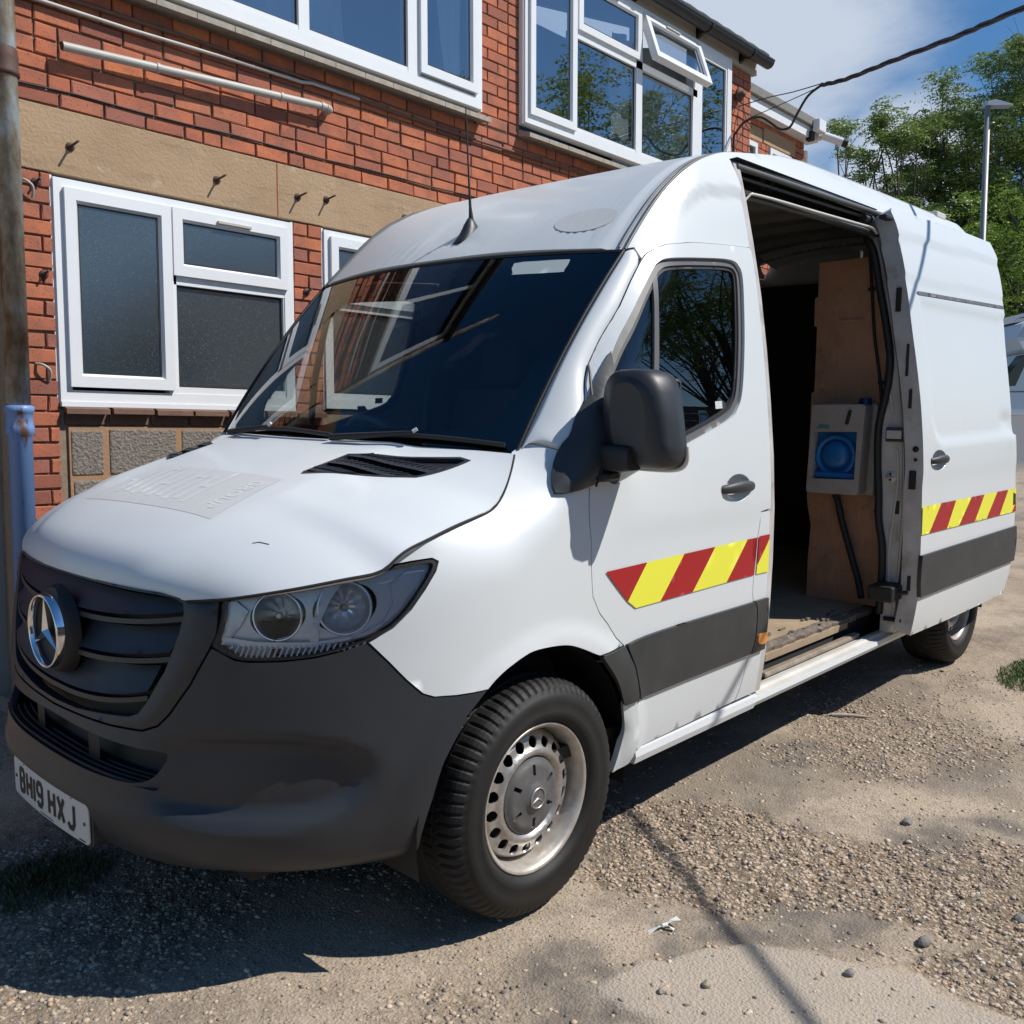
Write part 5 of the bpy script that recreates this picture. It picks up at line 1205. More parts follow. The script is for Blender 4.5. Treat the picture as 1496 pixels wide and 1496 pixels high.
# sloping slabs under the upper windows
for (xa, xb) in ((.66, 3.655), (4.025, 6.93)):
    x = xa
    while x < xb - .05:
        w_ = min(.213, xb - x); z_ = 3.535; mb = MB(); x1 = x + w_ - .004
        mb.add([(x, WY - .115, z_ - .060), (x1, WY - .115, z_ - .060), (x1, WY + .02, z_ - .030), (x, WY + .02, z_ - .030), (x, WY - .115, z_ - .030), (x1, WY - .115, z_ - .030), (x1, WY + .02, z_ + .015), (x, WY + .02, z_ + .015)], [(0, 3, 2, 1), (4, 5, 6, 7), (0, 1, 5, 4), (1, 2, 6, 5), (2, 3, 7, 6), (3, 0, 4, 7)]); wbuild(mb, 'sill_slab', M_slab); x += .213
# windows
def window(x0, x1, z0, z1, lights, yf, dep, label, pane_m, fw=.055, behind=None):
    """lights: (x0,x1,z0,z1,kind,open)  kind fixed / sash ; coordinates of the light's outer edge"""
    O_ = Vector(((x0 + x1) / 2, yf, z0)); mb = MB(); xs = sorted({x0, x1}); fr = MB()
    fr.box((x0, yf, z0), (x0 + fw, yf + dep, z1)); fr.box((x1 - fw, yf, z0), (x1, yf + dep, z1)); fr.box((x0 + fw, yf, z1 - fw), (x1 - fw, yf + dep, z1)); fr.box((x0 + fw, yf, z0), (x1 - fw, yf + dep, z0 + fw))
    for (a, b, c, d) in behind or []: fr.box((a, yf + .002, c), (b, yf + dep - .004, d))
    f = wbuild(fr, 'window', M_upvc, bld)
    for xa in (x0 - .012, x1): mbs = MB(); mbs.box((xa, yf + .012, z0 - .008), (xa + .012, yf + .05, z1 + .008)); wbuild(mbs, 'sealant', M_caulk, f)
    tag(f, label=label)
    for li_, (a, b, c, d, kd, op, hd) in enumerate(lights):
        s = .052; R = None
        if kd != 'sash':
            k_ = .05; fl = MB()
            for A_ in ((a - k_, c - k_, b + k_, c), (a - k_, d, b + k_, d + k_), (a - k_, c, a, d), (b, c, b + k_, d)): fl.box((max(x0 + .002, A_[0]), yf + .0035 + .0008 * li_, max(z0 + .002, A_[1])), (min(x1 - .002, A_[2]), yf + dep - .01, min(z1 - .002, A_[3])))
            wbuild(fl, 'frame_rail', M_upvc, f)
        if kd == 'sash':
            mb = MB(); yy = yf - .020
            for A_ in ((a, c, b, c + s), (a, d - s, b, d), (a, c + s, a + s, d - s), (b - s, c + s, b, d - s)):
                mb.box((A_[0], yy, A_[1]), (A_[2], yy + .060, A_[3]))
            mb2 = MB(); g = .008
            # bevelled inner bead
            ia, ib, ic_, id_ = a + s, b - s, c + s, d - s
            mb.add([(ia, yy, ic_), (ib, yy, ic_), (ib, yy, id_), (ia, yy, id_), (ia + .012, yy + .018, ic_ + .012), (ib - .012, yy + .018, ic_ + .012), (ib - .012, yy + .018, id_ - .012), (ia + .012, yy + .018, id_ - .012)], [(0, 1, 5, 4), (1, 2, 6, 5), (2, 3, 7, 6), (3, 0, 4, 7)])
            pi_ = (ia + .010, ib - .010, ic_ + .010, id_ - .010); py = yy + .020
        else:
            mb = None; pi_ = (a + .004, b - .004, c + .004, d - .004); py = yf + .022
        def rotp(v):
            if not op: return v
            y, z = v[1] - (yf - .02), v[2] - d; return (v[0], (yf - .02) + y * math.cos(op) + z * math.sin(op) , d + z * math.cos(op) - y * math.sin(op))
        par = f
        if mb:
            mb.v = [rotp(v) for v in mb.v]; par = wbuild(mb, 'sash', M_upvc, f)
        mg = MB(); q = pi_; mg.add([rotp(v) for v in [(q[0], py, q[2]), (q[1], py, q[2]), (q[1], py, q[3]), (q[0], py, q[3]), (q[0] + .009, py - .001, q[2] + .009), (q[1] - .009, py - .001, q[2] + .009), (q[1] - .009, py - .001, q[3] - .009), (q[0] + .009, py - .001, q[3] - .009)]], [(0, 1, 5, 4), (1, 2, 6, 5), (2, 3, 7, 6), (3, 0, 4, 7)]); wbuild(mg, 'gasket', M_gasket, f, False)
        mp_ = MB(); mp_.add([rotp(v) for v in [(q[0], py + .002, q[2]), (q[1], py + .002, q[2]), (q[1], py + .002, q[3]), (q[0], py + .002, q[3])]], [(0, 1, 2, 3)]); wbuild(mp_, 'pane', pane_m, f, False)
        if hd:
            mh = MB(); mh.box((hd[0], yf - .034, hd[2]), (hd[1], yf - .019, hd[2] + .016), .003); mh.v = [rotp(v) for v in mh.v]; wbuild(mh, 'trickle_vent', M_fasc, f)
    return f
lw = window(.818, 2.118, 1.560, 2.590, [(.860, 1.385, 1.630, 2.548, 'sash', 0, None), (1.393, 2.078, 2.212, 2.550, 'sash', 0, (1.64, 1.84, 2.505)), (1.412, 2.055, 1.650, 2.170, 'fixed', 0, None)], WY - .012, .07, 'lower window with frosted panes left of the van', M_frost, behind=[(1.372, 1.414, 1.6, 2.55), (1.40, 2.07, 2.168, 2.215)])
lw2 = window(2.338, 3.60, 1.560, 2.590, [(2.375, 3.05, 2.18, 2.555, 'sash', 0, (2.60, 2.80, 2.51)), (2.395, 3.03, 1.65, 2.14, 'fixed', 0, None), (3.07, 3.565, 1.63, 2.55, 'sash', 0, None)], WY - .012, .07, 'lower window half hidden behind the windscreen', M_frost, behind=[(3.03, 3.075, 1.6, 2.55), (2.38, 3.05, 2.138, 2.182)])
sub = MB(); sub.box((.818, WY - .02, 1.537), (2.118, WY + .05, 1.5595)); wbuild(sub, 'sub_sill', M_upvc, lw)
for (x0, x1) in ((.95, 1.37), (1.42, 2.05)):
    mb = MB(); mb.box((x0, WY + .05, 1.6), (x1, WY + .06, 2.5)); 
uw1 = window(.68, 3.610, 3.565, 4.93, [(.70, 1.50, 3.66, 4.85, 'fixed', 0, None), (1.54, 2.165, 3.66, 4.85, 'fixed', 0, None), (2.226, 2.965, 3.66, 4.85, 'fixed', 0, None), (3.050, 3.560, 3.652, 4.86, 'sash', 0, None)], WY - .055, .08, 'upper window nearest the drainpipe with a draped white curtain', M_paneU, fw=.07, behind=[(1.49, 1.55, 3.6, 4.9), (2.16, 2.23, 3.6, 4.9), (2.96, 3.06, 3.6, 4.9)])
uw2 = window(4.042, 6.885, 3.592, 4.815, [(4.082, 4.600, 3.652, 4.775, 'sash', 0, None), (4.622, 5.385, 3.690, 4.335, 'fixed', 0, None), (4.620, 5.425, 4.390, 4.775, 'sash', 0, (4.90, 5.10, 4.74)), (5.463, 6.235, 3.690, 4.335, 'fixed', 0, None), (5.462, 6.300, 4.390, 4.775, 'sash', .34, (5.75, 5.95, 4.735)), (6.380, 6.790, 3.690, 4.700, 'fixed', 0, None)], WY - .055, .08, 'upper window above the van with its top light propped open', M_paneU, fw=.075, behind=[(4.595, 4.625, 3.6, 4.8), (5.382, 5.466, 3.6, 4.8), (6.232, 6.382, 3.6, 4.8), (4.6, 6.3, 4.332, 4.392)])
# rooms behind the upper panes
for (x0, x1, nm) in ((.66, 3.58, uw1), (4.08, 6.85, uw2)):
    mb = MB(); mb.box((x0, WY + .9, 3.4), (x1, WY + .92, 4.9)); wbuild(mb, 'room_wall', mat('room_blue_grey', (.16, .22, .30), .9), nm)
def curtain(x0, x1, z0, z1, y, amp, nf, par, skew=0):
    mb = MB(); P = []; nx, nz = 40, 16
    for i in range(nz + 1):
        z = z1 + (z0 - z1) * i / nz
        for j in range(nx + 1):
            t = j / nx; P.append((x0 + (x1 - x0) * t + skew * (i / nz) ** 2 * (1 - t), y + amp * math.sin(t * nf * 6.28 + i * .25) * (.6 + .4 * math.sin(i * .4 + t * 5)), z))
    mb.add(P, [(i * 41 + j, i * 41 + j + 1, (i + 1) * 41 + j + 1, (i + 1) * 41 + j) for i in range(nz) for j in range(nx)], True); wbuild(mb, 'curtain', M_curt, par, False)
curtain(3.24, 3.48, 3.70, 4.85, WY + .02, .012, 2.6, uw1, .10); curtain(1.2, 2.9, 3.6, 4.9, WY + .5, .04, 7, uw1); curtain(5.6, 6.8, 3.6, 4.8, WY + .35, .04, 6, uw2); curtain(4.2, 4.45, 3.6, 4.1, WY + .4, .02, 2, uw2)
# something pale leaning inside the lower window, seen through the frost
mb = MB(); mb.add([(1.06, WY + .0085, 1.70), (1.16, WY + .0085, 1.70), (1.195, WY + .0085, 1.93), (1.15, WY + .0085, 1.945), (1.125, WY + .0085, 1.93)], [(0, 1, 2, 3, 4)]); wbuild(mb, 'pale_board', mat('pale_board', (.30, .31, .29), .5), lw, False)
# eaves
mb = MB(); mb.box((.6, WY - .030, 4.818), (7.39, WY + .02, 4.93)); mb.box((.6, WY - .16, 4.93), (7.39, WY + .02, 4.945)); wbuild(mb, 'fascia', M_fasc)
mb = MB(); P = []
for x in (.55, 7.43):
    for i in range(9):
        a = math.pi + math.pi * i / 8; P.append((x, WY - .135 + .060 * math.cos(a), 4.925 + .062 * math.sin(a)))
mb.add(P, [(i, i + 1, 10 + i, 9 + i) for i in range(8)], True); mb.add(P[:9], [tuple(range(9))]); mb.add(P[9:], [tuple(range(9))]); mb.box((.55, WY - .199, 4.918), (7.43, WY - .188, 4.934))
gut = wbuild(mb, 'gutter', M_gut, bld, False)
for x in (4.4, 5.35, 6.3, 7.05):
    mb = MB(); P = []
    for xx in (x, x + .035):
        for i in range(9):
            a = math.pi + math.pi * i / 8; P.append((xx, WY - .135 + .066 * math.cos(a), 4.925 + .069 * math.sin(a)))
    mb.add(P, [(i, i + 1, 10 + i, 9 + i) for i in range(8)], True); mb.add([P[i] for i in (8, 0)] + [(x, WY - .03, 4.93), (x, WY - .03, 4.84)], [(0, 1, 2, 3)]); mb.add([(x, WY - .03, 4.84), (x + .035, WY - .03, 4.84), (x + .035, WY - .12, 4.87), (x, WY - .12, 4.87), (x, WY - .03, 4.93), (x + .035, WY - .03, 4.93)], [(0, 1, 2, 3), (0, 3, 4), (1, 5, 2)]); wbuild(mb, 'gutter_bracket', M_gut, gut, False)
for i in range(31):                                  # roof tiles, first courses
    for j in range(2):
        x = 7.40 - .215 * (i + 1) + (.1 if j else 0); y0 = WY - .16 + j * .17; z0 = 4.955 + j * .085
        if j and i > 12: continue
        mb = MB(); mb.add([(x, y0, z0), (x + .205, y0, z0 + .002), (x + .205, y0 + .26, z0 + .135), (x, y0 + .26, z0 + .13), (x, y0, z0 + .022), (x + .10, y0, z0 + .030), (x + .205, y0, z0 + .024), (x + .205, y0 + .26, z0 + .157), (x, y0 + .26, z0 + .15)], [(0, 3, 2, 1), (4, 5, 6, 7, 8), (0, 1, 6, 5, 4), (1, 2, 7, 6), (3, 0, 4, 8)]); wbuild(mb, 'roof_tile', M_roof)
mb = MB(); mb.add([(.6, WY - .1, 4.95), (7.40, WY - .1, 4.95), (7.40, WY + 3.0, 6.4), (.6, WY + 3.0, 6.4), (7.40, WY + 6.1, 4.95), (.6, WY + 6.1, 4.95)], [(0, 1, 2, 3), (3, 2, 4, 5)]); wbuild(mb, 'roof_slope', M_roof)
# bolts left in the wall
def bolt(x, z, ln=.085, washer=True, hooked=False, par=bld):
    mb = MB(); mb.lathe([(.0001, -.006), (.020, -.006), (.021, 0)], (x, WY - .004, z), 'y', 14); mb.tube([(x, WY, z), (x + .005, WY - ln, z + .012)], .0055, 8); mb.lathe([(.0001, -.012), (.011, -.012), (.011, 0)], (x, WY - .010, z), 'y', 6)
    wbuild(mb, 'wall_bolt', M_iron)
for x, z in ((.906, 2.741), (1.661, 2.738), (2.165, 2.742), (2.363, 2.763), (2.96, 2.762)): bolt(x, z)
for x, z, l_ in ((.745, 2.55, .05), (.765, 2.14, .05), (2.215, 2.22, .05), (2.225, 2.075, .05)): bolt(x, z, l_)
for (x, z) in ((.690, 2.52), (.735, 1.70)):
    mb = MB(); mb.tube(spl([(x - .02, WY, z + .03), (x + .0, WY - .03, z + .025), (x + .03, WY - .035, z), (x + .035, WY - .01, z - .045)], 4), .006, 8); wbuild(mb, 'hook', M_pvc)
# insulator on the end pier
mb = MB(); mb.lathe([(.0001, -.10), (.02, -.10), (.032, -.08), (.034, -.06), (.060, -.05), (.062, -.035), (.03, -.03), (.03, 0)], (7.05, WY, 4.55), 'y', 16); wbuild(mb, 'insulator', M_iron)
# ---- pipes and cables fixed to the wall
def thing_mesh(mb, name, m, label, cat, group=None, fix=True): return tag(mb.build(name, m, None, fix), label, cat, group)
M_dp = bpy.data.materials.new('peeling_pipe_paint'); M_dp.use_nodes = True
def two_tone(m, c1, c2, c3, sc1, lo, hi, rough=.55):
    t = m.node_tree; b = t.nodes['Principled BSDF']; b.inputs['Roughness'].default_value = rough; g = N(t, 'ShaderNodeNewGeometry'); mp2 = N(t, 'ShaderNodeMapping'); mp2.inputs['Scale'].default_value = (1, 1, .45)
    n = N(t, 'ShaderNodeTexNoise'); n.inputs['Scale'].default_value = sc1; n.inputs['Detail'].default_value = 9; n.inputs['Roughness'].default_value = .65; t.links.new(g.outputs['Position'], mp2.inputs[0]); t.links.new(mp2.outputs[0], n.inputs[0])
    r = N(t, 'ShaderNodeValToRGB'); e = r.color_ramp.elements; e[0].position = lo; e[0].color = (*c1, 1); e[1].position = hi; e[1].color = (*c3, 1); k = e.new((lo + hi) / 2); k.color = (*c2, 1)
    t.links.new(n.outputs[0], r.inputs[0]); t.links.new(r.outputs[0], b.inputs['Base Color']); bp = N(t, 'ShaderNodeBump'); bp.inputs['Strength'].default_value = .4; bp.inputs['Distance'].default_value = .003; t.links.new(n.outputs[0], bp.inputs['Height']); t.links.new(bp.outputs[0], b.inputs['Normal'])
two_tone(M_dp, (.13, .065, .035), (.26, .22, .16), (.36, .40, .42), 7, .40, .62)
M_dpb = bpy.data.materials.new('blue_pipe_paint'); M_dpb.use_nodes = True; two_tone(M_dpb, (.13, .07, .045), (.11, .20, .42), (.15, .26, .50), 9, .32, .40, .45)
dp = empty('drainpipe', (.60, 1.765, .05), 'old cast iron drainpipe, rusty above and blue below, at the left end of the wall', 'drainpipe')
def dl(mb, nm, m, fix=True):
    mb.v = [(v[0] - .60, v[1] - 1.765, v[2] - .05) for v in mb.v]; return mb.build(nm, m, dp, fix)
mb = MB(); mb.lathe([(.0001, 1.50), (.050, 1.50), (.050, 6.2), (.0001, 6.2)], (.602, 1.765, 0), 'z', 28); dl(mb, 'upper_pipe', M_dp)
mb = MB(); mb.lathe([(.0001, .02), (.050, .02), (.050, 1.40), (.060, 1.41), (.060, 1.44), (.056, 1.45), (.056, 1.50), (.062, 1.505), (.062, 1.53), (.050, 1.535)], (.603, 1.765, 0), 'z', 28); dl(mb, 'lower_pipe', M_dpb)
mb = MB(); mb.lathe([(.050, 2.955), (.060, 2.96), (.060, 2.975), (.055, 2.985), (.057, 3.03), (.053, 3.07), (.050, 3.075)], (.602, 1.765, 0), 'z', 28); dl(mb, 'collar', M_iron)
wp = empty('waste_pipe', (.85, 1.79, 3.17), 'short grey plastic waste pipe with an open end above the lintel', 'pipe')
mb = MB(); mb.tube([(.862, 1.79, 3.168), (2.33, 1.79, 3.262)], .0205, 16, cap=False); mb.tube(spl([(2.33, 1.79, 3.262), (2.36, 1.80, 3.258), (2.365, 1.85, 3.255)], 4), .021, 14); mb.v = [(v[0] - .85, v[1] - 1.79, v[2] - 3.17) for v in mb.v]; mb.build('pipe', M_pvc, wp)
for x in (1.32, 2.03, 2.30):
    mb = MB(); z = 3.168 + (x - .862) * .064; mb.tube([(x - .85 - .008, 0, z - 3.17 - .0005), (x - .85 + .008, 0, z - 3.17 + .0005)], .0245, 16); mb.build('pipe_socket', M_pvc, wp)
mb = MB(); mb.tube([(.86 - .85, 0, -.0015), (.862 - .85, 0, -.001)], .017, 14); mb.build('open_end', M_blackd, wp)
def wline(name, pts, r, m, label, cat, seg=8): mb = MB(); mb.tube(pts, r, seg); return thing_mesh(mb, name, m, label, cat)
# ---- lines on the wall
wline('conduit', [(.70, 1.825, 3.350), (.798, 1.825, 3.353), (1.20, 1.822, 3.352), (1.70, 1.822, 3.366), (2.10, 1.824, 3.372), (2.19, 1.824, 3.372), (2.26, 1.826, 3.385), (2.6, 1.828, 3.385)], .0095, M_pvc, 'thin grey conduit sagging along the bricks under the upper window', 'conduit')
wline('iron_pipe', [(.70, 1.832, 3.398), (.935, 1.832, 3.404), (1.455, 1.832, 3.409), (2.192, 1.832, 3.403), (2.861, 1.832, 3.378), (3.576, 1.832, 3.372), (4.678, 1.832, 3.384), (6.9, 1.832, 3.39)], .010, M_tile, 'long thin brown pipe clipped to the wall below both upper windows', 'pipe')
wline('black_wire', [(.66, 1.842, 2.975)] + [(.66 + .28 * i, 1.842, 2.980 + .004 * math.sin(i * 1.9) + .0018 * i) for i in range(1, 12)], .0045, M_blackd, 'thin black wire tacked along the brick joint just above the lintel', 'cable', 6)
# ---- overhead cable bundle
M_cable = mat('cable_sheath', (.035, .033, .035), .5)
att = Vector((7.05, 1.80, 4.55))
main = spl([(6.775, .884, 4.345), (6.60, .60, 4.275), (6.21, .096, 4.17), (5.76, -.525, 4.05), (5.40, -1.016, 3.968), (4.2, -2.7, 3.66), (3.0, -4.35, 3.45), (1.0, -7.13, 3.6), (-1.2, -10.4, 5.0)], 6)
mb = MB(); 
for k in range(3):
    mb.tube([Vector(p) + Vector((0, 0.010 * math.sin(i * .9 + k * 2.1), .012 * math.cos(i * .9 + k * 2.1))) for i, p in enumerate(main)], .009, 6)
thing_mesh(mb, 'cable_bundle', M_cable, 'twisted black overhead cable bundle running from the building up out of the frame', 'cable')
wline('stay_wire', spl([(7.054, 1.83, 4.451), (7.087, 1.55, 4.475), (6.985, 1.25, 4.428), (6.775, .884, 4.356)], 4), .0045, M_cable, 'straight thin wire from the wall to the overhead bundle', 'wire', 6)
wline('looped_cable', spl([(6.95, 1.80, 3.6), (6.95, 1.80, 3.99), (6.946, 1.8, 4.146), (6.933, 1.77, 4.178), (6.93, 1.7, 4.244), (6.931, 1.6, 4.271), (6.897, 1.5, 4.244), (6.878, 1.4, 4.174), (6.882, 1.33, 4.113), (6.884, 1.27, 4.089), (6.864, 1.2, 4.096), (6.776, 1.1, 4.154), (6.767, 1.0, 4.28), (6.776, .884, 4.345)], 5), .011, M_blackd, 'thick black cable looping out from the end pier to the overhead bundle', 'cable')
for nm, pts, lb in (('service_wire', [(7.05, 1.80, 4.46), (6.98, 1.82, 4.20), (6.93, 1.82, 3.7)], 'thin wire hanging down the pier below the insulator'), ('service_wire', [(7.12, 1.80, 4.45), (7.22, 1.83, 4.38), (7.34, 1.83, 4.33)], 'short slack wire right of the insulator'), ('service_wire', [(7.4, 2.2, 4.40), (7.2, 1.5, 4.42), (6.85, .95, 4.36)], 'very thin grey wire crossing in front of the annex')):
    wline(nm, spl(pts, 5), .004, M_iron, lb, 'wire', 5)
# pole out of view that carries the bundle
M_wood = mat('weathered_pole', (.16, .13, .11), .9, noise=(6, .8, (.09, .075, .065)), bump=(40, .6, .006))
def pole(name, x, y, h, r, label, grp=None):
    g = ground_z(x, y); e = empty(name, (x, y, g), label, 'pole', grp); mb = MB(); mb.lathe([(.0001, -.3), (r * 1.15, -.3), (r, h * .5), (r * .82, h), (.0001, h)], (0, 0, 0), 'z', 16); mb.build('shaft', M_wood, e); return e
# ---- annex beyond the corner
AY = 2.3; ANG = math.radians(-1.5)
ann = empty('brick_annex', (7.36, AY, 0), 'single flat roofed brick annex with grey felt edge beyond the corner', 'building')
oa = Vector((7.36, AY, 0))
def ab(mb, nm, m, par=ann, fix=True): mb.v = [(v[0] - oa.x, v[1] - oa.y, v[2]) for v in mb.v]; return mb.build(nm, m, par, fix)
mb = MB(); mb.box((7.36, AY + .014, -.2), (9.44, AY + 4, 4.74)); aw = ab(mb, 'wall', M_mort)
V_all = []; F_all = []; rnd = []; n_ind = 0
openings = [(7.9, 8.31, 3.0, 4.49), (8.585, 9.10, 3.85, 4.51), (7.36, 8.43, 4.52, 4.665), (8.46, 9.20, 4.53, 4.69)]
k = 0; z = 3.0
while z < 4.74:
    x = 7.37 + (.1 if k % 2 else 0) - .1
    while x < 9.43:
        wd = SP_ if rb.random() > .3 else .104; a, b = max(7.37, x), min(9.435, x + wd); zc = z + CH_ / 2
        for (o0, o1, oz0, oz1) in openings:
            if oz0 < zc < oz1 and a < o1 and b > o0:
                if a < o0 and b <= o1: b = o0
                elif b > o1 and a >= o0: a = o1
                else: b = a
        if b - a > .03:
            me, V_, F__ = get_brick(b - a); n0 = len(V_all); r = rb.random(); V_all += [(v.x + (a + b) / 2 - oa.x, v.y, v.z + zc) for v in V_]; F_all += [[j + n0 for j in f] for f in F__]; rnd += [r] * len(V_)
        x += wd
    z += CH_; k += 1
me = bpy.data.meshes.new('brick_courses'); me.from_pydata(V_all, [], F_all); at = me.attributes.new('rnd', 'FLOAT', 'POINT'); at.data.foreach_set('value', rnd); tag(link('brick_courses', me, M_brs, aw), kind='stuff')
for (x0, x1, z0, z1) in ((7.36, 8.425, 4.525, 4.665), (8.465, 9.20, 4.535, 4.695)):
    mb = MB(); mb.box((x0, AY - .004, z0), (x1, AY + .02, z1), .004); ab(mb, 'lintel', M_stone)
for (x0, x1, z0, z1) in ((7.90, 8.305, 3.2, 4.49), (8.59, 9.095, 3.86, 4.51)):
    mb = MB(); f = .05
    for A_ in ((x0, z0, x1, z0 + f), (x0, z1 - f, x1, z1), (x0, z0 + f, x0 + f, z1 - f), (x1 - f, z0 + f, x1, z1 - f)): mb.box((A_[0], AY - .02, A_[1]), (A_[2], AY + .05, A_[3]))
    wf = ab(mb, 'window', M_upvc); mb = MB(); mb.add([(x0 + f, AY + .01, z0 + f), (x1 - f, AY + .01, z0 + f), (x1 - f, AY + .01, z1 - f), (x0 + f, AY + .01, z1 - f)], [(0, 1, 2, 3)]); ab(mb, 'pane', M_frost, wf, False)
mb = MB(); mb.box((7.30, AY - .14, 4.745), (9.52, AY + .02, 4.86)); ab(mb, 'fascia', M_upvc)
mb = MB(); mb.box((7.30, AY - .18, 4.862), (9.56, AY + 4.1, 4.96), .01); ab(mb, 'felt_roof_edge', mat('roof_felt', (.24, .235, .22), .95, noise=(30, .9, (.14, .14, .13)), bump=(200, .5, .003)))
# floodlight and camera on its corner
fl = empty('security_camera', (9.46, AY - .15, 4.80), 'white bullet security camera with dark lens on the annex corner', 'camera')
mb = MB(); mb.box((-.03, -.03, -.05), (.04, .10, .06), .01); mb.build('bracket', M_upvc, fl)
mb = MB(); d0 = Vector((.55, -.75, -.35)).normalized(); mb.tube([Vector((0, -.05, .0)), d0 * .24 + Vector((0, -.05, 0))], .045, 14); mb.build('body', M_upvc, fl)
mb = MB(); mb.tube([d0 * .24 + Vector((0, -.05, 0)), d0 * .30 + Vector((0, -.05, 0))], .047, 14); mb.build('lens_hood', M_blackd, fl)
fl = empty('floodlight', (9.28, AY - .16, 4.80), 'small white floodlight beside the security camera', 'floodlight')
mb = MB(); mb.box((-.03, -.02, -.09), (.05, .06, .01), .01); mb.build('sensor', M_blackd, fl); mb = MB(); mb.box((-.02, -.10, .0), (.16, -.02, .13), .01); mb.build('head', M_upvc, fl)
# ================================================================ GROUND
def vnoise(x, y, seed=0):
    r = np.random.default_rng(seed); T = r.random((256, 256)); xi = np.floor(x).astype(int); yi = np.floor(y).astype(int); fx = x - xi; fy = y - yi
    fx = fx * fx * (3 - 2 * fx); fy = fy * fy * (3 - 2 * fy); g = lambda a, b: T[a % 256, b % 256]
    return (g(xi, yi) * (1 - fx) + g(xi + 1, yi) * fx) * (1 - fy) + (g(xi, yi + 1) * (1 - fx) + g(xi + 1, yi + 1) * fx) * fy
def fbm(x, y, f, o, seed=0): return sum(vnoise(x * f * 2 ** i, y * f * 2 ** i, seed + i) * .5 ** i for i in range(o)) / sum(.5 ** i for i in range(o))
ZONES = {'slab': [(.78, -1.36), (.9, -1.33), (1.06, -1.34), (1.27, -1.48), (1.35, -1.68), (1.48, -1.91), (1.46, -2.05), (1.45, -2.4), (.6, -2.4), (.72, -1.6)],
 'dark': [(1.20, -1.22), (1.42, -1.33), (1.63, -1.60), (1.67, -1.78), (1.46, -1.75), (1.28, -1.49), (1.05, -1.34)], 'dark2': [(.80, -1.09), (.96, -1.17), (.93, -1.32), (.74, -1.45), (.57, -1.27)],
 'rough': [(1.62, -.55), (2.0, -.88), (2.05, -1.39), (2.45, -1.95), (1.75, -2.15), (1.69, -1.76), (1.33, -1.27), (1.20, -.98)], 'rough2': [(1.51, -1.85), (1.75, -1.97), (1.85, -2.2), (1.47, -2.25), (1.47, -2.02)],
 'dark3': [(2.60, -.73), (2.92, -.93), (2.80, -1.16), (2.50, -1.0)], 'dark4': [(2.25, -1.50), (2.75, -1.80), (2.52, -1.95), (2.10, -1.68)]}
def poly_mask(x, y, P, soft):
    """1 inside a worn patch, ragged edge"""
    shp = x.shape; x = np.ravel(x).astype(float); y = np.ravel(y).astype(float); o = np.zeros(len(x)); bb = np.array(P); near = (x > bb[:, 0].min() - .3) & (x < bb[:, 0].max() + .3) & (y > bb[:, 1].min() - .3) & (y < bb[:, 1].max() + .3)
    X, Y = x[near], y[near]; X = X + (fbm(X, Y, 5, 4, 61) - .5) * .22; Y = Y + (fbm(X, Y, 5, 4, 73) - .5) * .22; ins = np.zeros(len(X), bool); d = np.full(len(X), 9.)
    for i in range(len(P)):
        ax, ay = P[i]; bx, by = P[(i + 1) % len(P)]; c_ = (ay > Y) != (by > Y)
        with np.errstate(divide='ignore', invalid='ignore'): ins ^= c_ & (X < (bx - ax) * (Y - ay) / ((by - ay) if by != ay else 1e-9) + ax)
        t = np.clip(((X - ax) * (bx - ax) + (Y - ay) * (by - ay)) / ((bx - ax) ** 2 + (by - ay) ** 2), 0, 1); d = np.minimum(d, np.hypot(ax + t * (bx - ax) - X, ay + t * (by - ay) - Y))
    o[near] = ss_np(.5 + np.where(ins, d, -d) / soft); return o.reshape(shp)
def ss_np(t): t = np.clip(t, 0, 1); return t * t * (3 - 2 * t)
def rough_mask(x, y):
    """where the concrete skin has worn away to stones"""
    x, y = np.asarray(x, float), np.asarray(y, float)
    m = np.clip((fbm(x, y, .9, 5, 40) - .50) * 4, 0, .8)
    for k in ('rough', 'rough2'): m = np.maximum(m, poly_mask(x, y, ZONES[k], .10))
    m = np.maximum(m, .55 * poly_mask(x, y, ZONES['dark3'], .1))
    return m * (1 - poly_mask(x, y, ZONES['slab'], .03))
def dark_mask(x, y):
    m = np.clip((fbm(x, y, 1.3, 6, 90) - .56) * 6, 0, .55)
    for k in ('dark', 'dark2', 'dark3', 'dark4'): m = np.maximum(m, .9 * poly_mask(x, y, ZONES[k], .12) * (.35 + .65 * ss_np((fbm(x, y, 9, 4, 33) - .35) * 4)))
    return m
def ghgt(x, y, fine=True):
    z = ground_z(x, y)
    if fine:
        m = rough_mask(x, y); z = z + .010 * (fbm(x, y, 1.2, 3, 7) - .5) - .012 * m - .010 * poly_mask(x, y, ZONES['dark'], .06) + .006 * poly_mask(x, y, ZONES['slab'], .02) + m * .024 * (fbm(x, y, 28, 3, 20) - .4) + .0035 * (1 - .8 * poly_mask(x, y, ZONES['slab'], .03)) * (fbm(x, y, 60, 2, 5) - .5)
        # a crack with a broken edge by the rear wheel
        cyl = -1.17 + (x - 4.55) * (-1.05) + .05 * np.sin(x * 9); d = np.abs(y - cyl) * .69
        z = z - .018 * np.exp(-(d / .02) ** 2) * (x > 3.9) * (x < 5.6)
        cy2 = .25 - (x + .1) * .62 + .02 * np.sin(x * 14); z = z - .006 * np.exp(-(np.abs(y - cy2) * .85 / .010) ** 2) * (x < 1.4)
        z = z + .05 * ss_np((y - 1.55) / .3) * (x > .60)
    return z
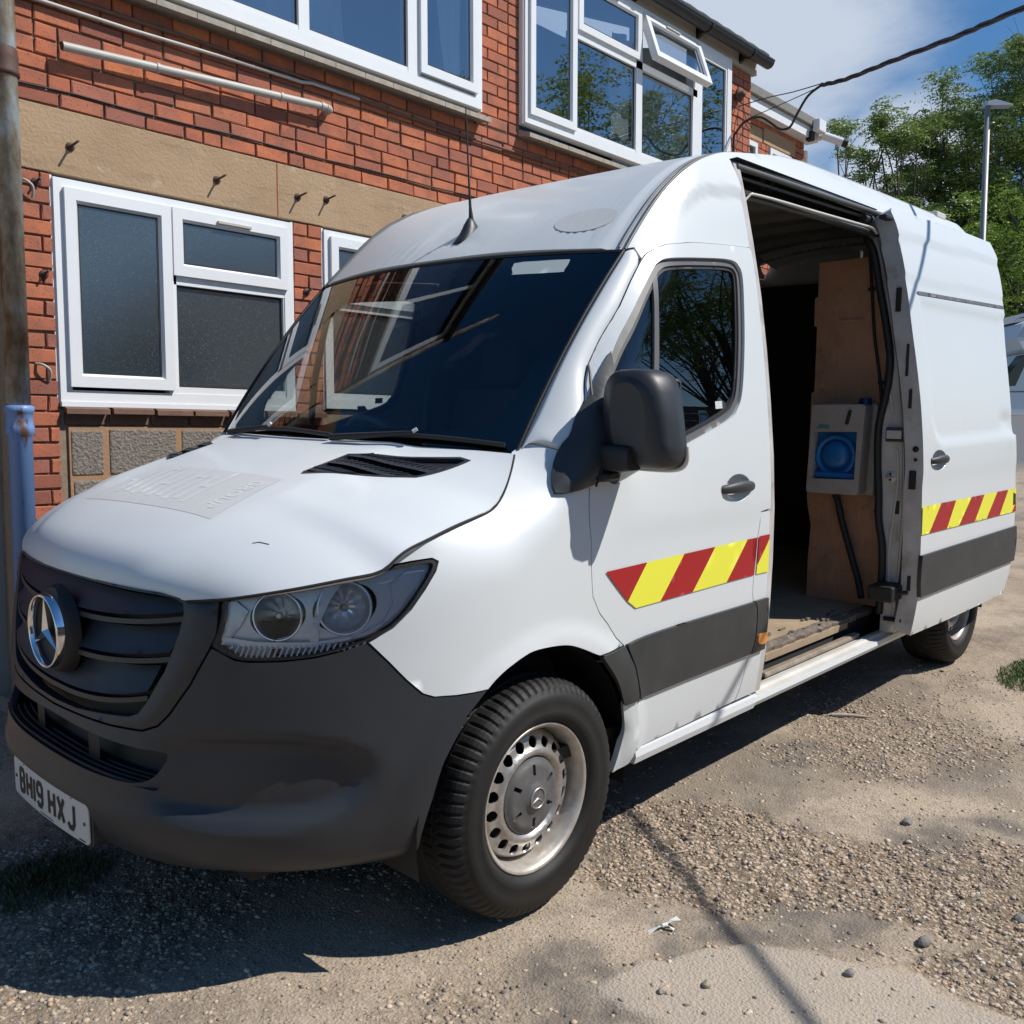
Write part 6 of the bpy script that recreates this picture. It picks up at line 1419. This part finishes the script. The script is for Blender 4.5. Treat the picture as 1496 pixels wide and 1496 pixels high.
def grid_mesh(name, xs, ys, zf, mat_):
    X, Y = np.meshgrid(xs, ys); Z = zf(X, Y); n, m = X.shape; V = np.stack([X, Y, Z], -1).reshape(-1, 3)
    idx = np.arange(n * m).reshape(n, m); F = np.stack([idx[:-1, :-1], idx[:-1, 1:], idx[1:, 1:], idx[1:, :-1]], -1).reshape(-1, 4)
    me = bpy.data.meshes.new(name); me.vertices.add(len(V)); me.vertices.foreach_set('co', V.ravel()); me.loops.add(F.size); me.loops.foreach_set('vertex_index', F.ravel()); me.polygons.add(len(F)); me.polygons.foreach_set('loop_start', np.arange(len(F)) * 4)
    me.update(calc_edges=True); me.validate(); o = link(name, me, mat_); me.polygons.foreach_set('use_smooth', [True] * len(F)); return o
def ground_mat():
    m = bpy.data.materials.new('worn_concrete'); m.use_nodes = True; t = m.node_tree; b = t.nodes['Principled BSDF']; b.inputs['Roughness'].default_value = .92; b.inputs['Specular IOR Level'].default_value = .2
    g = N(t, 'ShaderNodeNewGeometry'); P = g.outputs['Position']
    def noise(s, d=6, r=.6): n = N(t, 'ShaderNodeTexNoise'); n.inputs['Scale'].default_value = s; n.inputs['Detail'].default_value = d; n.inputs['Roughness'].default_value = r; t.links.new(P, n.inputs[0]); return n.outputs[0]
    def ramp(s, st):
        r = N(t, 'ShaderNodeValToRGB'); e = r.color_ramp.elements; e[0].position, e[0].color = st[0][0], (*st[0][1], 1); e[1].position, e[1].color = st[-1][0], (*st[-1][1], 1)
        for p, c in st[1:-1]: k = e.new(p); k.color = (*c, 1)
        t.links.new(s, r.inputs[0]); return r.outputs[0]
    def mix(f, a, c, bt='MIX'):
        x = N(t, 'ShaderNodeMixRGB', blend_type=bt)
        for i, s in ((0, f), (1, a), (2, c)):
            if isinstance(s, (int, float)): x.inputs[i].default_value = s
            elif isinstance(s, tuple): x.inputs[i].default_value = (*s, 1)
            else: t.links.new(s, x.inputs[i])
        return x.outputs[0]
    base = ramp(noise(1.1, 8), [(.25, (.33, .270, .205)), (.5, (.42, .352, .275)), (.75, (.50, .43, .345))])
    v = N(t, 'ShaderNodeTexVoronoi'); v.inputs['Scale'].default_value = 110; t.links.new(P, v.inputs[0])
    agg = ramp(v.outputs['Color'], [(0, (.12, .10, .085)), (.25, (.36, .28, .20)), (.55, (.46, .37, .27)), (.8, (.56, .41, .26)), (1, (.68, .60, .48))])
    c1 = mix(.42, base, agg)
    dk = ramp(noise(1.6, 10, .75), [(.47, (0, 0, 0)), (.62, (1, 1, 1))]); c2 = mix(dk, c1, (.14, .12, .10)); c2 = mix(.55, c1, c2)
    sp = ramp(noise(120, 3), [(.60, (0, 0, 0)), (.66, (1, 1, 1))]); c3 = mix(sp, c2, (.10, .085, .07))
    def att(n_): a = N(t, 'ShaderNodeAttribute'); a.attribute_name = n_; return a.outputs['Fac']
    v2 = N(t, 'ShaderNodeTexVoronoi'); v2.inputs['Scale'].default_value = 62; t.links.new(P, v2.inputs[0])
    agg2 = ramp(v2.outputs['Color'], [(0, (.14, .115, .10)), (.3, (.34, .25, .17)), (.6, (.50, .38, .25)), (.8, (.40, .35, .29)), (1, (.66, .55, .41))])
    edge_ = ramp(v2.outputs['Distance'], [(.25, (1, 1, 1)), (.55, (.35, .33, .31))]); agg3 = mix(1.0, agg2, edge_, 'MULTIPLY')
    rm = N(t, 'ShaderNodeMath', operation='MULTIPLY'); rm.inputs[1].default_value = .75; t.links.new(att('rough'), rm.inputs[0]); c3 = mix(rm.outputs[0], c3, agg3)
    c3 = mix(att('dark'), c3, mix(noise(26, 6), (.085, .078, .07), (.24, .205, .17)))
    c3s = mix(noise(8, 8), (.40, .345, .285), (.50, .43, .35)); sl = N(t, 'ShaderNodeMath', operation='MULTIPLY'); sl.inputs[1].default_value = .72; t.links.new(att('slab'), sl.inputs[0]); c3 = mix(sl.outputs[0], c3, c3s)
    far = N(t, 'ShaderNodeSeparateXYZ'); t.links.new(P, far.inputs[0]); fr = N(t, 'ShaderNodeMapRange'); fr.inputs[1].default_value = 15; fr.inputs[2].default_value = 17; t.links.new(far.outputs[0], fr.inputs[0])
    c4 = mix(fr.outputs[0], c3, (.16, .16, .165)); t.links.new(c4, b.inputs['Base Color'])
    bp = N(t, 'ShaderNodeBump'); bp.inputs['Strength'].default_value = .75; bp.inputs['Distance'].default_value = .004
    ad = N(t, 'ShaderNodeMath', operation='ADD'); t.links.new(noise(130, 5, .7), ad.inputs[0]); t.links.new(v.outputs['Distance'], ad.inputs[1]); t.links.new(ad.outputs[0], bp.inputs['Height']); t.links.new(bp.outputs[0], b.inputs['Normal'])
    return m
M_gr = ground_mat()
xs = np.concatenate([[-400, -100, -30, -12, -5, -2.5], np.arange(-1.4, 3.2, .012), np.arange(3.2, 6.2, .022), np.array([6.5, 7, 7.6, 8.3, 9, 10, 11, 12.5, 14, 16, 18, 21, 25, 30, 40, 60, 100, 200, 500])])
ys = np.concatenate([[-400, -100, -30, -15, -8, -5, -3.5], np.arange(-2.6, .9, .012), np.arange(.9, 3.2, .05), np.array([3.6, 4.2, 5, 6, 8, 11, 15, 22, 35, 60, 120, 400])])
def zfull(X, Y):
    z = ghgt(X, Y); Xc = np.clip(X, -12, 60); Yc = np.clip(Y, -15, 40); far = (np.abs(X) > 12) | (np.abs(Y) > 12)
    return np.where(far, ground_z(Xc, Yc), z)
gr_o = grid_mesh('ground', xs, ys, zfull, M_gr); tag(gr_o, kind='structure')
_X, _Y = np.meshgrid(xs, ys)
for nm_, fn_ in (('rough', rough_mask), ('dark', dark_mask), ('slab', lambda a, b: poly_mask(a, b, ZONES['slab'], .03))):
    at = gr_o.data.attributes.new(nm_, 'FLOAT', 'POINT'); at.data.foreach_set('value', fn_(_X, _Y).astype(np.float32).ravel())
# loose stones and embedded pebbles
def pebbles(n, area_, rmin, rmax, seed, dens=None, name='gravel', m=None):
    r = np.random.default_rng(seed); ico = bmesh.new(); bmesh.ops.create_icosphere(ico, subdivisions=1, radius=1); V0 = np.array([v.co[:] for v in ico.verts]); F0 = np.array([[v.index for v in f.verts] for f in ico.faces]); ico.free()
    x = r.uniform(area_[0], area_[1], n * 3); y = r.uniform(area_[2], area_[3], n * 3); w_ = rough_mask(x, y) if dens is None else dens(x, y); keep = r.random(n * 3) < .03 + .97 * w_ ** 2; x, y = x[keep][:n], y[keep][:n]; n = len(x)
    s = rmin + (rmax - rmin) * r.random(n) ** 3; z = ghgt(x, y) - s * .05
    sh = 1 + r.uniform(-.22, .22, (n, len(V0), 1)); sc3 = np.stack([s * r.uniform(.8, 1.5, n), s * r.uniform(.7, 1.1, n), s * r.uniform(.4, .7, n)], -1); a = r.random(n) * 6.28
    P = V0[None] * sh * sc3[:, None]; c_, s_ = np.cos(a)[:, None], np.sin(a)[:, None]; Q = np.stack([P[..., 0] * c_ - P[..., 1] * s_, P[..., 0] * s_ + P[..., 1] * c_, P[..., 2]], -1) + np.stack([x, y, z], -1)[:, None]
    V = Q.reshape(-1, 3); F = (F0[None] + (np.arange(n) * len(V0))[:, None, None]).reshape(-1, 3)
    me = bpy.data.meshes.new(name); me.vertices.add(len(V)); me.vertices.foreach_set('co', V.ravel()); me.loops.add(F.size); me.loops.foreach_set('vertex_index', F.ravel()); me.polygons.add(len(F)); me.polygons.foreach_set('loop_start', np.arange(len(F)) * 3); me.update(calc_edges=True)
    at = me.attributes.new('rnd', 'FLOAT', 'POINT'); at.data.foreach_set('value', np.repeat(r.random(n), len(V0)).astype(np.float32)); o = link(name, me, m); return o
def peb_mat():
    m = bpy.data.materials.new('pebble'); m.use_nodes = True; t = m.node_tree; b = t.nodes['Principled BSDF']; b.inputs['Roughness'].default_value = .8; s = N(t, 'ShaderNodeAttribute'); s.attribute_name = 'rnd'; r = N(t, 'ShaderNodeValToRGB'); e = r.color_ramp.elements
    e[0].position = 0; e[0].color = (.12, .105, .095, 1); e[1].position = 1; e[1].color = (.62, .57, .49, 1)
    for p, c in ((.12, (.22, .18, .15)), (.3, (.40, .32, .24)), (.7, (.50, .40, .29)), (.85, (.46, .31, .20))): k = e.new(p); k.color = (*c, 1)
    t.links.new(s.outputs['Fac'], r.inputs[0]); t.links.new(r.outputs[0], b.inputs['Base Color']); return m
M_peb = peb_mat()
tag(pebbles(60000, (-.6, 4.6, -2.5, .6), .0018, .0105, 5, m=M_peb, dens=lambda x, y: .16 + .84 * rough_mask(x, y)), 'small loose stones and pebbles strewn over the worn concrete', 'gravel', kind='stuff')
r5 = random.Random(21)
for (x, y, s, c, lb) in ((1.62, -1.86, .020, 0, 'largest dark stone on the smooth concrete near the lower right corner'), (1.32, -1.77, .014, 0, 'dark stone between the cable shadow and the largest dark stone'), (1.95, -2.02, .017, 0, 'dark stone at the right edge of the smooth concrete'), (1.02, -1.52, .014, 1, 'pale stone nearest the camera left of the cable shadow'), (.92, -1.45, .012, 1, 'pale little stone left of its twin near the bottom edge'), (2.35, -1.55, .020, 0, 'dark stone farthest right on the rough aggregate'), (1.98, -1.42, .014, 1, 'pale stone on the rough aggregate right of the plastic strip')):
    bm = bmesh.new(); bmesh.ops.create_icosphere(bm, subdivisions=2, radius=s)
    for v in bm.verts: v.co = Vector((v.co.x * 1.3, v.co.y * .9, v.co.z * .7)) * r5.uniform(.86, 1.1)
    me = bpy.data.meshes.new('stone'); bm.to_mesh(me); bm.free(); o = link('stone', me, mat('loose_stone', (.14, .13, .125) if c == 0 else (.36, .30, .22), .8, noise=(60, .7, (.3, .28, .25)), bump=(120, .5, .002))); o.location = (x, y, float(ghgt(np.array(x), np.array(y))) + s * .35)
    tag(o, lb, 'stone', 'loose stones right of the front wheel')
# grass
M_grass = mat('grass_blades', (.10, .17, .035), .7); M_grassd = mat('grass_dull', (.10, .11, .04), .8)
def grass(cx, cy, rx, ry, n, h, m, label, seed):
    r = np.random.default_rng(seed); a = r.random(n) * 6.28; d = r.random(n) ** .7; x = cx + np.cos(a) * d * rx; y = cy + np.sin(a) * d * ry; z = ghgt(x, y); V = []; F = []
    hh = h * (.4 + .6 * r.random(n)) * (1 - d * .5); th = r.random(n) * 6.28; bend = r.random(n) * .9
    for i in range(n):
        c_, s_ = math.cos(th[i]), math.sin(th[i]); w_ = .0022; k = len(V)
        V += [(x[i] - s_ * w_, y[i] + c_ * w_, z[i] - .005), (x[i] + s_ * w_, y[i] - c_ * w_, z[i] - .005), (x[i] + c_ * hh[i] * bend[i] * .4 + s_ * w_ * .7, y[i] + s_ * hh[i] * bend[i] * .4 - c_ * w_ * .7, z[i] + hh[i] * .6), (x[i] + c_ * hh[i] * bend[i], y[i] + s_ * hh[i] * bend[i], z[i] + hh[i])]; F += [(k, k + 1, k + 2), (k, k + 2, k + 3)]
    me = bpy.data.meshes.new('grass'); me.from_pydata(V, [], F); tag(link('grass', me, m), label, 'grass', kind='stuff')
grass(4.75, -1.42, .42, .20, 2600, .06, M_grass, 'tuft of bright grass by the crack near the rear wheel', 3)
grass(.05, .30, .24, .17, 1800, .05, M_grassd, 'low dull grass patch in the shade before the number plate', 4)
# litter
lt = empty('plastic_strip', (1.19, -1.28, float(ghgt(np.array(1.19), np.array(-1.28)))), 'knotted white plastic strip with green print lying right of the front wheel', 'litter')
M_pw = mat('white_plastic_film', (.72, .74, .72), .5); M_pg = mat('green_print', (.05, .35, .20), .5)
mb = MB()
for (a, b, w0_, w1_) in (((-.052, .02, .004), (0, 0, .014), .010, .004), ((0, 0, .014), (.045, -.018, .022), .004, .013), ((.0, 0, .012), (.01, -.025, .004), .004, .006)):
    a, b = Vector(a), Vector(b); d_ = (b - a).normalized(); s_ = d_.cross(Vector((0, 0, 1))).normalized(); mb.add([a - s_ * w0_, a + s_ * w0_, (a + b) / 2 + s_ * (w0_ + w1_) / 2 + Vector((0, 0, .006)), b + s_ * w1_, b - s_ * w1_, (a + b) / 2 - s_ * (w0_ + w1_) / 2 + Vector((0, 0, .001))], [(0, 1, 2, 5), (5, 2, 3, 4)])
mb.build('strip', M_pw, lt, False)
mb = MB(); mb.tube([(-.008, .004, .012), (.006, -.004, .014)], .006, 8); mb.build('knot', M_pw, lt)
mb = MB(); mb.add([(-.045, .018, .0065), (-.02, .008, .0125), (-.018, .012, .0125), (-.043, .022, .0065)], [(0, 1, 2, 3)]); mb.build('print', M_pg, lt, False)
mb = MB(); g0 = float(ghgt(np.array(3.35), np.array(-.92))); mb.tube([(3.30, -.85, g0 + .010), (3.35, -.93, g0 + .013), (3.40, -1.02, g0 + .008)], [.010, .008, .003], 6); thing_mesh(mb, 'wood_splinter', M_fasc, 'pale splinter of wood on the ground below the doorway', 'stick')
mb = MB(); g0 = float(ghgt(np.array(1.6), np.array(-1.06))); mb.tube([(1.56, -1.04, g0 + .005), (1.63, -1.08, g0 + .006)], .003, 5); thing_mesh(mb, 'twig', M_fasc, 'tiny pale twig on the stones right of the front wheel', 'stick')
mb = MB(); r6 = random.Random(5)
for i in range(160):
    x, y = r6.gauss(.72, .10), r6.gauss(2.52, .12); z = float(ground_z(x, y)) + r6.random() * .03; a = r6.random() * 6.28; s = .02 + r6.random() * .02; mb.add([(x, y, z), (x + s * math.cos(a), y + s * math.sin(a), z + .008), (x + s * math.cos(a + .8), y + s * math.sin(a + .8), z + .012)], [(0, 1, 2)])
tag(mb.build('dead_leaves', mat('dead_leaf', (.30, .12, .06), .9), None, False), 'drift of dry reddish leaves at the foot of the steel post', 'leaves', kind='stuff')
# steel post and side wall left of the building
ps = empty('steel_post', (.655, 2.22, .10), 'pale galvanised steel post at the left edge beyond the drainpipe', 'post')
mb = MB(); mb.box((-.06, -.03, .0), (.04, .05, 1.30), .004); mb.build('box_section', mat('galvanised', (.40, .44, .44), .5, metal=.3, noise=(8, .6, (.30, .33, .33))), ps)
for (z_, n_) in ((.93, 3), (.86, 2)):
    mb = MB(); vs_, fs_ = stroke([(0, 0), (.012, .014), (.022, .002), (.034, .012)], .003); mb.add([(.006 - .045 + v.x * .8, -.0308, z_ + v.y) for v in vs_], fs_); mb.build('chalk_mark', M_upvc, ps, False)
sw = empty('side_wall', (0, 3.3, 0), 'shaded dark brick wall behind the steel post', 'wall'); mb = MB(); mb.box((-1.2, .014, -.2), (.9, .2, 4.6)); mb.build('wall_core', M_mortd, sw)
V_all = []; F_all = []; rnd = []
for k in range(60):
    for j in range(10):
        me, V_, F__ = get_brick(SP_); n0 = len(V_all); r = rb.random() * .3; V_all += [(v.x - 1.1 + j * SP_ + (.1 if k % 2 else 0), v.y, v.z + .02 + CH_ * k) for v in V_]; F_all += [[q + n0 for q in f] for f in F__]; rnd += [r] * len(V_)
me = bpy.data.meshes.new('brick_courses'); me.from_pydata(V_all, [], F_all); at = me.attributes.new('rnd', 'FLOAT', 'POINT'); at.data.foreach_set('value', rnd); tag(link('brick_courses', me, M_brs, sw), kind='stuff')
# ================================================================ BEYOND THE VAN
# motorhome, its nose showing past the open door
mh = empty('motorhome', (27.6, 4.6, 1.62), 'white motorhome parked across the yard, its cab showing past the sliding door', 'motorhome', rz=0)
# local frame: u runs to the right in view, w away from us
eu = Vector((R_.x, R_.y, 0)).normalized(); ew = Vector((F_.x, F_.y, 0)).normalized()
def ml(a, b, z): return tuple(eu * a + ew * b + Vector((0, 0, z)))
M_mhw = mat('motorhome_white', (.72, .74, .76), .35, coat=.4); M_mhg = mat('motorhome_glass', (.02, .03, .035), .1)
def mprism(name, P, w0_, w1_, m, par=mh): mb = MB(); mb.prism(P, w0_, w1_, ml2); return mb.build(name, m, par)
def ml2(a, z, d): return ml(a, d, z)
mprism('cab_body', [(-1.25, .42), (-1.20, .95), (-.95, 1.05), (-.30, 1.95), (3.0, 1.95), (3.0, .30), (1.1, .30), (.95, .62), (.62, .78), (.28, .68), (.1, .34), (-1.2, .32)], -.9, 1.1, M_mhw)
mprism('luton_body', [(-.45, 2.05), (-.62, 2.35), (-.50, 2.72), (.1, 2.98), (5.5, 3.0), (5.5, .35), (1.2, .35), (1.2, 1.96), (-.2, 1.96)], -1.05, 1.2, M_mhw)
mprism('roof_pod', [(.0 - .55, 2.78), (-.2, 3.05), (.5, 3.12), (1.2, 3.02)], -.6, .9, mat('roof_pod_grey', (.5, .53, .56), .4))
mprism('roof_pod_window', [(-.42, 2.90), (-.1, 2.99), (.4, 2.99), (.0, 2.94)], -.62, -.58, M_mhg)
mprism('luton_band', [(-.62, 2.36), (-.48, 2.64), (.4, 2.70), (.4, 2.36)], -1.06, -1.045, mat('blue_grey_band', (.30, .37, .50), .4))  # plain blue-grey band on the luton side
mprism('door_window', [(.0, 1.15), (-.02, 1.35), (.28, 1.80), (1.0, 1.80), (1.0, 1.15)], -.915, -.905, M_mhg)
mprism('windscreen', [(-.98, 1.07), (-.34, 1.92), (-.20, 1.92), (-.55, 1.10)], -.91, -.5, M_mhg)
mprism('trim_line', [(-1.2, .93), (-1.2, .96), (3.0, .96), (3.0, .93)], -.912, -.905, mat('trim_teal', (.10, .20, .22), .5))
mprism('door_handle', [(-.12, 1.02), (-.12, 1.12), (-.05, 1.12), (-.05, 1.02)], -.93, -.90, M_blackd)
for (a, w_) in ((.62 - 1.0 + 1.0, -.88), (4.2, -.88), (.62, .9), (4.2, .9)):
    mb = MB(); rr_ = []; 
    for (r_, h_) in ((.0001, .0), (.19, .0), (.20, -.02), (.205, -.01)): rr_.append((r_, h_))
    def cyl(prof, nm, m, par):
        mb = MB(); P = []; sg = 28
        for k in range(sg):
            t = 2 * math.pi * k / sg
            for (r_, h_) in prof: P.append(ml(a + r_ * math.cos(t), w_ + h_, .33 + r_ * math.sin(t)))
        n = len(prof); mb.add(P, [(k * n + j, k * n + j + 1, ((k + 1) % sg) * n + j + 1, ((k + 1) % sg) * n + j) for k in range(sg) for j in range(n - 1)], True); return mb.build(nm, m, par)
    wm = cyl([(.0001, -.06), (.17, -.06), (.19, -.08), (.21, -.07)], 'wheel', M_steel, mh); cyl([(.20, -.05), (.22, -.09), (.31, -.09), (.335, -.05), (.335, .12), (.2, .14)], 'tyre', M_tyre, wm)
# second parked vehicle sliver is the motorhome's own; lamp post and telegraph pole
lpz = float(ground_z(20.3, 3.5)); lamp_ = empty('street_lamp', (20.30, 3.52, lpz), 'tall grey steel street lamp rising behind the van', 'street lamp')
M_gal = mat('lamp_grey', (.30, .31, .31), .5, metal=.3)
mb = MB(); hz = 8.15 - lpz; mb.lathe([(.0001, 0), (.085, 0), (.085, 1.3), (.065, 1.45), (.055, hz), (.0001, hz)], (0, 0, 0), 'z', 16); mb.build('column', M_gal, lamp_)
mb = MB(); mb.prism([(-.07, hz - .01), (-.06, hz + .07), (.10, hz + .10), (.46, hz + .01), (.46, hz - .01), (.10, hz - .02)], -.12, .12, ml2); mb.build('lamp_head', mat('lamp_head_alu', (.55, .56, .57), .35, metal=.4), lamp_)
tp = pole('telegraph_pole', 26.9, 10.7, 7.9, .17, 'brown wooden telegraph pole half hidden in the tree')
mb = MB(); mb.box((-.34, -.12, 5.9), (-.14, .12, 6.4), .03); mb.build('junction_box', M_blackd, tp); mb = MB(); mb.tube([(-.2, .14, 7.0), (.2, -.14, 7.0)], .03, 6); mb.build('pole_band', M_gal, tp)
pole('cable_pole', -1.4, -11.0, 6.0, .13, 'wooden pole across the yard carrying the overhead bundle')
for (za, zb, lb) in ((7.4, 9.6, 'upper of two thin wires crossing the sky beside the annex'), (6.6, 8.6, 'lower of two thin wires crossing the sky beside the annex')):
    wline('phone_wire', spl([(13, 6.8, za), (20, 8.8, (za + zb) / 2 - .05), (26.9, 10.7, zb)], 6), .010, M_cable, lb, 'wire', 5)
# ---- trees
def leaf_mat(name, c1, c2, c3):
    m = bpy.data.materials.new(name); m.use_nodes = True; t = m.node_tree; t.nodes.clear(); o = N(t, 'ShaderNodeOutputMaterial'); d = N(t, 'ShaderNodeBsdfDiffuse'); tr = N(t, 'ShaderNodeBsdfTranslucent'); g = N(t, 'ShaderNodeBsdfGlossy'); g.inputs['Roughness'].default_value = .45
    s = N(t, 'ShaderNodeAttribute'); s.attribute_name = 'rnd'; r = N(t, 'ShaderNodeValToRGB'); e = r.color_ramp.elements; e[0].color = (*c1, 1); e[1].color = (*c3, 1); k = e.new(.5); k.color = (*c2, 1)
    t.links.new(s.outputs['Fac'], r.inputs[0]); t.links.new(r.outputs[0], d.inputs[0]); t.links.new(r.outputs[0], tr.inputs[0]); m1 = N(t, 'ShaderNodeMixShader'); m1.inputs[0].default_value = .35; t.links.new(d.outputs[0], m1.inputs[1]); t.links.new(tr.outputs[0], m1.inputs[2])
    m2 = N(t, 'ShaderNodeMixShader'); m2.inputs[0].default_value = .05; t.links.new(m1.outputs[0], m2.inputs[1]); t.links.new(g.outputs[0], m2.inputs[2]); t.links.new(m2.outputs[0], o.inputs[0]); return m
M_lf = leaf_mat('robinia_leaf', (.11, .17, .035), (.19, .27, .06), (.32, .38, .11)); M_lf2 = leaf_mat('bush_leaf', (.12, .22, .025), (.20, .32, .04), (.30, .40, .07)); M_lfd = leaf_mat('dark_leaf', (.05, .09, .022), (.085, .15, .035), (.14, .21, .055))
M_bark = mat('bark', (.085, .065, .05), .95, noise=(5, .8, (.05, .04, .03)), bump=(20, .7, .02))
def tree(x, y, H, R, seed, label, lm, n_leaf=26000, trunk_r=.28, leaf=.16, clumps=46, low=.30, grp=None, name='tree', flat=1.0):
    r = np.random.default_rng(seed); g = float(ground_z(min(x, 60), y)); e = empty(name, (x, y, g), label, 'tree', grp)
    cl = []
    while len(cl) < clumps:
        p = r.uniform(-1, 1, 3); d = np.linalg.norm(p)
        if d > 1 or d < .35 * r.random(): continue
        c = np.array([p[0] * R, p[1] * R, H * low + (H * (1 - low)) * (.5 + .5 * p[2])]); c[2] = min(c[2], H - .25 * R * (p[0] ** 2 + p[1] ** 2)); cl.append(c)
    cl = np.array(cl)
    mb = MB(); tw = [(0, 0, -.3)]
    for i in range(1, 7): tw.append((r.normal() * .10 * i * .4, r.normal() * .10 * i * .4, H * .62 * i / 6))
    mb.tube(tw, [trunk_r * (1 - .11 * i) for i in range(7)], 10)
    for c in cl:                                     # limbs reach every clump
        k = min(6, max(2, int((c[2] / H) * 6.5 * r.uniform(.5, .85)))); s = Vector(tw[k]); c_ = Vector(c); mid = s.lerp(c_, .5) + Vector((r.normal() * .25, r.normal() * .25, .35)); ra = trunk_r * .20
        mb.tube(spl([tuple(s), tuple(mid), tuple(c_)], 3), [ra * (1 - .13 * q) for q in range(7)], 5)
        for q in range(2): t_ = c_ + Vector(r.normal(size=3) * R * .16); mb.tube([tuple(mid.lerp(c_, .6)), tuple(t_)], [ra * .3, ra * .08], 4)
    mb.build('trunk', M_bark, e)
    # feathery sprays: strings of small leaflets drooping from points spread through the clumps
    ns = n_leaf // 10; ci = r.integers(0, len(cl), ns); cs_ = R * r.uniform(.15, .30, len(cl))
    d = r.normal(size=(ns, 3)); d /= np.linalg.norm(d, axis=1)[:, None]; P = cl[ci] + d * (cs_[ci] * r.random(ns) ** .45)[:, None] * np.array([1, 1, .75 * flat])
    ang = r.random(ns) * 6.28; dirs = np.stack([np.cos(ang), np.sin(ang), r.uniform(-.75, .25, ns)], -1); dirs /= np.linalg.norm(dirs, axis=1)[:, None]; L_ = leaf * r.uniform(2.2, 4.2, ns)
    t_ = np.tile(np.linspace(0, 1, 5), 2)[None]; side_ = np.repeat([-1, 1], 5)[None]
    perp = np.cross(dirs, [0, 0, 1]); perp /= np.linalg.norm(perp, axis=1)[:, None] + 1e-9
    base = P[:, None] + dirs[:, None] * (L_[:, None] * t_)[..., None] - np.array([0, 0, 1]) * (.12 * L_[:, None] * t_ ** 2)[..., None]
    wv = perp[:, None] * side_[..., None] + dirs[:, None] * .35 + r.normal(size=(ns, 10, 3)) * .30; wv /= np.linalg.norm(wv, axis=2)[..., None]; nv = np.cross(wv, r.normal(size=(ns, 10, 3))); nv /= np.linalg.norm(nv, axis=2)[..., None] + 1e-9
    l2 = leaf * (.55 + .5 * r.random((ns, 10)))[..., None]; a = base; b = base + wv * l2 * .5 + nv * l2 * .24; c = base + wv * l2; d2 = base + wv * l2 * .5 - nv * l2 * .24
    V = np.stack([a, b, c, d2], 2).reshape(-1, 3); n = len(V) // 4; F = np.arange(n * 4).reshape(-1, 4)
    me = bpy.data.meshes.new('crown'); me.vertices.add(len(V)); me.vertices.foreach_set('co', V.ravel()); me.loops.add(F.size); me.loops.foreach_set('vertex_index', F.ravel()); me.polygons.add(len(F)); me.polygons.foreach_set('loop_start', np.arange(len(F)) * 4); me.update(calc_edges=True)
    sh = np.clip(np.repeat(r.random(ns), 40) * .7 + np.repeat(r.random(len(cl))[ci], 40) * .3, 0, 1).astype(np.float32); at = me.attributes.new('rnd', 'FLOAT', 'POINT'); at.data.foreach_set('value', sh); link('crown', me, lm, e); return e
def place(u, D): p = CAM + (F_ + R_ * ((u - 748) / 1376.1)) * D; return p.x, p.y
gT = 'trees beyond the yard'
for (u, D, H, R, sd_, lb, m, nl, kw) in (
    (1415, 40, 14.2, 3.6, 1, 'tallest feathery green tree behind the street lamp', M_lf, 52000, dict(clumps=64, leaf=.16, low=.22)),
    (1300, 37, 11.0, 2.4, 2, 'feathery green tree left of the telegraph pole', M_lf, 26000, dict(clumps=36, leaf=.14, low=.22)),
    (1232, 36, 11.0, 1.7, 3, 'slim light tree nearest the annex', M_lf, 18000, dict(clumps=28, leaf=.13, low=.22)),
    (1362, 41, 12.0, 2.0, 9, 'feathery green tree between the telegraph pole and the street lamp', M_lf, 24000, dict(clumps=32, leaf=.15, low=.25)),
    (1515, 38, 14.0, 3.4, 4, 'tall feathery tree at the right edge', M_lf, 44000, dict(clumps=60, leaf=.16, low=.22)),
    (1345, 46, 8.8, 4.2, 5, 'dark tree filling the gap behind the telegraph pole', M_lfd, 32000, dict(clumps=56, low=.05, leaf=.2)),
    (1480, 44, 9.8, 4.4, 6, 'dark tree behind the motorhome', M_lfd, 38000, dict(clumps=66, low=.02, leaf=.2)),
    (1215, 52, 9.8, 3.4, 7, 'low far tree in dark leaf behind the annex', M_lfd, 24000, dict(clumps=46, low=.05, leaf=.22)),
    (1478, 33, 7.4, 2.8, 8, 'bright green bush overhanging the van roof line at the right', M_lf2, 28000, dict(clumps=40, low=.22, leaf=.13))):
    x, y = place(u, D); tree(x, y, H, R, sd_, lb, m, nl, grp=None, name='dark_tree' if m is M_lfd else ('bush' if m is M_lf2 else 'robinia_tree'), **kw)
# what stands on the near side of the yard, seen only in the glass: timber fence and a tree
fe = empty('timber_fence', (6, -7.5, 0), 'grey board fence on the near side of the yard mirrored in the door glass', 'fence')
M_brd = mat('fence_board', (.15, .12, .10), .9, noise=(3, .8, (.09, .075, .06)))
bmesh_ = MB(); bmesh_.box((0, 0, 0), (3.0, .03, .135), .0); bm0 = None
for i in range(9):
    for j in range(22):
        mb = MB(); mb.box((-12 + i * 3.02, 0, -.2 + j * .14), (-12 + i * 3.02 + 3.0, .03, -.2 + j * .14 + .132)); 
        if bm0 is None: b0 = mb.build('board', M_brd, fe); bm0 = b0.data; o0 = Vector((-12, 0, -.2))
        else: o = bpy.data.objects.new('board', bm0); COL.objects.link(o); o.parent = fe; o.location = (i * 3.02, 0, j * .14)
tree(30, -17, 14, 5.0, 21, 'tree beyond the timber fence mirrored in the door glass', M_lf, 14000, clumps=26, leaf=.25)
tree(36, -22, 19, 7, 22, 'second tree beyond the timber fence mirrored in the upper windows', M_lf, 14000, clumps=36, leaf=.28)
